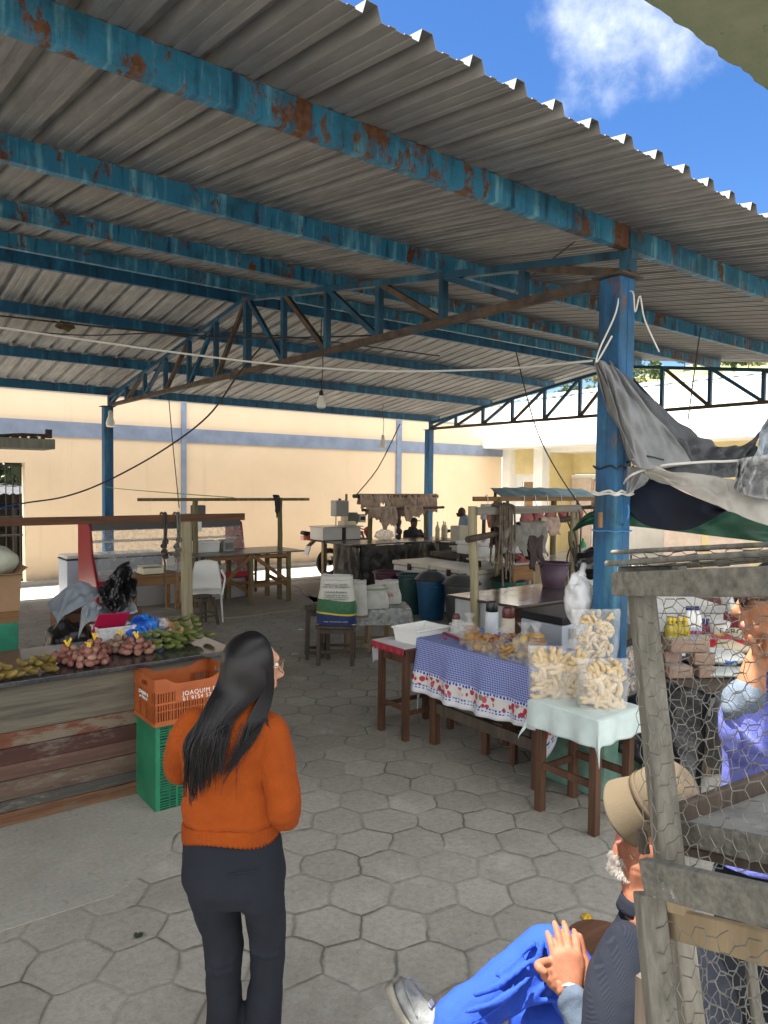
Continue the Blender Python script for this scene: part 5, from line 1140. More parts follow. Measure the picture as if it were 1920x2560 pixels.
mb = MB(); mb.lathe([(.125,0),(.13,.01),(.18,.28)], n=26); mb.f = mb.f[:-1]; mb.m = mb.m[:-1]; mb.build('bucket_body', m_, t, world=False, smooth=True, thick=.005)
mb = MB(); mb.tube([(.185*math.cos(a*math.pi/14),.185*math.sin(a*math.pi/14),.285) for a in range(28)],.012,6,closed=True); mb.build('rim', m_, t, world=False, smooth=True)
# --- far meat stall
t = thing('meat_stall', 'meat stall with a white fronted counter and red meat on hooks at the back right', 'stall', (9.5,7.9,0))
MB().prism([(8.25,7.35),(11.6,7.35),(11.6,8.4),(8.25,8.4)], 'z', .885, .91).build('tabletop', M['steel'] if False else mat('pale_stone_top', (0.42,0.39,0.33), (0.32,0.29,0.25), .25, 3), t, bevel=.005)
for k in range(9):
    u = 8.75+k*.29; MB().bx((u,7.42+.004*(k%2),.03),(u+.282,7.45,.883)).build('front_board', M['whiteplank'] if k > 1 else M['wood_pale'], t)
MB().bx((8.3,7.42,.62),(8.75,7.45,.883)).build('apron', M['wood_honey'], t)
for u in (8.4,11.4):
    for v in (7.5,8.3): MB().bx((u-.05,v-.05,0),(u+.05,v+.05,.883)).build('leg', M['wood_dark'], t)
for u, v in ((8.30,7.75),(10.0,8.05),(11.5,8.05)):
    mb = MB(); rod(mb,(u,v,.0),(u,v,1.9),.05,.014,9,7,.1,u); mb.build('post', M['wood_olive'], t, smooth=True)
mb = MB(); mb.bar((7.75,7.75,1.885),(11.6,7.75,1.87),.05,.07); mb.build('beam', M['wood_honey'], t, bevel=.005); mb = MB(); rod(mb,(10.0,8.0,1.70),(11.6,8.0,1.72),.035,.01); mb.build('pole', M['wood_dark'], t, smooth=True)
M['meat'] = rndcol('raw_red_meat', [(0.30,0.035,0.04),(0.22,0.025,0.03),(0.36,0.06,0.06)], .45, .5, 14, spot=(0.40,0.24,0.20))
def meat(u, z0, z1, w, label, seed):
    def fn(a, b): 
        an = a*2*math.pi; r = w*(.35+.65*math.sin(math.pi*min(1,b*.8+.15)))*(1+.35*nz((math.cos(an)*2,b*4,seed)))
        return (u+r*math.cos(an), 7.66+r*.55*math.sin(an)-.0, lerp(z0,z1,b)+.03*nz((a*4,b*3,seed)))
    t_ = thing('hung_meat', label, 'meat', (u,7.66,z1), 0, 'meat on hooks'); mb = MB(); mb.grid(fn, 14, 14, uv=False); mb.build('meat_slab', M['meat'], t_, smooth=True, ang=180)
    mb = MB(); mb.tube(spline([(u,7.66,z0-.05),(u,7.70,z0+.03),(u,7.72,1.93),(u,7.75,1.94),(u,7.78,1.90)],4),.006,5); mb.build('hook', M['steel'], t_)
for k, (u, z0, z1, w, lb) in enumerate([(8.02,1.75,1.45,.06,'small strip of red meat at the far left end of the hook beam'),(8.85,1.70,1.33,.13,'wide slab of red meat, first of the three big slabs'),(9.12,1.76,1.30,.13,'longest slab of red meat in the middle of the three big slabs'),(9.42,1.70,1.33,.12,'slab of red meat, last of the three big slabs'),(9.78,1.74,1.48,.12,'short piece of red meat left of the stall post'),(10.15,1.74,1.42,.13,'dark red joint right of the stall post')]): meat(u, z0, z1, w, lb, k)
hide(10.75,11.6,7.75,1.89,.34,31,'pale brown cured skin at the right end of the hook beam behind the blue column',.07)
t = thing('freezer_box', 'white box freezer standing behind the meat stall', 'freezer', (9.6,9.0,0)); MB().bx((9.1,8.9,.03),(10.4,9.5,1.02)).build('body', M['appl_white'], t, bevel=.01); MB().bx((9.08,8.88,1.025),(10.42,9.52,1.08)).build('lid', M['appl_white'], t, bevel=.01); mb = MB(); mb.tube(spline([(9.35,8.885,.9),(9.34,8.88,.75),(9.38,8.88,.66)],4),.008,5); mb.build('cable', M['black'], t)
t = thing('produce_scale', 'grey scale with an upright display on a black draped table', 'scale', (9.5,9.6,.86))
MB().bx((9.15,9.3,.862),(9.55,9.7,.95)).build('base', M['steel'], t, bevel=.01); MB().bx((9.12,9.27,.955),(9.58,9.73,.97)).build('pan', M['steel'], t); MB().bx((9.56,9.46,.87),(9.74,9.5,.90)).build('foot_bar', M['iron'], t); MB().bx((9.70,9.42,.87),(9.75,9.47,1.45)).build('column', M['iron'], t); MB().bx((9.68,9.40,1.45),(9.92,9.50,1.74)).build('display', mat('grey_white_casing', (0.40,0.41,0.41), (0.34,0.35,0.35), .45, 4), t, bevel=.015)
t = thing('draped_table', 'small table under a black cloth left of the meat stall', 'table', (9.4,9.6,0)); mb = MB(); mb.bx((8.9,9.2,.78),(9.9,10.0,.86)); mb.build('tabletop', M['wood_dark'], t); mb = sheet([(8.9,9.18,.865),(9.4,9.17,.865),(9.9,9.18,.865)],[(8.86,9.12,.05),(9.4,9.1,.04),(9.94,9.12,.05)],30,14,.05,7,61); mb.build('cloth', M['skirt'], t, smooth=True, thick=.003)
for u in (8.98,9.82):
    for v in (9.28,9.92): MB().bx((u-.03,v-.03,0),(u+.03,v+.03,.78)).build('leg', M['wood_dark'], t)
t = thing('meat_slicer', 'cream meat slicer beside the standing man', 'slicer', (9.9,10.2,0)); MB().bx((9.75,10.2,.02),(10.45,10.7,.95)).build('stand', M['skirt'], t); MB().box((10.05,10.4,1.12),(.30,.28,.32)).build('housing', mat('cream_enamel', (0.55,0.52,0.42), (0.48,0.45,0.36), .4, 4), t, bevel=.02); MB().cyl((10.21,10.36,1.02),(10.35,10.36,1.02),.13,n=18).build('blade_guard', M['steel'], t)
mb = MB(); 
for k in range(6): mb.tube(spline([(8.65+k*.09,7.55,.93),(8.72+k*.09,7.75,.97),(8.70+k*.09,7.95,.93)],4),.045,7)
tag(mb.build('sausage_pile', M['meat'], smooth=True), 'pile of reddish brown sausages at the left end of the pale stone top', 'sausages')
mb = MB(); lump(mb,(10.55,7.7,.96),(.22,.16,.07),.2,seed=3,fl=.6); tag(mb.build('wrapped_tray', M['milky'], smooth=True), 'white wrapped bundle on the pale stone top near the tied post', 'bundle')
MB().lathe([(.05,0),(.055,.14),(.02,.20),(.018,.24)], (11.0,7.9,.912), 12)
t = thing('green_bottle', 'small bright green bottle behind the wrapped bundle', 'bottle', (10.9,8.1,.912)); MB().lathe([(.06,0),(.065,.12),(.02,.2),(.018,.24)], n=12).build('bottle_body', plain('green_plastic_bottle', (0.03,0.30,0.08), .3), t, world=False, smooth=True); MB().lathe([(.021,.242),(.021,.27)], n=10).build('cap', M['white_plastic'], t, world=False)
M['awn'] = fabric('grey_green_canvas', (0.20,0.29,0.28), (0.14,0.22,0.21), .8)
t = thing('canvas_awning', 'low grey green canvas awning over the far meat stall', 'awning', (11.5,9.6,1.8))
mb = sheet([(10.35,9.9,2.02),(11.3,9.9,2.05),(12.4,9.9,2.03),(13.2,9.9,2.03)],[(9.95,9.2,1.84),(11.0,9.2,1.86),(12.0,9.2,1.84),(13.0,9.2,1.82)],30,10,.05,6,5); mb.build('canvas', M['awn'], t, smooth=True, thick=.004)
for u, v in ((10.2,9.3),(12.9,9.3),(10.5,9.9),(13.1,9.9)): 
    mb = MB(); rod(mb,(u,v,0),(u,v,1.82 if v < 9.5 else 2.0),.03); mb.build('pole', M['wood_dark'], t, smooth=True)
# ================================================================ RIGHT SIDE
# --- tray table with red and white cloth
t = table('tray_table', 'small red brown table with a white tray under a red edged cloth', 'table', 3.72,4.28,4.46,4.84,.765,.02,.05,M['wood_brown'],M['wood_brown'],.11,.22,.03)
t = thing('red_edged_cloth', 'red cloth with white trim hanging over the small red brown table', 'tablecloth', (4.0,4.65,.77))
M['redcloth'] = fabric('red_cotton', (0.38,0.04,0.06), (0.30,0.03,0.045)); M['whitecloth'] = fabric('white_cotton', (0.66,0.65,0.66), (0.58,0.57,0.59))
MB().bx((3.69,4.45,.766),(4.30,4.87,.771)).build('cloth_top', M['whitecloth'], t)
mb = MB(); mb.grid(lambda a, b: (3.685-.006*b+.006*math.sin(a*30)*b, lerp(4.87,4.44,a), .772-(.055+.008*math.sin(a*60))*b), 50, 5, uv=False); mb.build('red_edge', M['redcloth'], t, thick=.002, smooth=True)
mb = MB(); mb.grid(lambda a, b: (lerp(3.69,3.95,a)+.02*b, 4.88+.015*math.sin(a*14)*b, .772-.20*b*(1-.25*a)), 24, 8, uv=False); mb.build('cloth_end', M['whitecloth'], t, thick=.002, smooth=True)
t = thing('plastic_tray', 'white rectangular plastic tray with a dark lid inside, on the small table', 'tray', (4.02,4.62,.772), R(4))
P = [(a*.19*s, b*.145*s, z) for z, s in ((0.0,.90),(0.115,1.0)) for a, b in ((-1,-1),(1,-1),(1,1),(-1,1))]
mb = MB(); mb.add(P, [(0,1,2,3),(0,4,5,1),(1,5,6,2),(2,6,7,3),(3,7,4,0)]); mb.build('tray_body', M['white_plastic'], t, world=False, thick=.004)
mb = MB(); c4_ = [(-.198,-.153),(.198,-.153),(.198,.153),(-.198,.153)]; mb.tube([(x,y,.115) for x,y in c4_],.008,4,closed=True); mb.build('rim', M['white_plastic'], t, world=False)
MB().lathe([(.075,.05),(.08,.056),(.06,.066),(.02,.068)], n=16, sy=.6).build('lid_inside', plain('dark_brown_lid', (0.09,0.07,0.06), .5), t, world=False, smooth=True)

# --- coffee table with blue checked cloth
TU0, TU1, TV0, TV1, TZ = 3.84, 4.56, 3.14, 4.44, .84
t = thing('coffee_table', 'dark wooden table under the blue checked cloth', 'table', (4.2,3.8,0))
MB().bx((TU0,TV0,TZ-.03),(TU1,TV1,TZ-.004)).build('tabletop', M['wood_brown'], t)
for u, v in ((3.90,4.30),(4.5,4.36),(4.5,3.22),(3.88,3.22)):
    mb = MB(); mb.bar((u,v,0),(u,v,TZ-.031),.065,.065,up=(0,1,0)); mb.build('leg', M['wood_brown'], t, bevel=.006)
for a, b in (((3.90,4.27,.30),(3.88,3.25,.30)),((4.5,4.33,.30),(4.5,3.25,.30)),((3.93,4.32,.34),(4.47,4.36,.34))): MB().bar(a,b,.03,.08).build('rail', M['wood_dark'], t)
def m_check():
    m, nt, b = newmat('blue_checked_cotton'); uv = nt.nodes.new('ShaderNodeTexCoord').outputs['UV']
    s = nt.nodes.new('ShaderNodeSeparateXYZ'); nt.links.new(uv, s.inputs[0]); x, y = s.outputs[0], s.outputs[1]   # x along (m), y across from hem (m)
    def line(t_, per, w): return mathn(nt, 'LESS_THAN', mathn(nt, 'FLOORED_MODULO', t_, per), w)
    g = mathn(nt, 'MAXIMUM', line(x, .0155, .0048), line(y, .0155, .0048))
    base = mixc(nt, g, (0.40,0.44,0.66), (0.035,0.065,0.30))
    # band from the hem up: white hem, blue leaf row, red flowers on white, blue leaf row, checks
    cv = nt.nodes.new('ShaderNodeCombineXYZ'); nt.links.new(x, cv.inputs[0]); nt.links.new(y, cv.inputs[1])
    def vor(sc, rnd_=1.0):
        v = nt.nodes.new('ShaderNodeTexVoronoi'); v.inputs['Scale'].default_value = sc; v.inputs['Randomness'].default_value = rnd_; nt.links.new(cv.outputs[0], v.inputs['Vector']); return v
    fl = vor(22); n = ntex(nt, cv.outputs[0], 60, 3)
    petal = mathn(nt, 'LESS_THAN', mathn(nt, 'ADD', fl.outputs['Distance'], mathn(nt, 'MULTIPLY', n, .35)), .66)
    fcol = nt.nodes.new('ShaderNodeSeparateColor'); nt.links.new(fl.outputs['Color'], fcol.inputs[0])
    fc = ramp(nt, fcol.outputs[0], [(0,(0.42,0.045,0.07)),(.60,(0.50,0.10,0.13)),(.70,(0.58,0.54,0.48)),(.82,(0.22,0.22,0.13)),(.88,(0.45,0.06,0.09))], 'CONSTANT')
    flow = mixc(nt, petal, (0.62,0.60,0.58), fc)
    lf = vor(34, .25); leaf = mixc(nt, mathn(nt, 'LESS_THAN', mathn(nt, 'ADD', lf.outputs['Distance'], mathn(nt, 'MULTIPLY', n, .3)), .52), (0.60,0.62,0.68), (0.05,0.08,0.33))
    def band(lo, hi): return mathn(nt, 'MULTIPLY', mathn(nt, 'GREATER_THAN', y, lo), mathn(nt, 'LESS_THAN', y, hi))
    col = mixc(nt, band(-1,.035), base, (0.66,0.66,0.70)); col = mixc(nt, band(.035,.062), col, leaf); col = mixc(nt, band(.062,.135), col, flow); col = mixc(nt, band(.135,.160), col, leaf)
    # flower spray printed near the far corner of the top
    d = nt.nodes.new('ShaderNodeVectorMath'); d.operation = 'DISTANCE'; nt.links.new(cv.outputs[0], d.inputs[0]); d.inputs[1].default_value = (.13,.545,0)
    spray = mathn(nt, 'MULTIPLY', mathn(nt, 'LESS_THAN', mathn(nt, 'ADD', d.outputs['Value'], mathn(nt, 'MULTIPLY', n, .04)), .085), petal)
    col = mixc(nt, spray, col, fc)
    nt.links.new(col, b.inputs['Base Color']); b.inputs['Roughness'].default_value = .9; b.inputs['Specular IOR Level'].default_value = .15
    bump(nt, b, ntex(nt, coord(nt), 7, 4), .25, .02); return m
M['check'] = m_check()
def drape_front(s, y):
    """s along v from TV1 to TV0, y arclength from the front hem up over the edge"""
    drop = lerp(.355,.415,s)+.02*math.sin(s*9); v = lerp(TV1+.02,TV0-.02,s)
    zz = y-0; L = drop
    return v, L
M_NS, M_NY = 90, 56; DR = .40
mb = MB(); vs = []; uvs = []; W_ = (TV1-TV0)+.0
for j in range(M_NY+1):
    for i in range(M_NS+1):
        s = i/M_NS; y = j/M_NY*(DR+(TU1-TU0)); v = lerp(TV1+.012,TV0-.012,s)
        hem = .03*nz((s*3.1,0,0))+.05*s*0-.05*(1-s)*(1 if s > .06 else 0)
        if y < DR:
            k = 1-y/DR; fold = .022*math.sin(s*21+1)*k+.012*math.sin(s*47)*k*k+.014*nz((s*8,k*2,2))*k
            vs.append((TU0-.012-.035*k-fold, v+.02*nz((s*5,k*2,5))*k, TZ+.004-(DR-y)*(1+.10*math.sin(s*3.0+.4)*k) )); 
        else:
            vs.append((TU0-.012+(y-DR), v, TZ+.006+.002*nz((s*9,y*9,0))))
        uvs.append((s*1.33, y))
fs = [(j*(M_NS+1)+i, j*(M_NS+1)+i+1, (j+1)*(M_NS+1)+i+1, (j+1)*(M_NS+1)+i) for j in range(M_NY) for i in range(M_NS)]
mb.add(vs, fs, 0, uvs)
tc_ = thing('checked_tablecloth', 'blue and white checked tablecloth with a red flower border, hanging off the coffee table', 'tablecloth', (4.2,3.8,TZ))
mb.build('cloth_main', M['check'], tc_, smooth=True, thick=.002)
def endflap(v0, sgn, top):
    mb = MB(); vs = []; uvs = []
    for j in range(23):
        for i in range(41):
            a = i/40; y = j/22*DR; k = 1-y/DR; u = lerp(TU0-.045,TU1,a) if True else 0
            corner = max(0, 1-a*5)
            z = TZ+.004-(DR-y)*(1+.50*corner)
            vs.append((lerp(TU0-.014-.03*k,TU1,a)+corner*k*.05, v0+sgn*(.012+.03*k+.025*math.sin(a*16)*k-.03*corner*k), z)); uvs.append((a*.72+.01, y))
    mb.add(vs, [(j*41+i, j*41+i+1, (j+1)*41+i+1, (j+1)*41+i) for j in range(22) for i in range(40)], 0, uvs); mb.build('cloth_end', M['check'], tc_, smooth=True, thick=.002)
endflap(TV1, 1, 0); endflap(TV0, -1, 0)
stool('wooden_stool', 'dark red brown stool tucked under the middle of the checked cloth', (4.22,3.78,0), .36,.34,.50,.05,M['wood_brown'],.0,R(8),(.26,))
# --- thermos flasks, glasses
def thermos(loc, label, cup, body, r, h, handle=False, bail=False):
    t = thing('thermos_flask', label, 'thermos', loc, R(-20)); bm_ = plain('flask_%d' % int(r*1e5+h*1e3), body, .4); cm_ = plain('cup_%d' % int(r*1e5+h*1e3), cup, .25)
    prof = []
    n = 40; mb = MB(); hb = h*.72
    vs = []; zs_ = [(0,.94),(.01,1.0),(hb-.02,1.0),(hb,.93)]
    for z, f in zs_:
        for k in range(n): rr = r*f*(1+(.018 if k % 2 else -.012)); a = 2*math.pi*k/n; vs.append((rr*math.cos(a), rr*math.sin(a), z))
    mb.add(vs, [(i*n+k, i*n+(k+1)%n, (i+1)*n+(k+1)%n, (i+1)*n+k) for i in range(3) for k in range(n)]+[tuple(range(n))[::-1], tuple(range(3*n,4*n))]); mb.build('flask_body', bm_, t, world=False, smooth=True)
    MB().lathe([(r*.90,hb+.001),(r*.93,hb+.01),(r*.92,h-.03),(r*.80,h-.006),(r*.5,h)], n=28).build('cup_lid', cm_, t, world=False, smooth=True)
    MB().lathe([(r*1.03,0.001),(r*1.03,.02),(r*1.0,.022)], n=28).build('foot_ring', plain('foot_%d' % int(r*1e5+h*1e3), tuple(x*.8 for x in body), .4), t, world=False, smooth=True)
    if handle: mb = MB(); mb.tube(spline([(r*.95,0,hb-.02),(r*1.6,0,hb-.03),(r*1.65,0,hb*.45),(r*1.0,0,hb*.35)],6),.009,7); mb.build('handle', bm_, t, world=False, smooth=True)
    if bail: mb = MB(); mb.tube(spline([(0,-r*1.0,hb-.02),(0,-r*1.05,h-.05),(0,-r*.6,h+.012),(0,r*.6,h+.012),(0,r*1.05,h-.05),(0,r*1.0,hb-.02)],6),.006,6); mb.build('bail_handle', M['steel'], t, world=False, smooth=True)
thermos((4.24,4.42,TZ+.006),'small cream thermos with a maroon cup and side handle',(0.10,0.022,0.022),(0.50,0.46,0.38),.036,.16,True)
thermos((4.30,4.07,TZ+.006),'tall white thermos with a black cup',(0.012,0.013,0.015),(0.62,0.66,0.70),.053,.31)
thermos((4.22,3.82,TZ+.006),'tall cream ribbed thermos with a maroon cup behind the bread bags',(0.10,0.022,0.022),(0.52,0.47,0.37),.052,.305)
t = thing('serving_tray', 'red tray with a white cloth at the far end of the checked tablecloth', 'tray', (4.18,4.25,TZ+.007), R(-12)); MB().bx((-.12,-.17,.004),(.12,.17,.016)).build('tray_body', plain('bright_red_plastic', (0.45,0.015,0.03), .35), t, world=False, bevel=.004); mb = MB(); mb.grid(lambda a, b: (lerp(-.105,.115,a), lerp(-.15,.16,b), .019+.004*nz((a*5,b*5,1))), 12, 12, uv=False); mb.build('napkin', M['whitecloth'], t, world=False, smooth=True)
M['glassy'] = plastic_film('thin_glass', (0.85,0.88,0.88), .16, .05)
g0 = None
for k, (x, y) in enumerate(((-.06,.10),(-.01,.12),(.05,.10),(-.05,.04),(.01,.05),(.06,.03),(.0,-.03))):
    p = Vector((4.18,4.25,TZ+.028))+Vector((x*math.cos(R(-12))-y*math.sin(R(-12)), x*math.sin(R(-12))+y*math.cos(R(-12)), 0))
    if g0 is None:
        g0 = thing('drinking_glass', 'small clear drinking glass standing on the red tray', 'glass', p, 0, 'glasses on the red tray')
        mb = MB(); mb.lathe([(.022,0),(.023,.004),(.030,.075)], n=18); mb.f = mb.f[:-1]; mb.m = mb.m[:-1]; mb.build('glass_body', M['glassy'], g0, world=False, smooth=True, thick=.0015)
        mb = MB(); mb.tube([(.030*math.cos(a*math.pi/9),.030*math.sin(a*math.pi/9),.075) for a in range(18)],.0014,4,closed=True); mb.build('rim', plain('glass_edge', (0.8,0.82,0.82), .1), g0, world=False)
    else: dup(g0, p)
# --- bread and snack bags
M['bread'] = rndcol('baked_golden_dough', [(0.36,0.19,0.055),(0.42,0.25,0.08),(0.46,0.30,0.11),(0.30,0.14,0.045)], .7, .3, 16, spot=(0.22,0.08,0.025))
M['bread_dark'] = rndcol('dark_glazed_dough', [(0.20,0.07,0.03),(0.30,0.12,0.045),(0.15,0.05,0.025)], .45, .3, 16, spot=(0.07,0.02,0.01))
M['roll'] = rndcol('pale_yellow_dough', [(0.46,0.31,0.11),(0.52,0.38,0.15),(0.42,0.26,0.09)], .65, .25, 12, spot=(0.30,0.14,0.04))
M['puff'] = rndcol('pale_starch_biscuit', [(0.56,0.43,0.25),(0.60,0.48,0.30),(0.50,0.37,0.20)], .7, .35, 26, spot=(0.40,0.27,0.13))
def film_bag(t, w, d, h, knot=True, flat=False, seed=0, tilt=0):
    mb = MB(); n = 26
    def fn(a, b):
        an = a*2*math.pi; c, s = math.cos(an), math.sin(an); k = .6; c = math.copysign(abs(c)**k, c); s = math.copysign(abs(s)**k, s)
        if knot: f = 1 if b < .55 else (lerp(1,.16,((b-.55)/.25)**.8) if b < .8 else lerp(.16,.55,(b-.8)/.2)); g = f
        else: f = 1+.06*b; g = lerp(1,.12,max(0,(b-.55)/.45))
        r = 1+.05*nz((c*3,s*3,b*6+seed))
        return (c*w*.53*f*r+tilt*b*h, s*d*.53*g*r+.01*nz((c*4,b*5,seed)), h*b*1.0)
    mb.grid(fn, n, 20, uv=False); return mb.build('clear_film', M['clear'], t, world=False, smooth=True, ang=180)
def proto_roll(mt, kind):
    mb = MB()
    if kind == 'disc': mb.ball((0,0,0),(.055,.050,.016),14,8,jit=.04)
    elif kind == 'roll': mb.ball((0,0,0),(.036,.031,.027),12,8,jit=.04)
    elif kind == 'knob': mb.ball((0,0,0),(.022,.019,.017),9,6,jit=.1)
    elif kind == 'ring': mb.tube([(.022*math.cos(a*.62),.022*math.sin(a*.62),0) for a in range(10)],.011,7)
    return mb.build('pastry', mt, None, smooth=True, subd=1)
def snack_bag(loc, label, kind, mt, n, w, d, h, seed, rot=0, knot=True, stack=False):
    t = thing('snack_bag', label, 'snack bag', loc, rot, 'tied bags of baked goods'); q = random.Random(seed); p0 = proto_roll(mt, kind)
    for k in range(n):
        o = p0 if k == 0 else p0.copy()
        if k: COL.objects.link(o)
        if stack: z = .018+k*.030; x = q.uniform(-.008,.008); y = q.uniform(-.008,.008); e = (q.uniform(-.12,.12),q.uniform(-.12,.12),q.uniform(0,6))
        else: x = q.uniform(-.42,.42)*w; y = q.uniform(-.42,.42)*d; z = .02+(k/n)*h*.62; e = (q.uniform(-.6,.6),q.uniform(-.6,.6),q.uniform(0,6))
        place(o, t, (x,y,z), e, q.uniform(.85,1.12))
    film_bag(t, w, d, h, knot, seed=seed); t.scale = (1.22,1.22,1.22); return t
Z_ = TZ+.008
snack_bag((4.00,4.02,Z_),'knotted bag of golden biscuits in front of the white thermos','disc',M['bread'],4,.11,.10,.20,1,0,True,True)
snack_bag((3.97,3.89,Z_),'flattened bag of pale filled pastries beside the golden biscuits','roll',M['bread'],9,.17,.12,.09,2,.4)
snack_bag((3.95,3.75,Z_),'slumped bag of mixed pastries left of the dark glazed ones','roll',M['bread'],9,.16,.13,.10,3,-.3)
snack_bag((3.96,3.62,Z_),'bag of dark glazed knobbly pastries in the middle of the row','knob',M['bread_dark'],46,.19,.14,.16,4,.2)
snack_bag((3.92,3.52,Z_),'low bag of brown ring pastries in front of the dark glazed ones','ring',M['bread'],16,.12,.10,.09,5,.1)
snack_bag((3.95,3.42,Z_),'knotted bag of round pale yellow rolls','roll',M['roll'],11,.13,.12,.22,6,-.2)
snack_bag((3.93,3.29,Z_),'knotted bag with a stack of flat golden pastries, nearest the starch biscuits','disc',M['bread'],6,.12,.11,.24,7,.3,True,True)
# --- small table with pale green cloth
SU0, SU1, SV0, SV1, SZ = 3.60, 4.04, 2.54, 3.05, .72
t = thing('small_side_table', 'slim red brown table under the pale mint cloth', 'table', (3.82,2.8,0))
MB().bx((SU0,SV0,SZ-.025),(SU1,SV1,SZ-.003)).build('tabletop', M['wood_brown'], t)
sl_ = ((3.645,2.585),(3.645,3.0),(3.985,3.0),(3.985,2.585))
for u, v in sl_: MB().bx((u-.027,v-.027,0),(u+.027,v+.027,SZ-.026)).build('leg', M['wood_brown'], t, bevel=.005)
for a, b, z in ((0,1,.30),(1,2,.27),(2,3,.30)): MB().bar((*sl_[a],z),(*sl_[b],z),.022,.045).build('rail', M['wood_brown'], t)
def m_mint():
    m, nt, b = newmat('mint_cotton_with_print'); P = coord(nt); s = nt.nodes.new('ShaderNodeSeparateXYZ'); nt.links.new(P, s.inputs[0])
    n = ntex(nt, P, 5, 4); col = ramp(nt, n, [(.35,(0.47,0.555,0.535)),(.65,(0.57,0.655,0.63))])
    def blob(cx, cy, rx, ry, rot, c, col, soft=.25):
        dx = mathn(nt, 'SUBTRACT', s.outputs[0], cx); dy = mathn(nt, 'SUBTRACT', s.outputs[1], cy); C_, S_ = math.cos(rot), math.sin(rot)
        ex = mathn(nt, 'DIVIDE', mathn(nt, 'ADD', mathn(nt, 'MULTIPLY', dx, C_), mathn(nt, 'MULTIPLY', dy, S_)), rx); ey = mathn(nt, 'DIVIDE', mathn(nt, 'SUBTRACT', mathn(nt, 'MULTIPLY', dy, C_), mathn(nt, 'MULTIPLY', dx, S_)), ry)
        d = mathn(nt, 'ADD', mathn(nt, 'MULTIPLY', ex, ex), mathn(nt, 'MULTIPLY', ey, ey)); top = mathn(nt, 'GREATER_THAN', s.outputs[2], -.02)
        return mixc(nt, mathn(nt, 'MULTIPLY', mathn(nt, 'MULTIPLY', mathn(nt, 'LESS_THAN', d, 1.0), top), .85), col, c)
    col = blob(-.02,-.07,.075,.024,2.2,(0.50,0.10,0.14),col); col = blob(.06,-.16,.085,.013,-.75,(0.50,0.10,0.14),col); col = blob(.13,-.12,.05,.009,.9,(0.48,0.12,0.15),col)
    for k in range(6): a = k*1.05; col = blob(-.035+.024*math.cos(a),-.155+.024*math.sin(a),.019,.008,a,(0.62,0.58,0.44),col)
    for k in range(6): a = k*1.05+.4; col = blob(.025+.021*math.cos(a),-.195+.021*math.sin(a),.017,.007,a,(0.62,0.58,0.44),col)
    nt.links.new(col, b.inputs['Base Color']); b.inputs['Roughness'].default_value = .9; b.inputs['Specular IOR Level'].default_value = .15
    bump(nt, b, mathn(nt, 'ADD', ntex(nt, P, 8, 4), mathn(nt, 'MULTIPLY', ntex(nt, P, 200, 2), .15)), .35, .02); return m
M['mint'] = m_mint()
tc_ = thing('mint_tablecloth', 'pale mint cloth with a pink ribbon print and pointed corners on the slim table', 'tablecloth', (3.82,2.8,SZ))
def mint(a, b):
    x = lerp(-.36,.36,a); y = lerp(-.385,.385,b); hx, hy = .225, .26
    ex = max(0, abs(x)-hx); ey = max(0, abs(y)-hy); sx = math.copysign(1,x); sy = math.copysign(1,y)
    px = max(-hx,min(hx,x)); py = max(-hy,min(hy,y)); dz = -(ex+ey)*1.22 if ex*ey == 0 else -(math.hypot(ex,ey)*1.30+.25*min(ex,ey))
    f = .010*math.sin(y*34+1)*min(1,ex*9)+.010*math.sin(x*31)*min(1,ey*9)
    return (px+sx*(ex*.16+.010*(ex > 0)+f*(ex > 0)), py+sy*(ey*.16+.010*(ey > 0)+f*(ey > 0)), .004+dz+.003*nz((x*9,y*9,2)))
mb = MB(); mb.grid(mint, 72, 72, uv=False); mb.v = [(p[0]+3.82,p[1]+2.795,p[2]+SZ) for p in mb.v]; mb.build('cloth', M['mint'], tc_, smooth=True, thick=.002)
def puffmesh(k, big):
    q = random.Random(k); n = 7; pts = []; a = q.uniform(-.3,.3); p = Vector((0,0,0)); st = (.0165 if big else .0105)*q.uniform(.8,1.1); turn = q.uniform(.15,.75)*q.choice((-1,1))
    for i in range(n): pts.append(p.copy()); a += turn*.5; p += Vector((math.cos(a), math.sin(a), q.uniform(-.25,.25)))*st
    c = sum(pts, Vector())/n; r = (.0185 if big else .0145)
    mb = MB(); mb.tube([x-c for x in pts], [r*(.55 if i in (0,n-1) else 1)*q.uniform(.88,1.1) for i in range(n)], 7); return mb.build('starch_stick', M['puff'], None, smooth=True, subd=1)
PB = [puffmesh(k, True) for k in range(4)]; PS = [puffmesh(k+9, False) for k in range(4)]
def puff_bag(loc, label, protos, n, w, d, h, seed, rot=0, tilt=0, fill=.86):
    t = thing('biscuit_bag', label, 'biscuit bag', loc, rot, 'clear bags of starch biscuits'); q = random.Random(seed)
    for k in range(n):
        o = q.choice(protos).copy(); COL.objects.link(o); z = (k+.5)/n*h*fill; f = 1-.15*(z/h)
        # most sticks press against the front and sides of the film
        y = -d*.36*q.uniform(.3,1.0) if q.random() < .72 else q.uniform(-.3,.4)*d
        x = q.uniform(-.38,.38)*w*f
        place(o, t, (x+tilt*z, y, z+.012), (R(90)+q.uniform(-.25,.25), q.uniform(-1.6,1.6), q.uniform(-.2,.2)), q.uniform(.8,1.1))
    film_bag(t, w, d, h, False, seed=seed, tilt=tilt); return t
r_ = R(-40)
puff_bag((3.72,3.02,SZ+.008),'bag of thick pale starch biscuits standing at the left corner of the mint cloth',PB,90,.23,.14,.33,1,r_)
puff_bag((3.85,2.92,SZ+.008),'bag of long curved starch biscuits squeezed behind between its neighbours',PB,60,.20,.14,.30,2,r_)
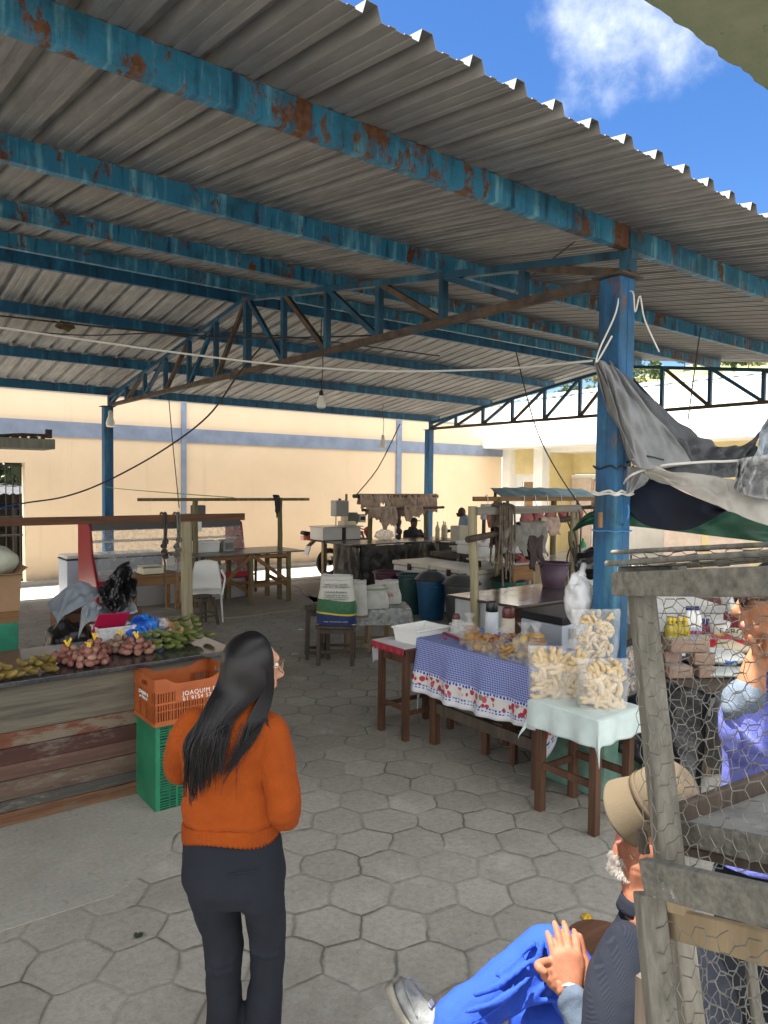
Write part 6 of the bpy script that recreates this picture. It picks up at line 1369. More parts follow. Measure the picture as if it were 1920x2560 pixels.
puff_bag((3.83,2.68,SZ+.008),'bag of thick starch biscuits leaning forward at the right of the mint cloth',PB,98,.29,.15,.30,3,r_+.1)
puff_bag((4.00,2.88,SZ+.25),'bag of small crunchy starch biscuits piled on top of the others against the column',PS,100,.30,.16,.32,4,r_+.15,.06)
for p in PB+PS: bpy.data.objects.remove(p)
# --- white bags on the column, fridge
def baggy(name, label, c, r, mt, seed, group=None):
    t = thing(name, label, 'bag', c, 0, group); mb = MB(); lump(mb, c, r, .32, 26, 18, seed, 0, 2.6); mb.build('bag_body', mt, t, smooth=True, subd=1)
    mb = MB(); mb.tube(spline([(c[0],c[1],c[2]+r[2]*.8),(c[0]+.03,c[1],c[2]+r[2]*1.2),(c[0]+.08,c[1]+.02,c[2]+r[2]*1.5)],4),[.035]*4+[.02]*4+[.01],7); mb.build('bag_handle', mt, t, smooth=True); return t
M['whitebag'] = mat('white_carrier_plastic', (0.62,0.63,0.64), (0.52,0.53,0.55), .4, 5, bmp=.5, bscale=9, bdist=.02)
pb = at(1447,1500,5.0); baggy('carrier_bag','stuffed white carrier bag hanging left of the blue column',(pb.x,pb.y,pb.z),(.105,.09,.165),M['whitebag'],3)
pb = at(1590,1500,5.05); baggy('carrier_bag','white carrier bag hanging right of the blue column',(pb.x,pb.y,pb.z),(.11,.11,.19),M['whitebag'],5)
pb = at(1475,1410,6.3); mb = MB(); lump(mb,(pb.x,pb.y,pb.z),(.16,.12,.13),.35,seed=8); tag(mb.build('black_bundle', M['black_film'], smooth=True, subd=1), 'black plastic bundle behind the blue column, over the white carrier bag', 'bundle')
t = thing('small_fridge', 'white fridge with a black lid behind the checked cloth', 'fridge', (5.1,4.1,0)); MB().bx((4.86,3.80,.02),(5.5,4.25,.93)).build('body', M['appl_grey'], t, bevel=.01); MB().bx((4.85,3.79,.935),(5.51,4.26,1.0)).build('lid', M['black'], t, bevel=.01); MB().bx((4.95,3.765,.82),(5.0,3.79,.9)).build('handle', M['steel'], t)
# --- grocery stall behind the coop
t = thing('grocery_stall', 'low stall draped in black sheeting with groceries, behind the wire coop', 'stall', (5.3,2.9,0))
MB().prism([(4.42,2.30),(7.0,2.30),(7.0,3.9),(4.42,3.3)], 'z', .76,.80).build('tabletop', M['wood_dark'], t)
for u, v in ((4.55,2.42),(5.9,2.40),(6.8,2.42),(6.8,3.6),(4.55,3.1)): MB().bx((u-.03,v-.03,0),(u+.03,v+.03,.758)).build('leg', M['wood_dark'], t)
mb = sheet([(4.39,3.3,.81),(4.38,2.8,.815),(4.40,2.27,.81)],[(4.30,3.3,.20),(4.24,2.8,.30),(4.30,2.27,.12)],24,16,.06,6,3); mb.build('drape', M['black_film'], t, smooth=True, thick=.003)
mb = sheet([(4.40,2.27,.81),(5.2,2.25,.815),(6.0,2.25,.81),(7.0,2.27,.81)],[(4.36,2.20,.42),(5.2,2.16,.30),(6.0,2.16,.36),(7.0,2.2,.3)],40,16,.06,8,6); mb.build('drape', mat('faded_black_cloth', (0.035,0.035,0.038), (0.02,0.02,0.022), .8, 5, bmp=.5, bscale=20), t, smooth=True, thick=.003)
GZ = .805
def bottle(loc, label, kind, group):
    t = thing({'oil':'oil_bottle','bleach':'bleach_bottle','purple':'cleaner_bottle'}[kind], label, 'bottle', loc, R(-30), group)
    if kind == 'oil':
        m = M.setdefault('oil', plain('yellow_cooking_oil', (0.55,0.42,0.02), .12, trans=.25)); MB().lathe([(.036,0),(.038,.01),(.038,.09),(.033,.11),(.038,.13),(.036,.18),(.016,.225),(.014,.235)], n=18).build('bottle_body', m, t, world=False, smooth=True); MB().lathe([(.017,.236),(.017,.262),(.014,.264)], n=12).build('cap', M['yellow_tie'], t, world=False)
    elif kind == 'bleach':
        MB().lathe([(.040,0),(.042,.01),(.042,.19),(.034,.235),(.016,.275),(.015,.285)], n=18).build('bottle_body', M['white_plastic'], t, world=False, smooth=True); MB().lathe([(.018,.286),(.019,.315),(.015,.318)], n=12).build('cap', M.setdefault('navycap', plain('navy_cap', (0.02,0.03,0.20), .4)), t, world=False)
        lb = MB(); lb.lathe([(.0432,.06),(.0432,.15)], n=18); lb.f = lb.f[:-2]; lb.m = lb.m[:-2]; lb.build('label_band', M.setdefault('navylab', plain('pale_blue_label', (0.45,0.50,0.62), .4)), t, world=False, smooth=True)
        o = text_on('label_text', 'TEIU', .040, M.setdefault('redlab', plain('label_red', (0.45,0.02,0.05), .5)), None, (0,-.0450,.108), (1,0,0), (0,0,1)); o.parent = t
    else:
        MB().lathe([(.026,0),(.027,.01),(.027,.13),(.012,.17)], n=14).build('bottle_body', M.setdefault('wine', plain('wine_red_cleaner', (0.16,0.01,0.05), .3)), t, world=False, smooth=True); MB().lathe([(.014,.171),(.014,.205),(.010,.207)], n=10).build('cap', M['navycap'], t, world=False)
for k, (x, y, lb) in enumerate(((1672,1618,'bottle of yellow cooking oil, leftmost of the group'),(1683,1606,'bottle of yellow cooking oil half hidden at the back of its group'),(1697,1622,'bottle of yellow cooking oil, front one of the group'),(1712,1612,'bottle of yellow cooking oil next to the white bleach bottles'))):
    p = at(x, y, 5.75); bottle((p.x,p.y,GZ), lb, 'oil', 'cooking oil bottles')
for x, y, lb in ((1718,1608,'white bleach bottle close behind the cooking oil'),(1740,1612,'white bleach bottle with its label facing the coop'),(1728,1596,'white bleach bottle standing behind the other two')):
    p = at(x, y, 5.95); bottle((p.x,p.y,GZ), lb, 'bleach', 'white bleach bottles')
for x, y, lb in ((1757,1604,'little wine red cleaner bottle beside the white bleach'),(1768,1600,'little wine red cleaner bottle, right of the pair')):
    p = at(x, y, 6.0); bottle((p.x,p.y,GZ), lb, 'purple', 'wine red cleaner bottles')
def pillow(name, label, x, y, d, r, mt, seed, rot=0):
    p = at(x, y, d); t = thing(name, label, name.replace('_', ' '), (p.x,p.y,GZ+r[2]*.75), rot); mb = MB(); lump(mb,(0,0,0),r,.12,26,16,seed,.75); mb.build('pack_body', mt, t, world=False, smooth=True, subd=1); return t
def m_pack(name, stops, scale=7):
    m, nt, b = newmat(name); v = coord(nt); n = ntex(nt, coord(nt,'Object',(1,.45,1)), scale, 2, .4, .6); nt.links.new(ramp(nt, n, stops, 'CONSTANT'), b.inputs['Base Color']); b.inputs['Roughness'].default_value = .3; bump(nt, b, ntex(nt, v, 22, 4), .5, .01); return m
tp = pillow('rice_sack','white grocery sack with a navy panel left of the soap blocks',1680,1630,5.45,(.20,.16,.06),m_pack('navy_white_pack',[(0,(0.62,0.62,0.60)),(.50,(0.02,0.03,0.13)),(.66,(0.62,0.62,0.60))],3.5),1,R(-40))
text_on('pack_print','FEIJÃO',.055,M['redlab'],tp,tp.location+Vector((-.03,-.10,.055)),(.8,-.6,.05),(.3,.3,.9))
tp = pillow('yellow_pack','yellow and red grocery sack with a cream window, behind the soap blocks',1830,1625,5.7,(.36,.20,.08),m_pack('yellow_red_pack',[(0,(0.62,0.45,0.02)),(.42,(0.42,0.02,0.03)),(.47,(0.52,0.44,0.30)),(.60,(0.42,0.02,0.03)),(.64,(0.62,0.45,0.02))],2.6),2,R(-35))
text_on('pack_print','FAROFA',.07,M['black'],tp,tp.location+Vector((.06,.04,.088)),(.85,-.5,.05),(.2,.4,.9))
pillow('white_pack','white sack with blue print slumped right of the soap blocks',1790,1665,5.35,(.22,.16,.06),m_pack('blue_white_pack',[(0,(0.62,0.62,0.58)),(.56,(0.03,0.14,0.42)),(.63,(0.62,0.62,0.58))],4),3,R(-30))
pillow('green_pack','green and cream packs of beans beside the red shelf cloth',1830,1585,6.1,(.26,.14,.06),m_pack('green_cream_pack',[(0,(0.02,0.22,0.05)),(.45,(0.50,0.42,0.26)),(.58,(0.02,0.22,0.05))],5),4,R(-30))
pillow('white_cloth','crumpled whitish cloth at the stall front, below the white sack',1820,1705,5.0,(.26,.10,.03),M['rag'] if False else mat('greyish_white_cloth', (0.50,0.54,0.52), (0.40,0.44,0.42), .85, 6, bmp=.8, bscale=12, bdist=.02),5,R(-30))
M['soap'] = rndcol('brown_soap_block', [(0.20,0.125,0.085),(0.26,0.175,0.125),(0.16,0.085,0.06)], .6, .4, 9, spot=(0.34,0.26,0.20))
for k, (dx_, dy, dz, sx, lb) in enumerate(((0,0,0,.17,'brown soap block at the bottom left of the stack'),(.19,.0,0,.12,'brown soap block at the bottom right of the stack'),(.0,.10,.085,.12,'brown soap block in the middle layer, beside the gap'),(.18,.02,.085,.15,'brown soap block in the middle layer, right end'),(.08,.03,.17,.28,'long brown soap block lying on top of the stack'))):
    p = at(1690,1712,4.95); c_, s_ = math.cos(R(-32)), math.sin(R(-32)); t = thing('soap_block', lb, 'soap', (p.x+dx_*c_-dy*s_, p.y+dx_*s_+dy*c_, GZ+.041+dz), R(-32), 'stacked soap blocks')
    mb = MB(); mb.box((0,0,0),(sx,.13,.08)); mb.build('block', M['soap'], t, world=False, bevel=.008); mb = MB(); mb.box((0,0,.0415),(sx*.8,.10,.002)); mb.build('wrap_label', M['clear'], t, world=False)
for k, (y, lb) in enumerate(((1640,'upper of two clear bags of shelled peanuts right of the column'),(1700,'lower of two clear bags of shelled peanuts right of the column'))):
    p = at(1590, y, 4.95); t = thing('peanut_bag', lb, 'peanut bag', (p.x,p.y,p.z-.03), R(-35), 'clear bags of peanuts'); q = random.Random(k); p0 = None
    for i in range(70):
        if p0 is None: mb = MB(); mb.ball((0,0,0),(.017,.010,.010),7,5); o = p0 = mb.build('peanut', M.setdefault('peanut', rndcol('pale_peanut_shell', [(0.42,0.30,0.21),(0.48,0.36,0.26),(0.36,0.25,0.18)], .7)), None, smooth=True)
        else: o = p0.copy(); COL.objects.link(o)
        a = q.uniform(0,6.28); place(o, t, (q.uniform(-.11,.11), -.05*q.uniform(.2,1) if q.random() < .8 else .02, q.uniform(-.07,.07)), (q.uniform(0,3),q.uniform(0,3),q.uniform(0,3)))
    mb = MB(); lump(mb,(0,0,0),(.135,.075,.10),.1,20,12,k,.85); mb.build('clear_film', M['clear'], t, world=False, smooth=True)
t = thing('red_shelf', 'dark red cloth covered shelf at the back of the grocery stall', 'shelf', (7.0,3.9,0)); 
def m_redstripe():
    m, nt, b = newmat('red_striped_cloth'); v = coord(nt); s = nt.nodes.new('ShaderNodeSeparateXYZ'); nt.links.new(v, s.inputs[0]); k = mathn(nt, 'LESS_THAN', mathn(nt, 'FLOORED_MODULO', mathn(nt, 'SUBTRACT', s.outputs[0], s.outputs[1]), .045), .020)
    nt.links.new(mixc(nt, k, (0.20,0.012,0.025), (0.09,0.02,0.015)), b.inputs['Base Color']); b.inputs['Roughness'].default_value = .8; return m
p0_ = at(1660,1500,6.9); p1_ = at(1990,1500,6.9)
mb = MB(); mb.bar((p0_.x,p0_.y,.62),(p1_.x,p1_.y,.62),.5,.78); mb.build('shelf_body', m_redstripe(), t, bevel=.02)
MB().bar((p0_.x,p0_.y,.04),(p1_.x,p1_.y,.04),.3,.08).build('plinth', M['wood_dark'], t)
p = at(1685,1510,6.6); t = thing('white_freezer', 'white freezer corner with a grey handle behind the oil bottles', 'freezer', (p.x,p.y,0), R(-33)); MB().bx((-.32,-.1,.02),(.42,.45,.96)).build('body', M['appl_white'], t, world=False, bevel=.01); MB().bx((-.33,-.11,.965),(.43,.46,1.03)).build('lid', M['appl_white'], t, world=False, bevel=.01); MB().bx((-.1,-.14,.86),(.1,-.11,.90)).build('handle', M['iron'], t, world=False)
p = at(1845,1500,6.3); mb = MB(); lump(mb,(p.x,p.y,p.z),(.20,.12,.13),.3,seed=6); tag(mb.build('grey_bag', M['milky'], smooth=True, subd=1), 'greyish plastic bag hanging in front of the red shelf', 'bag')
p = at(1795,1575,6.0); t = thing('white_pail', 'white plastic pail behind the wine red cleaner bottles', 'pail', (p.x,p.y,GZ)); mb = MB(); mb.lathe([(.07,0),(.09,.17)], n=20); mb.build('pail_body', M['white_plastic'], t, world=False, smooth=True); MB().lathe([(.094,.171),(.094,.185),(.09,.187)], n=20).build('lid', M['appl_white'], t, world=False, smooth=True)
p = at(1705,1870,4.9); t = thing('carton', 'small brown carton on the floor under the grocery stall', 'carton', (p.x,p.y,0), R(-35)); MB().bx((-.15,-.1,0),(.15,.1,.24)).build('carton_body', M['card'], t, world=False, bevel=.004); MB().bx((-.03,-.1035,.02),(.05,-.1005,.10)).build('carton_label', plain('pale_label', (0.5,0.42,0.32), .7), t, world=False); o = text_on('arrow_mark','↑',.09,M['black'],None,(-.09,-.103,.10),(1,0,0),(0,0,1)); o.parent = t
p = at(1800,1890,4.6); t = thing('concrete_block', 'pale concrete block lying on the floor under the grocery stall', 'block', (p.x,p.y,.11), R(-20)); mb = MB(); lump(mb,(0,0,0),(.24,.18,.14),.15,seed=2,fl=.7); mb.build('block_body', M['conc'], t, world=False, smooth=True)
t2 = MB(); t2.box((.12,.22,-.03),(.4,.08,.10), Euler((0,0,R(20))).to_matrix()); t2.build('loose_brick', M['wood_honey'], t, world=False)

# --- tarpaulins tied to the column
def tarp(name, label, mt, top, bot, nu, nv, fold, fr, seed, crease=.8, cat='tarpaulin'):
    t = thing(name, label, cat, top[0]); mb = sheet(top, bot, nu, nv, fold, fr, seed, crease); mb.build('sheeting', mt, t, smooth=True, thick=.003, subd=1); return t
M['tarp_grey'] = mat('silver_grey_tarp', (0.22,0.225,0.23), (0.15,0.155,0.16), .45, 4, bmp=.5, bscale=9, bdist=.02)
M['tarp_dark'] = mat('charcoal_tarp', (0.075,0.080,0.085), (0.045,0.048,0.053), .55, 4, bmp=.4, bscale=7, bdist=.02)
M['tarp_beige'] = mat('dirty_beige_tarp', (0.40,0.38,0.34), (0.28,0.265,0.235), .65, 4, stretch=(1,1,.4), bmp=.6, bscale=10, bdist=.02)
M['tarp_navy'] = mat('navy_black_tarp', (0.012,0.018,0.035), (0.008,0.010,0.018), .8, 3, bmp=.15, bscale=6, bdist=.01, spec=.25)
M['tarp_green'] = mat('dark_green_tarp', (0.012,0.09,0.05), (0.006,0.045,0.026), .5, 3, bmp=.4, bscale=7, bdist=.02)
M['tarp_silver'] = mat('crumpled_silver_film', (0.38,0.385,0.39), (0.28,0.285,0.29), .3, 5, bmp=1.0, bscale=16, bdist=.03)
T_ = at
tarp('grey_tarp','pleated silver grey tarpaulin knotted high on the blue column and fanning down',M['tarp_grey'],[T_(1482,905,4.75),T_(1504,903,4.72),T_(1540,922,4.74)],[T_(1570,1150,4.7),T_(1615,1175,4.63),T_(1735,1160,4.68)],30,26,.075,5,3,.6)
tarp('dark_tarp','charcoal tarpaulin sweeping from the column knot down to the right edge',M['tarp_dark'],[T_(1512,905,4.78),T_(1600,975,4.8),T_(1700,1062,4.85),T_(1790,1108,4.9),T_(1860,1112,4.9),T_(1900,1075,4.9)],[T_(1560,1020,4.78),T_(1640,1165,4.75),T_(1725,1195,4.72),T_(1790,1198,4.7),T_(1860,1190,4.7),T_(1890,1150,4.75)],50,24,.10,7,8,.6)
tarp('beige_tarp','dirty beige tarpaulin strip slung under the white rope',M['tarp_beige'],[T_(1576,1148,4.65),T_(1680,1178,4.6),T_(1780,1192,4.55),T_(1850,1205,4.5),T_(1990,1220,4.4)],[T_(1625,1198,4.7),T_(1700,1225,4.55),T_(1800,1268,4.45),T_(1850,1290,4.4),T_(1990,1345,4.3)],44,16,.06,6,14,.4)
tarp('navy_tarp','navy black tarpaulin belly sagging right of the column',M['tarp_navy'],[T_(1567,1240,4.95),T_(1625,1196,4.9),T_(1720,1235,4.85),T_(1818,1275,4.8)],[T_(1567,1280,4.95),T_(1620,1315,4.9),T_(1720,1325,4.85),T_(1815,1278,4.8)],36,20,.05,2.2,5,0)
tarp('green_tarp','dark green tarpaulin edge stretched behind the column over the grocery stall',M['tarp_green'],[T_(1432,1325,5.9),T_(1475,1280,5.7),T_(1570,1270,5.5),T_(1700,1262,5.4),T_(1820,1265,5.3),T_(2000,1300,5.1)],[T_(1438,1328,5.9),T_(1475,1312,5.7),T_(1570,1315,5.5),T_(1700,1330,5.4),T_(1820,1345,5.3),T_(2000,1365,5.1)],50,14,.06,7,22,.4)
tarp('silver_film','crumpled silver plastic tied to the rope at the right edge',M['tarp_silver'],[T_(1842,1150,4.4),T_(1880,1142,4.35),T_(1980,1130,4.3)],[T_(1835,1222,4.4),T_(1870,1240,4.35),T_(1990,1262,4.3)],34,22,.10,6,31,1.0)
tarp('silver_film','pale blue grey plastic hung at the extreme right edge above the knot',M['grey_film'],[T_(1925,1030,4.6),T_(1990,1000,4.6)],[T_(1880,1150,4.6),T_(1985,1160,4.6)],22,18,.07,5,41,.8)
tarp('tarp_flap','grey tarpaulin flap hanging against the column below the knot of rope',M['tarp_grey'],[T_(1568,1165,4.72),T_(1600,1170,4.70),T_(1625,1195,4.68)],[T_(1566,1235,4.75),T_(1575,1232,4.74),T_(1612,1212,4.70)],16,12,.03,5,51)
M['whiterope'] = plain('white_nylon_rope', (0.66,0.64,0.58), .7); M['cordblue'] = plain('blue_cord', (0.06,0.22,0.50), .6)
def cord(name, label, pts, r, mt, k=6, n=6, group=None, loose=True):
    mb = MB(); mb.tube(spline(pts,k), r, n); return tag(mb.build(name, mt, smooth=True), label, 'rope', group)
UC, VC = U0-.115, V0
def ring(z, r=.098, wob=.01, n=20): return [(UC+max(-r,min(r,1.45*r*math.cos(i*6.283/n))), VC+max(-r,min(r,1.45*r*math.sin(i*6.283/n))), z+wob*math.sin(i*1.9)) for i in range(n+1)]
cord('white_rope','white nylon rope wound round the blue column and running off to the right',ring(2.06)+[T_(1575,1190,4.7),T_(1650,1165,4.65),T_(1760,1155,4.55),T_(1840,1152,4.45),T_(1990,1135,4.3)],.008,M['whiterope'],5)
cord('white_rope','white rope wrapped loosely at the same height of the column, just above the knot',ring(2.045,.1,.006),.007,M['whiterope'],5)
cord('tie_rope','thin bright blue cord tied round the column lower down',ring(1.80,.096,.003)+[T_(1567,1300,4.7),T_(1572,1280,4.7),T_(1570,1262,4.7)],.005,M['cordblue'],4)
cord('dark_wire','dark twisted wire round the column at the tarpaulin edge',ring(2.225,.097,.012)+[T_(1600,1140,4.65),T_(1660,1150,4.6)],.006,M['iron'],4)
MB().bx((UC-.12,VC-.02,1.77),(UC-.09,VC+.0,1.87))
mb = MB(); p = at(1501,1300,4.72); mb.box((p.x,p.y,p.z),(.025,.02,.10)); tag(mb.build('wood_peg', M['wood_honey'], bevel=.003), 'little wooden peg pushed behind the blue cord on the column', 'peg')
cord('pale_cord','pale cord knotted at the column head and hanging in a long loop',[T_(1580,690,4.85),T_(1556,692,4.75),T_(1540,780,4.72),T_(1500,870,4.72),T_(1492,905,4.72),T_(1530,840,4.72)],.006,M['whiterope'])
cord('pale_cord','loose pale cord dangling from the column head on the right',[T_(1560,735,4.8),T_(1582,730,4.75),T_(1588,780,4.75),T_(1600,740,4.75),T_(1612,800,4.75),T_(1648,880,4.75)],.005,M['whiterope'])
# --- cables, bulbs
def cable(name, label, pts, r, c, k=8): return cord(name, label, pts, r, c, k)
M['cable'] = plain('dark_cable', (0.035,0.03,0.028), .6)
cable('white_cable','thick white cable sagging right across the hall to the column',[T_(-60,810,5.2),T_(200,848,5.6),T_(430,880,5.8),T_(700,912,6.0),T_(960,928,6.0),T_(1250,922,5.6),T_(1480,902,4.75)],.008,M['whiterope'])
cable('dark_cable','dark cable hanging in a long curve across the left of the hall',[T_(-40,1278,9.0),T_(60,1258,9.0),T_(160,1242,9.0),T_(262,1205,9.0),T_(400,1130,9.0),T_(520,1040,8.8),T_(600,930,8.6),T_(668,850,8.4)],.011,M['cable'])
cable('dark_cable','thin dark line from the truss down to the band saw pole',[T_(1000,1060,14),T_(945,1170,15),T_(890,1238,15.6)],.012,M['cable'],4)
cable('dark_cable','thin twin wires strung under the roof past the first truss',[T_(-40,785,7.5),T_(300,822,8.0),T_(600,845,8.4),T_(960,838,8.0)],.010,M['cable'])
cable('dark_cable','lower thin wires along the far roof slope',[T_(-40,815,8.5),T_(200,838,9),T_(470,830,9.2),T_(700,840,9),T_(1100,890,9)],.008,M['cable'])
cable('dark_cable','diagonal wire from the front purlin down to the meat stall behind the column',[T_(1455,590,5.3),T_(1330,690,6.2),T_(1260,765,7.0)],.006,M['cable'],4)
cable('dark_cable','slack dark wire dropping to the cured skin beside the column',[T_(1290,880,8.5),T_(1340,1070,8.8),T_(1400,1190,9),T_(1470,1290,9)],.008,M['cable'])
cable('dark_cable','thin dark wire dangling by the second column head',[T_(1752,820,7),T_(1740,900,7),T_(1720,1050,7)],.007,M['cable'],4)
cable('dark_cable','thin drop wire left of the grey blue pilaster',[T_(421,985,11),T_(432,1110,11),T_(448,1270,11)],.007,M['cable'],4)
cable('tie_rope','green cord tied to the far column and running to the post frame',[T_(265,1216,13.2),T_(300,1222,13.2),T_(420,1232,12.5),T_(585,1244,11.4)],.008,plain('lime_cord', (0.20,0.32,0.08), .6),4)
mb = MB(); p = at(163,815,8.6); lump(mb,(p.x,p.y,p.z),(.11,.05,.05),.6,14,8,2); tag(mb.build('dry_leaves', mat('dry_leaf', (0.16,0.11,0.05), (0.07,0.05,0.025), .9, 9), smooth=True), 'clump of dry leaves caught on the cable', 'leaves')
def bulb(x, y, d, drop, label, s=1.0):
    p = at(x, y, d); t = thing('light_bulb', label, 'light bulb', p)
    MB().lathe([(.005*s,-.02*s),(.045*s,-.015*s),(.062*s,.0),(.064*s,.05*s),(.05*s,.10*s),(.032*s,.145*s),(.03*s,.16*s)], n=18).build('bulb_body', M.setdefault('bulb', plain('milk_white_bulb', (0.74,0.72,0.64), .3)), t, world=False, smooth=True)
    MB().lathe([(.032*s,.161*s),(.030*s,.215*s),(.012*s,.235*s)], n=14).build('socket', M['appl_white'] if s > .9 else M['iron'], t, world=False, smooth=True)
    mb = MB(); mb.tube(spline([(0,0,.22*s),(.02,0,.22*s+drop*.4),(-.01,0,.22*s+drop*.7),(0,0,.22*s+drop)],5),.006,5); mb.build('wire', M['cable'], t, world=False)
bulb(803,1018,8.6,.85,'white light bulb hanging on a long wire near the middle of the first truss',.85)
bulb(276,1065,13.0,.35,'white light bulb hanging at the head of the far left column',1.2)
bulb(957,1118,15.0,.65,'small light bulb hanging before the cream wall left of the second column',1.1)
# ================================================================ PEOPLE
def fuse(name, mb, mt, parent, voxel=.007, it=4, world=False, disp=None, dsc=.1):
    """join overlapping lofts into one continuous skin"""
    o = mb.build(name, mt, parent, world=world, smooth=True, ang=180)
    r = o.modifiers.new('remesh','REMESH'); r.mode = 'VOXEL'; r.voxel_size = voxel; r.use_smooth_shade = True
    s = o.modifiers.new('smooth','SMOOTH'); s.iterations = it; s.factor = .5
    if disp:
        tx = bpy.data.textures.new(name+'_folds','CLOUDS'); tx.noise_scale = dsc; tx.noise_depth = 2; d_ = o.modifiers.new('folds','DISPLACE'); d_.texture = tx; d_.strength = disp; d_.mid_level = .5; d_.texture_coords = 'LOCAL'
    return o
def loft(mb, rings, n=32, p=.85):
    """rings of (x, y, z, half width, half depth)"""
    vs = []
    for (x, y, z, a, b) in rings:
        for k in range(n):
            t = 2*math.pi*k/n; c, s = math.cos(t), math.sin(t); vs.append((x+math.copysign(abs(c)**p,c)*a, y+math.copysign(abs(s)**p,s)*b, z))
    m = len(rings); fs = [(i*n+k, i*n+(k+1)%n, (i+1)*n+(k+1)%n, (i+1)*n+k) for i in range(m-1) for k in range(n)]+[tuple(range(n))[::-1], tuple(range((m-1)*n, m*n))]
    return mb.add(vs, fs)
def limb(mb, pts, rs, n=14, k=5):
    P = spline(pts, k); m = len(P)-1; rr = []
    for i in range(m+1):
        f = i/m*(len(rs)-1); j = min(int(f), len(rs)-2); rr.append(lerp(rs[j], rs[j+1], f-j))
    mb.tube(P, rr, n); mb.ball(P[0], rr[0], 10, 7); mb.ball(P[-1], rr[-1], 10, 7); return mb
def skin(name, c, c2, rough=.68):
    m, nt, b = newmat(name); v = coord(nt); n = ntex(nt, v, 26, 6, .7); col = ramp(nt, n, [(.35,c2),(.68,c)]); nt.links.new(col, b.inputs['Base Color'])
    b.inputs['Roughness'].default_value = rough; b.inputs['Specular IOR Level'].default_value = .3; b.inputs['Subsurface Weight'].default_value = .06; b.inputs['Subsurface Radius'].default_value = (.012,.004,.002); b.inputs['Subsurface Scale'].default_value = .5
    bump(nt, b, ntex(nt, v, 120, 4), .25, .002); return m
def hand_fingers(mb, knuckles, dirs, curls, lens, up, r=.0088):
    """five finger chains rooted in the palm; dirs = start direction, curl bends toward -up"""
    for K, d, c, l in zip(knuckles, dirs, curls, lens):
        p = V3(K); d = V3(d).normalized(); pts = [p-d*.02, p]; seg = (l*.45, l*.30, l*.25); axis = d.cross(V3(up)).normalized(); a = 0
        for s_ in seg:
            a += c; dd = Matrix.Rotation(-a, 3, axis) @ d; p = p+dd*s_; pts.append(p.copy())
        mb.tube(pts, [r*1.1,r*1.12,r*1.02,r*.95,r*.72], 9); mb.ball(pts[-1], r*.72, 8, 6)
# ---------------------------------------------------------------- the woman
YAW = 0.9081
def at_local(d): return Vector((math.cos(YAW)*d, math.sin(YAW)*d, 0))
org = at(585, 1206, 2.3); org.z = 0
wo = thing('person', 'woman seen from behind in rust orange sweater and dark trousers, long black hair', 'person', org, YAW-math.pi/2)
M['orange'] = fabric('rust_orange_knit', (0.33,0.064,0.006), (0.255,0.047,0.004), .95, 0, 7, 300, .9, 12)
M['navy'] = fabric('dark_charcoal_twill', (0.013,0.016,0.024), (0.009,0.011,0.017), .85, 0, 4, 500, .5, 7)
M['skin_w'] = skin('warm_light_brown_skin', (0.50,0.27,0.18), (0.44,0.225,0.145))
# body under the clothes: head, neck and hands are one continuous mesh
HC = Vector((.048,.02,1.505)); FD = Vector((math.sin(R(66)), math.cos(R(66)), -.06)).normalized(); FR = Vector((FD.y,-FD.x,0)).normalized(); FU = FR.cross(FD).normalized()
hm = Matrix((FR, FD, FU)).transposed()
def hp(x, y, z): return HC + hm @ Vector((x,y,z))
mb = MB()
mb.ball(HC, (.071,.090,.098), 20, 14, hm); mb.ball(hp(0,.030,-.060), (.052,.055,.055), 16, 10, hm); mb.ball(hp(0,.066,-.093), (.024,.020,.018), 10, 8, hm)
mb.tube([hp(0,.082,.012), hp(0,.098,-.012), hp(0,.109,-.028)], [.008,.010,.012], 9); mb.ball(hp(0,.106,-.030), .0125, 10, 8); mb.ball(hp(.008,.095,-.034), .010, 8, 6); mb.ball(hp(-.008,.095,-.034), .010, 8, 6)
mb.ball(hp(0,.082,-.060), (.024,.012,.016), 10, 8, hm); mb.ball(hp(.034,.062,-.028), (.022,.018,.022), 10, 8, hm); mb.ball(hp(-.034,.062,-.028), (.022,.018,.022), 10, 8, hm)
mb.ball(hp(0,.075,.030), (.055,.018,.016), 12, 8, hm)
limb(mb, [(.032,-.005,1.45),(.022,-.005,1.38),(.01,-.005,1.30)], [.047,.047,.075])
for s, w_, e in ((-1,(-.03,.335,1.09),(-.19,.18,1.11)),(1,(.03,.30,1.085),(.155,.06,1.03))):
    limb(mb, [w_, V3(w_).lerp(V3(e), .4)], [.024,.036], 10, 3); pm_ = V3(w_)+Vector((-s*.03,.035,.0)); limb(mb, [w_, pm_, pm_+Vector((-s*.02,.02,0))], [.022,.027,.026], 10, 3)
    kn = [pm_+Vector((-s*.03,.03,.03-.02*j)) for j in range(4)]
    hand_fingers(mb, kn, [(-s*.8,.6,0)]*4, [.35,.4,.4,.45], [.065,.072,.067,.053], (0,1,0)); hand_fingers(mb, [pm_+Vector((0,.0,.028))], [(-s*.3,.5,.8)], [.2], [.055], (0,1,0))
body = fuse('body', mb, M['skin_w'], wo, .0055, 4)
mb = MB(); mb.ball(hp(0,.0885,-.0575), (.021,.007,.0045), 10, 6, hm); mb.ball(hp(0,.0875,-.066), (.018,.007,.005), 10, 6, hm); mb.build('lips', plain('rose_lips', (0.30,0.09,0.08), .45), wo, world=False, smooth=True)
for s in (-1,1):
    mb = MB(); mb.ball(hp(s*.031,.077,.008), (.013,.011,.010), 10, 8, hm); o = mb.build('eye', M['white_plastic'], wo, world=False, smooth=True)
    mb = MB(); mb.ball(hp(s*.031,.0875,.008), (.0055,.002,.0055), 8, 6, hm); mb.build('iris', M['black'], o, world=False)
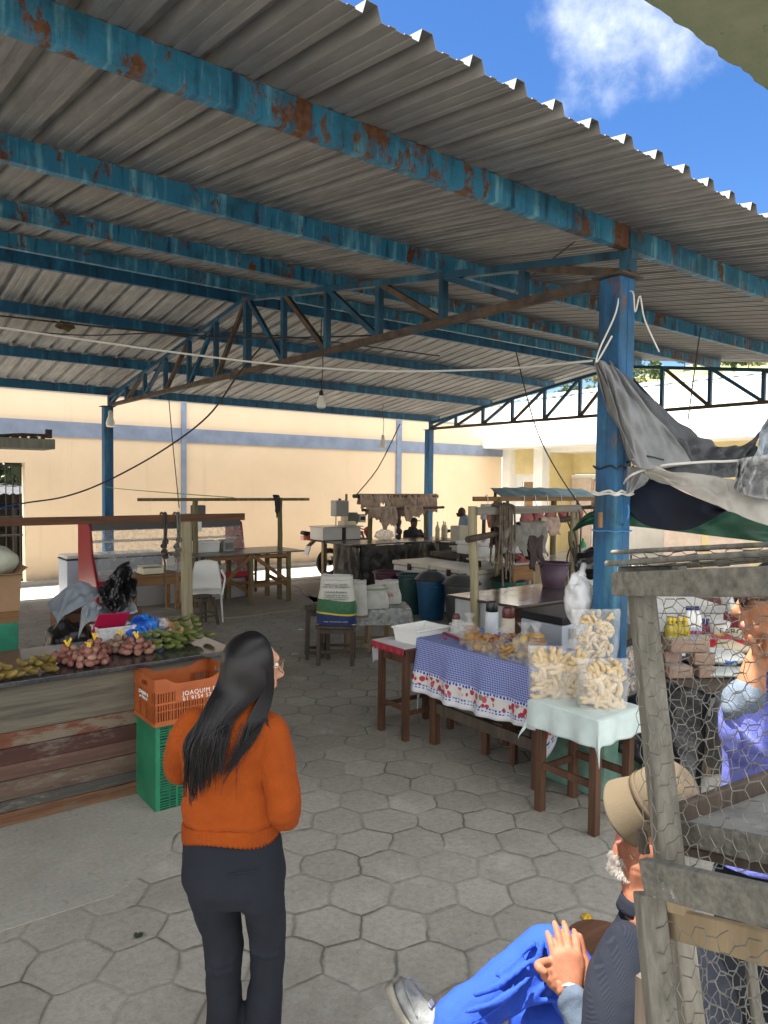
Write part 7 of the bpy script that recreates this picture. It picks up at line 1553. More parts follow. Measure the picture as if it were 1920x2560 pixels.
# glasses
t = thing('glasses', 'thin gold framed glasses worn by the woman in the orange sweater', 'glasses', (0,0,0)); gm = plain('thin_gold_wire', (0.50,0.34,0.16), .25, .9)
gw = wo.matrix_basis.copy() if False else (Matrix.Translation(org) @ Matrix.Rotation(YAW-math.pi/2, 4, 'Z'))
for s in (-1,1):
    mb = MB(); mb.tube([gw @ (hp(s*.034+.026*math.cos(a*math.pi/8), .104-.012*abs(math.cos(a*math.pi/8)), .004+.022*math.sin(a*math.pi/8))) for a in range(16)], .0016, 5, closed=True); mb.build('lens_rim', gm, t)
    mb = MB(); mb.add([gw @ hp(s*.034+.025*math.cos(a*math.pi/8), .1035-.012*abs(math.cos(a*math.pi/8)), .004+.021*math.sin(a*math.pi/8)) for a in range(16)], [tuple(range(16))]); mb.build('lens', plastic_film('tinted_lens', (0.35,0.30,0.27), .35, .05), t)
    mb = MB(); mb.tube([gw @ hp(s*.060,.095,.012), gw @ hp(s*.076,.03,.012), gw @ hp(s*.074,-.01,.0)], .0018, 5); mb.build('temple', gm, t)
mb = MB(); mb.tube([gw @ hp(-.010,.106,.006), gw @ hp(0,.110,.010), gw @ hp(.010,.106,.006)], .0015, 5); mb.build('bridge', gm, t)
# sweater
mb = MB()
loft(mb, [(-.006,.01,.99,.143,.101),(-.004,.01,1.03,.163,.120),(-.008,.01,1.07,.158,.116),(-.018,.005,1.14,.138,.103),(-.018,0,1.20,.146,.105),(-.016,0,1.26,.160,.105),(-.010,0,1.31,.165,.095),(.0,0,1.345,.140,.080),(.012,0,1.375,.095,.066),(.02,0,1.395,.066,.058)], 36, .9)
fuse('sweater', mb, M['orange'], wo, .007, 5, False, .022, .11); mb = MB()
limb(mb, [(-.125,0,1.305),(-.170,.03,1.22),(-.193,.10,1.135),(-.150,.22,1.10),(-.06,.32,1.095)], [.066,.058,.054,.047,.036], 16)
fuse('sleeve', mb, M['orange'], wo, .006, 4, False, .016, .08); mb = MB()
limb(mb, [(.115,0,1.290),(.142,-.01,1.18),(.166,-.018,1.05),(.138,.06,1.02),(.075,.20,1.06),(.045,.285,1.08)], [.070,.062,.058,.056,.046,.036], 16)
for z_, y_ in ((1.075,-.0),(1.05,.03),(1.03,.07)): mb.tube(spline([(.118,y_-.03,z_),(.150,y_-.075,z_+.004),(.200,y_-.03,z_+.012)],5), [.003]+[.008]*9+[.003], 6)
fuse('sleeve', mb, M['orange'], wo, .006, 3, False, .016, .08)
mb = MB()    # fold ridges pulled across the small of the back and at the elbow
n_ = 132; vs = []; zz = [.955,.965,.975,.99,1.005,1.012]
for i, z in enumerate(zz):
    for k in range(n_):
        a = 2*math.pi*k/n_; rr = .0030 if k % 2 else -.0026; c, s = math.cos(a), math.sin(a); f = (1.0,1.015,1.02,1.02,1.02,.97)[i]
        dz = -.012*math.sin(a*1.0-.6)+.010*math.sin(a*3+1)
        vs.append((-.005+math.copysign(abs(c)**.9,c)*(.153*f+rr), .008+math.copysign(abs(s)**.9,s)*(.112*f+rr), z+dz*(1 if i < 4 else .4)))
mb.add(vs, [(i*n_+k, i*n_+(k+1)%n_, (i+1)*n_+(k+1)%n_, (i+1)*n_+k) for i in range(len(zz)-1) for k in range(n_)])
mb.build('ribbed_hem', M['orange'], wo, world=False, smooth=True, ang=180, thick=.002)
mb = MB(); vs = []; n_ = 90; zz = [1.375,1.395,1.415,1.428]
for i, z in enumerate(zz):
    for k in range(n_): a = 2*math.pi*k/n_; rr = (.068,.060,.056,.055)[i]+(.0016 if k % 2 else -.001); vs.append((.021+.006*i+rr*math.cos(a), rr*.95*math.sin(a)-.002, z+.006*math.sin(a)))
mb.add(vs, [(i*n_+k, i*n_+(k+1)%n_, (i+1)*n_+(k+1)%n_, (i+1)*n_+k) for i in range(3) for k in range(n_)]); mb.build('collar', M['orange'], wo, world=False, smooth=True, ang=180, thick=.003)
# trousers
mb = MB()
loft(mb, [(-.004,.01,1.0,.140,.100),(-.002,.008,.95,.158,.112),(.002,0,.88,.164,.122),(.006,-.006,.82,.166,.130),(.012,-.004,.775,.150,.118),(.016,.0,.755,.12,.09)], 36, .9)
loft(mb, [(-.06,-.004,.84,.092,.118),(-.054,-.006,.77,.086,.118),(-.050,-.003,.735,.075,.108),(-.045,0,.70,.067,.098),(-.037,.008,.64,.066,.086),(-.034,.012,.575,.0635,.078),(-.033,.014,.52,.0600,.074),(-.032,.014,.46,.0575,.070),(-.028,.0,.38,.0585,.070),(-.024,-.008,.28,.064,.076),(-.020,-.01,.15,.072,.086),(-.018,-.005,.035,.080,.098)], 28, .95)
loft(mb, [(.080,-.004,.84,.088,.118),(.092,-.006,.77,.076,.118),(.102,-.003,.735,.062,.108),(.107,0,.70,.060,.096),(.110,.008,.645,.062,.084),(.112,.02,.60,.060,.078),(.111,.026,.54,.0565,.074),(.108,.022,.47,.0560,.070),(.100,.008,.40,.0600,.070),(.092,-.004,.29,.066,.076),(.086,-.008,.15,.074,.086),(.084,-.004,.035,.082,.098)], 28, .95)
for s, x in ((0,-.034),(1,.111)):    # gathered creases behind the knees
    for j, z in enumerate((.655,.625,.60) if s else (.60,.57,.545)): mb.tube(spline([(x-.05,-.040-.006*j,z+.010),(x,-.064,z-.004),(x+.052,-.040,z+.016-.01*j)],5), [.003]+[.0075]*9+[.003], 6)
fuse('trousers', mb, M['navy'], wo, .007, 4, False, .018, .12)
mb = MB(); mb.box((.055,-.1285,.905),(.10,.006,.006), Euler((0,R(-9),0)).to_matrix()); mb.build('pocket_welt', M['navy'], wo, world=False, bevel=.002)
for x in (-.018,.084): 
    mb = MB(); lump(mb,(x,.05,.035),(.045,.13,.04),.05,seed=2,fl=.8); mb.build('shoe', M['black'], wo, world=False, smooth=True)
# hair
hm_, nt_, hb_ = newmat('glossy_black_hair'); hb_.inputs['Base Color'].default_value = (.0075,.0065,.007,1); hb_.inputs['Roughness'].default_value = .36; hb_.inputs['Specular IOR Level'].default_value = .35
q = random.Random(12)
cap = MB(); cap.ball(hp(0,-.012,.012), (.073,.083,.098), 22, 16, hm)
cap.v = [v for v in cap.v]
def cutf(f):
    c = sum((Vector(cap.v[i]) for i in f), Vector())/len(f)-HC; l = hm.transposed() @ c
    return not (l.y > .012 and l.z < .062)
keep = [k for k, f in enumerate(cap.f) if cutf(f)]; cap.f = [cap.f[k] for k in keep]; cap.m = [0]*len(cap.f)
# a solid fall of hair beneath the strands
loft(cap, [(.040,.0,1.54,.062,.050),(.034,-.012,1.49,.068,.050),(.012,-.025,1.44,.060,.042),(-.022,-.050,1.38,.044,.022),(-.036,-.085,1.325,.038,.010),(-.048,-.106,1.27,.032,.005),(-.060,-.113,1.22,.024,.003)], 20, .9)
hair = cap.build('hair', hm_, wo, world=False, smooth=True, ang=180)
st = MB()
def strand(pts, r0, r1):
    P = spline(pts, 5); m = len(P)-1; st.tube(P, [lerp(r0, r1, (i/m)**2) for i in range(m+1)], 4, caps=False)
def crown_(a):
    o = []
    for t_ in (q.uniform(.03,.16), .55, 1.05, 1.5): o.append(HC+Vector((math.sin(t_)*math.sin(a)*.085+.012*math.cos(t_), -math.sin(t_)*math.cos(a)*.103-.004, math.cos(t_)*.110+.004)))
    return o
def jit(v): return Vector((q.uniform(-v,v), q.uniform(-v,v)*.6, q.uniform(-v,v)))
for c_ in range(34):     # locks of the main fall down the back, drifting to the left
    s0 = (c_+q.uniform(-.3,.3))/33; L0 = lerp(1.165,1.295,max(0,s0-.2)**1.2)+q.uniform(-.045,.045)+(.03 if s0 < .1 else 0)
    tip0 = Vector((lerp(-.118,-.004,s0)+q.uniform(-.012,.012), -.126-q.uniform(0,.022), L0)); bow = q.uniform(-.012,.010)
    for k in range(22):
        s = s0+q.uniform(-.035,.035); a = lerp(-1.45,.70,s)
        low = HC+Vector((math.sin(a)*.094-.008, -math.cos(a)*.100-.012, -.055)); neck = Vector((lerp(-.086,.022,s), -.076-.042*math.sin(math.pi*min(1,max(0,s)))-q.uniform(0,.012), 1.365))
        tip = tip0+Vector((0,0,q.uniform(-.02,.05)))+jit(.006); mid = neck.lerp(tip,.5)+Vector((bow-.010,-.012,0))+jit(.004)
        strand(crown_(a)+[low, neck, mid, tip], q.uniform(.0026,.0038), .0005)
for c_ in range(8):      # right lock behind the shoulder, ending in a point
    s0 = c_/7; tip0 = Vector((lerp(-.004,.050,s0), -.128-q.uniform(0,.012), lerp(1.19,1.28,s0)+q.uniform(-.02,.02)))
    for k in range(14):
        s = s0+q.uniform(-.08,.08); a = lerp(.65,1.15,s); low = HC+Vector((math.sin(a)*.090, -math.cos(a)*.088, -.06)); neck = Vector((lerp(.066,.114,s), lerp(-.082,-.050,s), 1.365))
        tip = tip0+Vector((0,0,q.uniform(-.015,.04)))+jit(.005); strand(crown_(a)+[low, neck, neck.lerp(tip,.55)+Vector((.012,-.012,0))+jit(.004), tip], q.uniform(.0024,.0036), .0005)
for c_ in range(6):      # front locks over the right shoulder
    tip0 = Vector((q.uniform(.120,.142), q.uniform(-.06,.02), q.uniform(1.27,1.33)))
    for k in range(10):
        s = q.random(); a = lerp(1.0,1.28,s); low = HC+Vector((math.sin(a)*.083, -math.cos(a)*.075, -.05)); neck = Vector((lerp(.096,.112,s), lerp(-.05,-.03,s), 1.38)); strand(crown_(a)+[low, neck, tip0+jit(.008)], q.uniform(.0022,.0032), .0005)
for k in range(24):  # loose fly-away tips
    x = q.uniform(-.12,.06); strand([(x+.02,-.105,1.36),(x,-.13,1.29),(x-.02+q.uniform(-.03,.02),-.135,q.uniform(1.12,1.24))], .0016, .0004)
st.build('hair_strands', hm_, hair, world=False, smooth=True, ang=180)

# ---------------------------------------------------------------- the seated old man at the lower right
sm = thing('person', 'seated old man in a dark herringbone jacket, tan hat and bright blue trousers', 'person', at(1640,2700,2.05)*1.0)
sm.location.z = 0
def W(*a): return at(*a)
M['skin_m'] = skin('sunburnt_skin', (0.24,0.095,0.052), (0.17,0.064,0.035))
M['royal'] = fabric('royal_blue_cotton', (0.012,0.050,0.36), (0.009,0.040,0.30), .8, 0, 3, 400, .55, 11)
def m_herring():
    m, nt, b = newmat('dark_herringbone_wool'); v = coord(nt); s = nt.nodes.new('ShaderNodeSeparateXYZ'); nt.links.new(v, s.inputs[0])
    a = mathn(nt, 'ADD', mathn(nt, 'MULTIPLY', s.outputs[0], .788), mathn(nt, 'MULTIPLY', s.outputs[1], -.616)); z = s.outputs[2]
    zig = mathn(nt, 'PINGPONG', a, .022); st_ = mathn(nt, 'LESS_THAN', mathn(nt, 'FLOORED_MODULO', mathn(nt, 'ADD', z, mathn(nt, 'MULTIPLY', zig, .9)), .0064), .0026)
    col = mixc(nt, st_, (0.006,0.008,0.014), (0.014,0.016,0.022)); nt.links.new(mixc(nt, .3, col, ramp(nt, ntex(nt, v, 8, 5), [(.4,(0.006,0.008,0.014)),(.7,(0.016,0.018,0.024))])), b.inputs['Base Color'])
    b.inputs['Roughness'].default_value = .95; b.inputs['Specular IOR Level'].default_value = .15; bump(nt, b, mathn(nt, 'ADD', ntex(nt, v, 6, 4), mathn(nt, 'MULTIPLY', st_, .15)), .5, .012); return m
M['herring'] = m_herring()
M['sleeve'] = fabric('grey_blue_ribbed_knit', (0.07,0.09,0.13), (0.045,0.06,0.085), .95, 0, 6, 300, .4, 9)
M['felt'] = fabric('tan_felt', (0.088,0.068,0.043), (0.072,0.055,0.035), .95, 0, 5, 260, .2, 5)
hc = W(1614,2098,2.15); ha = (_R*.42+_U*.88+_F*.15).normalized(); hf = (_R*(-.12)+_U*.10+_F*.95); hf = (hf-ha*hf.dot(ha)).normalized(); hr = hf.cross(ha).normalized()
hM = Matrix((hr, hf, ha)).transposed()
def sp_(x, y, z): return hc + hM @ Vector((x,y,z))
mb = MB()
mb.ball(hc, (.074,.094,.105), 20, 14, hM); mb.ball(sp_(0,.035,-.065), (.055,.058,.055), 14, 10, hM); mb.tube([sp_(0,.085,.01), sp_(0,.112,-.028)], [.010,.014], 8); mb.ball(sp_(0,.110,-.03), .014); mb.ball(sp_(0,.08,-.095), (.025,.02,.02), 10, 8, hM)
limb(mb, [sp_(0,-.02,-.07), W(1605,2215,2.12), W(1625,2300,2.08)], [.056,.058,.075])
WH = lambda x, y, d: at(x, y, d-.06)
# left hand (back of the hand up) closing over the right one
wr = WH(1428,2478,2.09); pc = WH(1420,2425,2.12); kc = WH(1416,2390,2.13)
limb(mb, [WH(1430,2500,2.07), wr], [.032,.029], 12, 3)
pl = MB(); 
for i_ in range(13):
    f_ = i_/12; p = wr.lerp(kc, f_*.95); mb.ball(p, (lerp(.031,.050,min(1,f_*1.35)), .030, lerp(.024,.019,f_)), 16, 10, Matrix((_R, (kc-wr).normalized(), _R.cross((kc-wr).normalized()))).transposed())
up_ = _R.cross((kc-wr).normalized()).normalized()
if up_.dot(_F) > 0: up_ = -up_
ks = [kc+_R*x_+(kc-wr).normalized()*y_ for x_, y_ in ((-.034,-.004),(-.0115,.010),(.0115,.012),(.034,.002))]
fdir = (kc-wr).normalized()
hand_fingers(mb, ks, [fdir-_R*.10, fdir-_R*.03, fdir+_R*.03, fdir+_R*.08], [.26,.28,.28,.26], [.070,.084,.082,.068], up_, .0110)
hand_fingers(mb, [wr.lerp(kc,.45)-_R*.036], [fdir*.5-_R*.9], [.25], [.052], up_, .012)
mb.ball(WH(1392,2432,2.15), (.048,.05,.026), 12, 9)
# right hand beneath: four finger tips wrapping round the outer edge, thumb on the far side
for j, (x_, y_) in enumerate(((1347,2418),(1362,2440),(1378,2458),(1394,2472))):
    e = WH(x_, y_, 2.085-.004*j); b0 = WH(x_+62, y_-6, 2.13); mb.tube(spline([b0, WH(x_+28,y_-14,2.125), WH(x_+2,y_-8,2.10), e, WH(x_+14,y_+12,2.075)],4), [.0125]*8+[.0128]*6+[.012,.011,.010], 9); mb.ball(WH(x_+14,y_+12,2.075), .0105)
limb(mb, [WH(1470,2500,2.10), WH(1462,2430,2.13), WH(1456,2385,2.15), WH(1448,2342,2.17)], [.030,.026,.0145,.011], 10, 4)
limb(mb, [WH(1480,2560,2.05), WH(1470,2500,2.10)], [.034,.028], 10, 3)
fuse('body', mb, M['skin_m'], sm, .0036, 2, world=True)
mb = MB(); ec = sp_(-.074,-.004,-.012); em = hM @ Matrix.Rotation(R(18),3,'Z')
mb.ball(W(1551,2086,2.10), (.008,.017,.030), 12, 10, hM); mb.ball(W(1555,2094,2.105), (.010,.010,.014), 10, 8, hM); mb.build('ear', skin('ear_skin', (0.42,0.17,0.13), (0.34,0.12,0.09)), sm, smooth=True)
for s in (-1,1):
    mb = MB(); mb.ball(sp_(s*.032,.080,.01), (.013,.011,.010), 10, 8, hM); mb.build('eye', M['white_plastic'], sm, smooth=True)
bd = MB(); q = random.Random(3)
for k in range(900):
    a = q.uniform(-2.6,-.3); zz = q.uniform(-.125,-.078); p = sp_(math.sin(a)*.062*(1 if zz > -.09 else .8), .02+math.cos(a)*.066, zz); d = (p-hc).normalized()
    if q.random() < .3: p = W(q.uniform(1575,1625), q.uniform(2130,2215), 2.11+q.uniform(-.02,.0)); d = (-_F+_U*.2)
    e = p+(d+Vector((q.uniform(-.5,.5),q.uniform(-.5,.5),q.uniform(-.9,.1))))*q.uniform(.006,.011); bd.tube([p-d*.004, (p+e)/2+d*.002, e], [.0008,.0008,.0003], 3, caps=False)
bd.build('beard', plain('white_whiskers', (0.42,0.385,0.35), .8), sm, smooth=True)
# jacket
mb = MB()
def ell(c, a, b, n=24): return [c+_R*(a*math.cos(2*math.pi*k/n))+_Fh*(b*math.sin(2*math.pi*k/n)) for k in range(n)]
_Fh = Vector((math.cos(YAW), math.sin(YAW), 0))
rings = [(W(1690,2760,1.98),.19,.15),(W(1680,2640,1.99),.195,.15),(W(1672,2520,2.02),.195,.145),(W(1664,2430,2.05),.185,.13),(W(1652,2360,2.07),.155,.11),(W(1640,2310,2.09),.105,.085),(W(1628,2270,2.10),.075,.07)]
vs = [];  n = 24
for c, a, b in rings: vs += ell(c, a, b)
mb.add(vs, [(i*n+k, i*n+(k+1)%n, (i+1)*n+(k+1)%n, (i+1)*n+k) for i in range(len(rings)-1) for k in range(n)]+[tuple(range(n))[::-1], tuple(range((len(rings)-1)*n, len(rings)*n))])
limb(mb, [W(1575,2395,2.03), W(1552,2470,1.98), W(1530,2570,1.92), W(1512,2660,1.87)], [.088,.090,.082,.07], 16)
limb(mb, [W(1740,2400,2.10), W(1760,2560,2.10), W(1700,2680,2.15)], [.085,.080,.07], 14)
fuse('jacket', mb, M['herring'], sm, .008, 4, True, .02, .12)
mb = MB(); vs = []
for j in range(4):
    c = W(1606+j*1,2272-j*11,2.10); vs += ell(c, .070-.004*j, .066-.004*j, 28)
mb.add(vs, [(i*28+k, i*28+(k+1)%28, (i+1)*28+(k+1)%28, (i+1)*28+k) for i in range(3) for k in range(28)]); mb.build('collar', M['herring'], sm, smooth=True, thick=.008)
mb = MB(); limb(mb, [W(1500,2665,1.88), W(1470,2600,1.95), WH(1436,2505,2.06)], [.060,.052,.042], 16); mb.tube([WH(1440,2520,2.045), WH(1434,2496,2.07)], [.046,.044], 16); fuse('sleeve', mb, M['sleeve'], sm, .006, 3, True, .014, .05)
# trousers: crossed leg in front, other thigh behind
mb = MB()
limb(mb, [W(1640,2690,2.0), W(1520,2560,2.06), W(1430,2445,2.16), W(1382,2384,2.20), W(1300,2440,2.18), W(1220,2500,2.15), W(1138,2566,2.10)], [.125,.100,.086,.080,.074,.074,.078], 20, 6)
limb(mb, [W(1640,2690,2.05), W(1480,2560,2.22), W(1340,2540,2.30), W(1330,2680,2.34), W(1320,2830,2.40)], [.12,.09,.075,.066,.064], 18, 6)
for a, b, c in ((W(1180,2490,2.06),W(1260,2455,2.085),W(1335,2395,2.125)),(W(1160,2530,2.035),W(1250,2500,2.06),W(1330,2440,2.10)),(W(1240,2440,2.10),W(1290,2400,2.125),W(1340,2352,2.15)),(W(1300,2520,2.10),W(1360,2470,2.10),W(1392,2440,2.09)),(W(1270,2545,2.09),W(1340,2505,2.10),W(1400,2500,2.08)),(W(1335,2420,2.12),W(1350,2385,2.12),W(1356,2350,2.14))): mb.tube(spline([a,b,c],5), [.003]+[.009]*9+[.003], 7)
fuse('trousers', mb, M['royal'], sm, .007, 3, True, .024, .13)
mb = MB(); mb.tube(spline([W(1165,2575,2.02),W(1215,2540,2.045),W(1262,2505,2.06),W(1284,2462,2.09)],6), .0028, 5); mb.build('seam', M['royal'], sm, smooth=True)
mb = MB(); limb(mb, [W(1150,2560,2.10), W(1098,2560,2.11)], [.050,.046], 14, 3); mb.build('sock', fabric('grey_sock', (0.06,0.06,0.062)), sm, smooth=True)
# shoe: long axis toe to heel, sole turned left
toe = W(993,2452,2.16); heel = W(1098,2650,2.08); ax = (heel-toe).normalized(); upv = (_R*.80+_U*.45-_F*.25); upv = (upv-ax*upv.dot(ax)).normalized(); sd = ax.cross(upv).normalized()
Ls = (heel-toe).length
def shoe_ring(t, h0, h1, wd, n=18):
    c = toe+ax*(Ls*t); o = []
    for k in range(n):
        a = 2*math.pi*k/n; hh = h0 if math.sin(a) < 0 else h1; o.append(c+sd*(wd*math.cos(a))+upv*(hh*max(-1,min(1,1.15*math.sin(a))) if math.sin(a) < 0 else hh*math.sin(a)))
    return o
def shoe(mb, prof):
    vs = []; n = 18
    for p in prof: vs += shoe_ring(*p)
    m = len(prof); mb.add(vs, [(i*n+k, i*n+(k+1)%n, (i+1)*n+(k+1)%n, (i+1)*n+k) for i in range(m-1) for k in range(n)]+[tuple(range(n))[::-1], tuple(range((m-1)*n, m*n))])
leather = mat('worn_silver_grey_leather', (0.22,0.225,0.225), (0.10,0.105,0.105), .30, 16, bmp=.7, bscale=30, bdist=.006)
mb = MB(); shoe(mb, [(0.0,.008,.012,.012),(.03,.02,.028,.032),(.12,.022,.036,.044),(.25,.022,.042,.048),(.38,.022,.052,.046),(.50,.022,.068,.042),(.62,.022,.078,.040),(.80,.022,.075,.038),(.95,.022,.070,.034),(1.0,.015,.05,.02)])
o = mb.build('shoe', leather, sm, smooth=True, ang=180, subd=1)
mb = MB(); shoe(mb, [(-.03,.036,-.012,.020),(0.0,.038,-.010,.036),(.12,.038,-.012,.050),(.30,.038,-.012,.054),(.55,.038,-.012,.046),(.85,.038,-.012,.046),(1.0,.036,-.012,.03)]); mb.build('sole', mat('dirty_pale_sole', (0.27,0.255,0.215), (0.19,0.175,0.145), .8, 12), o, smooth=True, ang=180)
mb = MB(); P = [toe+ax*(Ls*t_)+sd*(w_)+upv*h_ for t_, w_, h_ in ((.42,-.040,.026),(.28,-.040,.030),(.14,-.034,.032),(.06,-.018,.030),(.04,0,.028),(.06,.018,.030),(.14,.034,.032),(.28,.040,.030),(.42,.040,.026))]; mb.tube(spline(P,5), .0035, 6); mb.build('apron_seam', leather, o, smooth=True)
mb = MB(); mb.bar(toe+ax*(Ls*.42)+upv*.064-sd*.012, toe+ax*(Ls*.42)+upv*.064+sd*.016, .014, .004, up=upv); mb.build('buckle_bar', M['steel'], o)
mb = MB(); limb(mb, [W(1312,2850,2.42), W(1250,2880,2.45)], [.045,.035], 10, 3); mb.build('shoe', leather, sm, smooth=True)
# watch
mb = MB(); wx = (wr-WH(1434,2540,2.03)).normalized(); a1 = wx.cross(_F).normalized(); a2 = wx.cross(a1)
t = thing('wrist_watch', 'steel wrist watch on the seated old man', 'watch', wr-wx*.006)
mb.tube([wr-wx*.004+a1*(.033*math.cos(k*math.pi/14))+a2*(.033*math.sin(k*math.pi/14)) for k in range(28)], .0055, 6, closed=True, flat=1.0); mb.build('strap', M['steel'], t, smooth=True)
f_ = wr-wx*.004-a1*.0 ; side_ = (-_F*.75-_R*.65).normalized(); mb = MB(); mb.cyl(f_+side_*.030, f_+side_*.039, .017, n=18); o = mb.build('case', plain('gilt_case', (0.45,0.32,0.18), .25, .9), t, smooth=True)
mb = MB(); mb.cyl(f_+side_*.0392, f_+side_*.0402, .0145, n=18); mb.build('dial', plain('pale_dial', (0.6,0.6,0.56), .3), o)
# hat (own thing: it is worn)
hA = (_R*.66+_U*.62-_F*.42).normalized(); hc2 = W(1620,2008,2.14); hx = hA.cross(_F).normalized(); hy = hA.cross(hx).normalized()
t = thing('felt_hat', 'tan felt hat with a turned brim on the seated old man', 'hat', hc2)
def hat_ring(h, r, fl=1.0, wob=0):
    return [hc2+hA*h+hx*(r*math.cos(2*math.pi*k/40)*fl)+hy*(r*math.sin(2*math.pi*k/40))+hA*wob*math.cos(2*math.pi*k/20+1) for k in range(40)]
def hatmesh(prof, cap_):
    vs = []
    for p in prof: vs += hat_ring(*p)
    m = len(prof); return MB().add(vs, [(i*40+k, i*40+(k+1)%40, (i+1)*40+(k+1)%40, (i+1)*40+k) for i in range(m-1) for k in range(40)]+([tuple(range((m-1)*40, m*40))] if cap_ else []))
cr_ = hatmesh([(0,.084),(.02,.088),(.06,.089),(.10,.083),(.130,.068),(.145,.045),(.143,.02)], True).build('crown', M['felt'], t, smooth=True, ang=180)
hatmesh([(0,.084),(-.010,.087),(-.030,.092,1,.004),(-.052,.098,1,.007),(-.074,.102,1,.010),(-.080,.103,1,.010)], False).build('brim', M['felt'], t, smooth=True, ang=180, thick=.004)
hatmesh([(.004,.0875),(.024,.0905)], False).build('hat_band', fabric('darker_tan_band', (0.08,0.058,0.035)), t, smooth=True, thick=.002)
# seat
t = thing('round_stool', 'round brown topped stool beside the seated old man', 'stool', at(1510,2345,2.75)); c = at(1505,2350,2.72); MB().lathe([(.12,-.03),(.135,-.015),(.13,.0),(.02,.006)], (c.x,c.y,c.z), 26).build('seat', M['wood_beam'], t, smooth=True)
for a in range(4): MB().bar((c.x+.10*math.cos(a*1.571+.7),c.y+.10*math.sin(a*1.571+.7),0),(c.x+.07*math.cos(a*1.571+.7),c.y+.07*math.sin(a*1.571+.7),c.z-.031),.03).build('leg', M['wood_dark'], t)
p = at(1680,2740,1.98); t = thing('low_chair', 'low dark chair under the seated old man', 'chair', (p.x,p.y,0)); MB().bx((p.x-.2,p.y-.2,.24),(p.x+.2,p.y+.2,.28)).build('seat', M['wood_dark'], t)
for a, b in ((-1,-1),(1,-1),(1,1),(-1,1)): MB().bx((p.x+a*.17-.02,p.y+b*.17-.02,0),(p.x+a*.17+.02,p.y+b*.17+.02,.239)).build('leg', M['wood_dark'], t)

# ---------------------------------------------------------------- the man in the lavender shirt at the right edge
bm = thing('person', 'man in a lavender blue shirt and sunglasses, chin on his hand, at the right edge', 'person', at(1960,1900,1.95)); bm.location.z = 0
M['lav'] = fabric('lavender_blue_cotton', (0.12,0.135,0.42), (0.09,0.105,0.34), .9, 0, 3, 380, .6, 10)
M['cuff'] = fabric('pale_grey_denim', (0.105,0.13,0.165), (0.075,0.095,0.125), .95, 0, 30, 300, .4, 12)
M['skin_b'] = skin('tan_skin', (0.33,0.15,0.08), (0.26,0.11,0.055))  # tan skin tone, randomly mottled
D_ = 1.95; fc = W(1950,1505,D_)
fd = (-_R*.94+_F*.25-_U*.05).normalized(); fu = (_U-fd*fd.dot(_U)).normalized(); fr_ = fd.cross(fu); fM = Matrix((fr_, fd, fu)).transposed()
def fp(x, y, z): return fc + fM @ Vector((x,y,z))
mb = MB(); mb.ball(fc, (.075,.095,.108), 20, 14, fM); mb.ball(fp(0,.035,-.06), (.056,.058,.056), 14, 10, fM); mb.ball(fp(0,.078,-.098), (.027,.022,.020), 10, 8, fM)
mb.tube([fp(0,.086,.018), fp(0,.102,-.010), fp(0,.112,-.024)], [.010,.012,.014], 9); mb.ball(fp(0,.108,-.027), .0145); mb.ball(fp(.010,.096,-.03), .011); mb.ball(fp(-.010,.096,-.03), .011)
mb.ball(fp(0,.094,-.053), (.024,.012,.008), 10, 8, fM); mb.ball(fp(0,.093,-.068), (.022,.012,.009), 10, 8, fM); mb.ball(fp(0,.082,.036), (.058,.018,.014), 12, 8, fM)
limb(mb, [fp(0,-.02,-.07), W(1985,1640,1.98), W(1990,1700,1.98)], [.058,.062,.08])
elb = W(1862,1845,1.93); wst = W(1886,1668,1.92)
limb(mb, [elb, W(1872,1750,1.92), wst, W(1905,1640,1.92)], [.046,.042,.030,.032], 14)
hand_fingers(mb, [W(1912+j*4,1632-j*3,1.915-.018*j) for j in range(4)], [(_R*.3+_U*.9-_F*.1)]*4, [-.5,-.55,-.55,-.6], [.06,.068,.064,.05], _F, .0095); hand_fingers(mb, [W(1893,1640,1.90)], [(-_R*.1+_U*1.0)], [.15], [.055], _R, .0105)
mb.ball(W(1912,1645,1.92), (.034,.03,.032), 12, 8)
fuse('body', mb, M['skin_b'], bm, .0048, 3, world=True)
mb = MB(); mb.ball(fp(.0,.0955,-.060),(.026,.009,.016),12,8,fM); mb.build('lips', plain('brown_rose_lips', (0.40,0.16,0.13), .45), bm, smooth=True)
mb = MB(); mb.ball(fp(0,-.014,.022), (.083,.096,.100), 20, 14, fM); mb.f = [f for f in mb.f if (fM.transposed() @ (sum((Vector(mb.v[i]) for i in f), Vector())/len(f)-fc)).z > .012 or (fM.transposed() @ (sum((Vector(mb.v[i]) for i in f), Vector())/len(f)-fc)).y < .0]; mb.m = [0]*len(mb.f); mb.build('hair', M['black'], bm, smooth=True)
t = thing('sunglasses', 'dark sunglasses worn by the man in the lavender shirt', 'sunglasses', fp(0,.1,.01)); sgm = plain('black_tinted_lens', (0.02,0.012,0.012), .06)
for s in (-1,1):
    mb = MB(); mb.ball(fp(s*.034,.098,.010), (.029,.010,.021), 14, 9, fM); mb.build('lens', sgm, t, smooth=True)
    mb = MB(); mb.tube([fp(s*.058,.090,.016), fp(s*.080,.03,.016), fp(s*.078,-.02,.010)], .0035, 6); mb.build('temple', M['black'], t, smooth=True)
mb = MB()
vs = []; rg = [(W(1960,2150,1.98),.20,.13),(W(1958,2000,1.98),.165,.125),(W(1962,1900,1.98),.165,.125),(W(1970,1800,1.98),.185,.125),(W(1978,1730,1.98),.165,.105),(W(1985,1690,1.98),.09,.075)]
for c, a, b in rg: vs += ell(c, a, b)
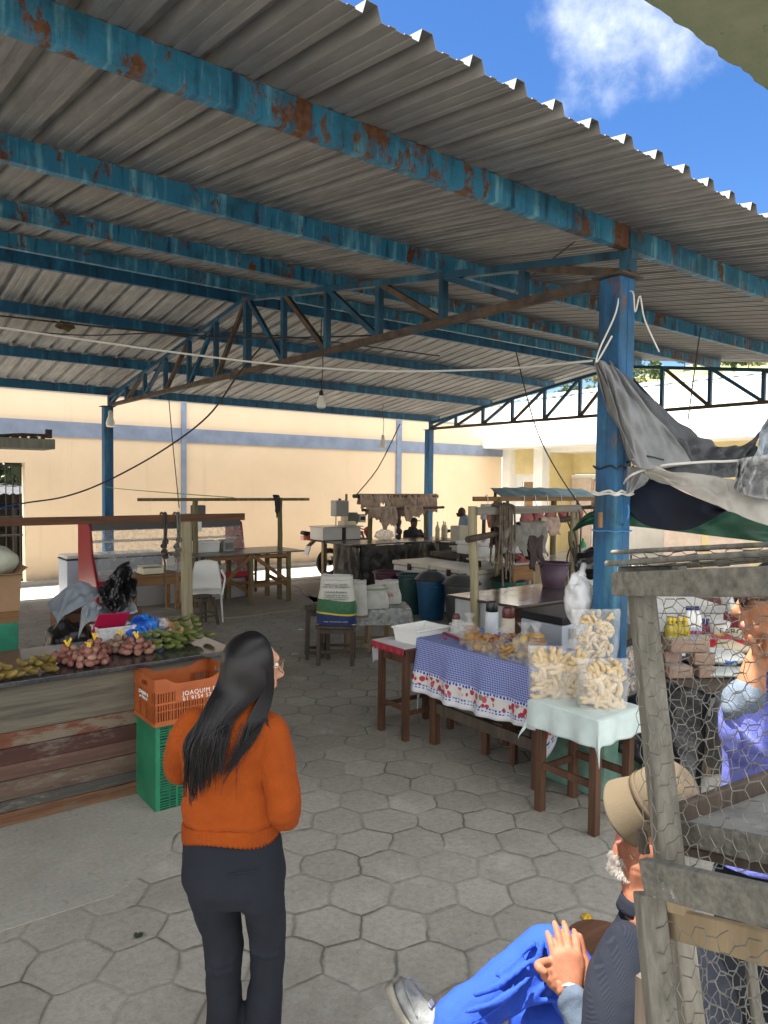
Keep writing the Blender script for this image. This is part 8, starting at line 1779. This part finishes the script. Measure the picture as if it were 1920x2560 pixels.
mb.add(vs, [(i*24+k, i*24+(k+1)%24, (i+1)*24+(k+1)%24, (i+1)*24+k) for i in range(len(rg)-1) for k in range(24)]+[tuple(range(24))[::-1], tuple(range((len(rg)-1)*24, len(rg)*24))])
limb(mb, [W(1965,1770,1.93), W(1910,1835,1.92), W(1866,1860,1.92), W(1850,1810,1.92), W(1860,1780,1.92)], [.080,.072,.060,.054,.050], 18)
for k in range(5): mb.tube(spline([W(1830+k*14,1800+k*14,1.855),W(1850+k*12,1830+k*12,1.850),W(1868+k*14,1880+k*2,1.862)],4), [.002]+[.006]*7+[.002], 6)
fuse('shirt', mb, M['lav'], bm, .007, 3, True, .022, .13)
mb = MB(); limb(mb, [W(1832,1772,1.90), W(1845,1758,1.91), W(1866,1740,1.92)], [.030,.048,.050], 18, 4); o = fuse('rolled_cuff', mb, M['cuff'], bm, .005, 2, world=True)
mb = MB(); vs = []; rg = [(W(1960,2190,2.0),.19,.13),(W(1960,2500,2.06),.18,.13),(W(1965,2960,2.15),.15,.12)]
for c, a, b in rg: vs += ell(c, a, b)
mb.add(vs, [(i*24+k, i*24+(k+1)%24, (i+1)*24+(k+1)%24, (i+1)*24+k) for i in range(2) for k in range(24)]+[tuple(range(24))[::-1], tuple(range(48,72))]); mb.build('trousers', M['navy'], bm, smooth=True)

# ---------------------------------------------------------------- stall keeper and standing man at the back
def far_person(label, P, parts):
    t = thing('person', label, 'person', P); return t
t = far_person('seated stall keeper in a dark cap and dark hoodie behind the skirted stall', (10.72,12.6,0), None); B = Vector((10.68,12.6,0))
mb = MB(); mb.ball(B+Vector((0,-.03,1.22)), (.075,.092,.11), 14, 10); mb.ball(B+Vector((0,-.07,1.16)), (.05,.05,.05)); mb.ball(B+Vector((-.02,-.125,1.20)), (.013,.02,.018)); limb(mb,[B+Vector((0,0,1.14)),B+Vector((0,.02,1.02))],[.055,.07],10,3)
for s in (-1,1): mb.ball(B+Vector((s*.078,-.02,1.21)), (.012,.02,.03)); limb(mb,[B+Vector((s*.12,-.28,.96)),B+Vector((s*.03,-.34,.96))],[.035,.03],8,3)
fuse('body', mb, skin('deep_brown_skin', (0.15,0.075,0.05), (0.10,0.05,0.033)), t, .010, 2, world=True)
mb = MB(); loft(mb,[(B.x,B.y,.45,.20,.15),(B.x,B.y,.75,.21,.15),(B.x,B.y,.93,.225,.15),(B.x,B.y+.01,1.02,.18,.12),(B.x,B.y+.01,1.08,.10,.09),(B.x,B.y+.02,1.12,.085,.085)],20)
for s in (-1,1): limb(mb,[B+Vector((s*.20,0,.99)),B+Vector((s*.27,-.10,.78)),B+Vector((s*.13,-.27,.95))],[.075,.065,.05],10)
fuse('hoodie', mb, fabric('dark_grey_hoodie', (0.030,0.030,0.033)), t, .014, 3, world=True); text_on('chest_print','STREET',.06,plain('faded_print', (0.4,0.33,0.22), .7),t,B+Vector((.02,-.165,.88)),(1,0,0),(0,0,1))
mb = MB(); mb.ball(B+Vector((0,-.02,1.265)), (.085,.10,.075), 14, 8); mb.box(B+Vector((0,-.14,1.265)),(.13,.10,.015)); mb.build('cap', plain('near_black_cap', (0.02,0.02,0.022), .8), t, smooth=True)
for s in (-1,1): mb = MB(); limb(mb,[B+Vector((s*.10,0,.46)),B+Vector((s*.12,-.40,.46)),B+Vector((s*.12,-.40,.06))],[.09,.07,.055],10); mb.build('trouser_leg', M['navy'], t, smooth=True)
MB().bx((B.x-.22,B.y-.2,.0),(B.x+.22,B.y+.22,.38)).build('seat_box', M['wood_dark'], t)
B = Vector((11.72,11.95,0)); t = far_person('standing dark skinned man in a light blue shirt looking down at his hands', (B.x,B.y,0), None)
L_ = Vector((-.788,.616,0)); Rr = Vector((.616,.788,0))
mb = MB(); hb = B+L_*.10+Vector((0,0,1.46)); mb.ball(hb, (.095,.09,.115), 14, 10); mb.ball(hb+L_*.07+Vector((0,0,-.06)), (.055,.05,.05)); mb.ball(hb+L_*.115+Vector((0,0,-.03)), .018); limb(mb,[hb+Vector((0,0,-.06)),B+Vector((0,0,1.33))],[.055,.07],10,3); mb.ball(hb+Vector((-.02,-.085,-.02)),(.02,.012,.03))
for s in (-1,1): 
    limb(mb,[B+L_*.20+Rr*s*.16+Vector((0,0,1.02)),B+L_*.36+Rr*s*.04+Vector((0,0,1.03))],[.042,.032],8,3); mb.ball(B+L_*.41+Rr*s*.03+Vector((0,0,1.03)),(.045,.04,.04))
    for j in range(4): mb.tube([B+L_*.42+Rr*s*.03+Vector((0,0,1.05-.018*j)),B+L_*.47+Rr*s*.01+Vector((0,0,1.045-.018*j)),B+L_*.48+Rr*s*-.01+Vector((0,0,1.03-.018*j))],.010,6)
fuse('body', mb, skin('dark_brown_skin', (0.085,0.045,0.03), (0.055,0.03,0.02)), t, .010, 2, world=True)
mb = MB(); loft(mb,[(B.x,B.y,.84,.15,.16),(B.x,B.y,1.0,.15,.17),(B.x,B.y,1.2,.15,.18),(B.x,B.y,1.33,.13,.16),(B.x+L_.x*.03,B.y+L_.y*.03,1.39,.08,.09)],20)
for s in (-1,1): limb(mb,[B+Rr*s*.17+Vector((0,0,1.31)),B+Rr*s*.20+Vector((0,0,1.08)),B+L_*.20+Rr*s*.16+Vector((0,0,1.02))],[.075,.06,.05],10)
fuse('shirt', mb, fabric('light_blue_shirt', (0.24,0.31,0.40), (0.18,0.24,0.32)), t, .012, 3, world=True)
mb = MB(); loft(mb,[(B.x,B.y,.88,.14,.15),(B.x,B.y,.70,.14,.16)],18)
for s in (-1,1): limb(mb,[B+Rr*s*.08+Vector((0,0,.75)),B+Rr*s*.09+Vector((0,0,.42)),B+Rr*s*.09+Vector((0,0,.06))],[.09,.07,.06],10)
fuse('trousers', mb, M['navy'], t, .014, 3, world=True)
for s in (-1,1): mb = MB(); lump(mb, B+Rr*s*.09+L_*.05+Vector((0,0,.04)), (.11,.09,.045), .05, seed=1); mb.build('shoe', M['black'], t, smooth=True)

# ================================================================ WIRE COOPS (nearest, right edge)
M['coop'] = wood('weathered_coop_wood', (0.215,0.205,0.175), (0.075,0.072,0.062), 'x', .92, 44, (0.36,0.355,0.33), .60, .8)
M['coopz'] = wood('weathered_coop_post', (0.24,0.225,0.19), (0.09,0.085,0.07), 'z', .92, 44, (0.11,0.085,0.05), .58, .8)
M['wire'] = mat('dull_galvanised_wire', (0.20,0.195,0.17), (0.11,0.105,0.09), .6, 30, bmp=0, metal=.3)
def hexnet(name, quad, cell, parent, r=.0011, seed=0, bulge=.01):
    A, B_, C_, D__ = [V3(p) for p in quad]; q = random.Random(seed); wdt = ((B_-A).length+(C_-D__).length)/2; hgt = ((D__-A).length+(C_-B_).length)/2
    nrm = (B_-A).cross(D__-A).normalized(); pts = {}; ed = set(); s = cell/math.sqrt(3)
    def key(x, y): return (round(x/(s*.5)), round(y/(cell*.25)))
    def P(k):
        if k not in pts:
            x = k[0]*s*.5; y = k[1]*cell*.25; f = Vector((q.uniform(-1,1),q.uniform(-1,1)))*cell*.13
            pts[k] = ((x+f.x)/wdt, (y+f.y)/hgt)
        return k
    nx = int(wdt/(s*1.5))+1; ny = int(hgt/cell)+1
    for i in range(nx+1):
        for j in range(ny+1):
            cx = i*s*1.5; cy = j*cell+(cell/2 if i % 2 else 0); hx = [P(key(cx+s*math.cos(k*math.pi/3), cy+s*math.sin(k*math.pi/3))) for k in range(6)]
            for k in range(6): a, b = hx[k], hx[(k+1) % 6]; ed.add((min(a,b), max(a,b)))
    mb = MB()
    def pos(u, v): return A.lerp(B_,u).lerp(D__.lerp(C_,u),v)+nrm*(bulge*nz((u*5,v*5,seed))+bulge*.3*nz((u*30,v*30,seed)))
    for a, b in ed:
        (u0,v0),(u1,v1) = pts[a], pts[b]
        if min(u0,u1) < -.01 or max(u0,u1) > 1.01 or min(v0,v1) < -.01 or max(v0,v1) > 1.01: continue
        tw = r*1.5 if abs(v0-v1)*hgt < cell*.2 else r
        mb.tube([pos(u0,v0), pos((u0+u1)/2,(v0+v1)/2), pos(u1,v1)], tw, 4, caps=False)
    return mb.build(name, M['wire'], parent, smooth=True)
def plank(parent, name, p, q_, w_, h_, mt, up=(0,0,1)):
    mb = MB(); p = V3(p); q_ = V3(q_); n = 10; d = q_-p
    mb.bar(p, q_, w_, h_, up); return mb.build(name, mt, parent, bevel=.004)
up1 = thing('wire_coop', 'upper grey wooden poultry coop with chicken wire sides, at the right edge', 'coop', at(1700,2100,1.45))
plank(up1,'top_rail', W(1549,1460,1.55), W(1990,1452,1.12), .045, .050, M['coop'], _U)
plank(up1,'top_slat', W(1550,1380,1.62), W(1990,1358,1.25), .06, .010, M['coop'], (0,0,1))
plank(up1,'top_slat', W(1536,1408,1.58), W(1990,1378,1.20), .06, .012, M['coop'], (0,0,1))
plank(up1,'top_slat', W(1560,1424,1.60), W(1700,1422,1.48), .05, .014, M['coop'], (0,0,1))
plank(up1,'top_slat', W(1660,1418,1.66), W(1990,1392,1.36), .05, .012, M['coop'], (0,0,1))
plank(up1,'corner_post', W(1604,1486,1.53), W(1674,2160,1.42), .047, .047, M['coopz'], _R)
plank(up1,'bottom_board', W(1614,2190,1.36), W(1990,2282,1.10), .026, .064, M['coop'], _U)
plank(up1,'floor_rail', W(1690,2078,1.50), W(1990,2140,1.22), .02, .045, M['coop'], _U)
plank(up1,'floor_rail', W(1700,2122,1.52), W(1990,2185,1.26), .02, .020, M['wood_dark'], _U)
plank(up1,'far_rail', W(1700,2032,1.56), W(1990,1925,1.70), .02, .042, M['wood_dark'], _U)
plank(up1,'corner_block', W(1603,2075,1.48), W(1612,2135,1.47), .018, .02, M['wood_dark'], _R)
mb = MB(); mb.add([W(1705,2060,1.56),W(1990,1960,1.68),W(1995,2120,1.26),W(1705,2088,1.50)], [(0,1,2,3)]); mb.build('floor_board', mat('soiled_grey_board', (0.24,0.235,0.22), (0.13,0.13,0.12), .9, 12, stain=(0.40,0.39,0.36), stain_at=.62), up1, thick=.008)
hexnet('wire_mesh', (W(1600,2150,1.42),W(1990,2190,1.14),W(1990,1480,1.14),W(1570,1486,1.53)), .034, up1, .0008, 1, .012)
hexnet('wire_mesh', (W(1690,2100,1.55),W(1990,1990,1.75),W(1990,1480,1.62),W(1650,1490,1.58)), .040, up1, .0008, 2, .02)
hexnet('wire_mesh', (W(1600,1432,1.55),W(1990,1400,1.16),W(1990,1362,1.28),W(1560,1380,1.62)), .040, up1, .0009, 3, .012)
lo1 = thing('wire_coop', 'lower grey wooden poultry coop with chicken wire, under the upper one', 'coop', at(1700,2450,1.45))
plank(lo1,'corner_post', W(1622,2232,1.40), W(1668,2680,1.32), .044, .05, M['coopz'], _R)
plank(lo1,'corner_post', W(1700,2290,1.46), W(1745,2680,1.38), .036, .04, M['wood_greyz'], _R)
plank(lo1,'top_board', W(1672,2305,1.40), W(1990,2388,1.16), .02, .056, M['wood_pale'], _U)
plank(lo1,'corner_block', W(1655,2250,1.40), W(1720,2266,1.36), .03, .03, M['wood_pale'], _U)
plank(lo1,'inner_slat', W(1870,2360,1.5), W(1910,2680,1.45), .02, .02, M['coopz'], _R)
hexnet('wire_mesh', (W(1640,2680,1.33),W(1990,2680,1.10),W(1990,2360,1.12),W(1625,2270,1.39)), .034, lo1, .0009, 4, .010)
hexnet('wire_mesh', (W(1720,2680,1.45),W(1960,2680,1.6),W(1960,2380,1.6),W(1705,2330,1.45)), .036, lo1, .0010, 5, .015)
plank(lo1,'base_rail', W(1668,2690,1.33), W(1990,2700,1.1), .04, .05, M['coop'], _U)
st_ = thing('coop_stand', 'wooden stand carrying the poultry coops', 'stand', (1.35,.72,0)); c = at(1800,2720,1.3)
for dx_, dy in ((-.22,.14),(.14,-.14),(.2,.25)): MB().bx((c.x+dx_-.03,c.y+dy-.03,0),(c.x+dx_+.03,c.y+dy+.03,c.z-.02)).build('leg', M['wood_dark'], st_)
# litter on the paving
for x, y, s_, c_, lb, nm in ((1467,2296,.032,(0.55,0.34,0.02),'yellow fallen leaf on the paving beside the seated man','fallen_leaf'),(737,1644,.05,(0.5,0.48,0.44),'crumpled scrap of pale paper on the paving right of the woman','paper_scrap'),(752,1583,.045,(0.75,0.75,0.72),'bright white scrap lying on the far paving','paper_scrap'),(953,1755,.025,(0.6,0.55,0.45),'tiny pale crumb of paper near the checked tablecloth','paper_scrap')):
    d = 2.1/((y-1215)/1810.4); p = at(x, y, d); mb = MB(); q = random.Random(int(x))
    mb.grid(lambda a, b: (p.x+(a-.5)*s_*2*(1-.5*abs(b-.5)*2), p.y+(b-.5)*s_*1.6, .008+.012*abs(nz((a*3+x,b*3,1)))), 6, 6, uv=False); tag(mb.build(nm, plain(nm+str(int(x)), c_, .7), smooth=True, thick=.001), lb, nm.replace('_',' '))
mb = MB(); q = random.Random(4); d = 2.1/((2352-1213)/1810.4); p = at(345,2352,d)
for k in range(40): a = q.uniform(0,6.28); l = q.uniform(.01,.03); e = p+Vector((math.cos(a)*l, math.sin(a)*l, 0)); e.z = q.uniform(.006,.02); b0 = p+Vector((q.uniform(-.015,.015),q.uniform(-.015,.015),0)); b0.z = .002; s__ = Vector((-math.sin(a),math.cos(a),0))*.004; mb.add([b0, (b0+e)/2+s__, e, (b0+e)/2-s__], [(0,1,2,3)])
tag(mb.build('weed_tuft', M['leafB']), 'little green weed growing in a paving joint in the foreground', 'weed')
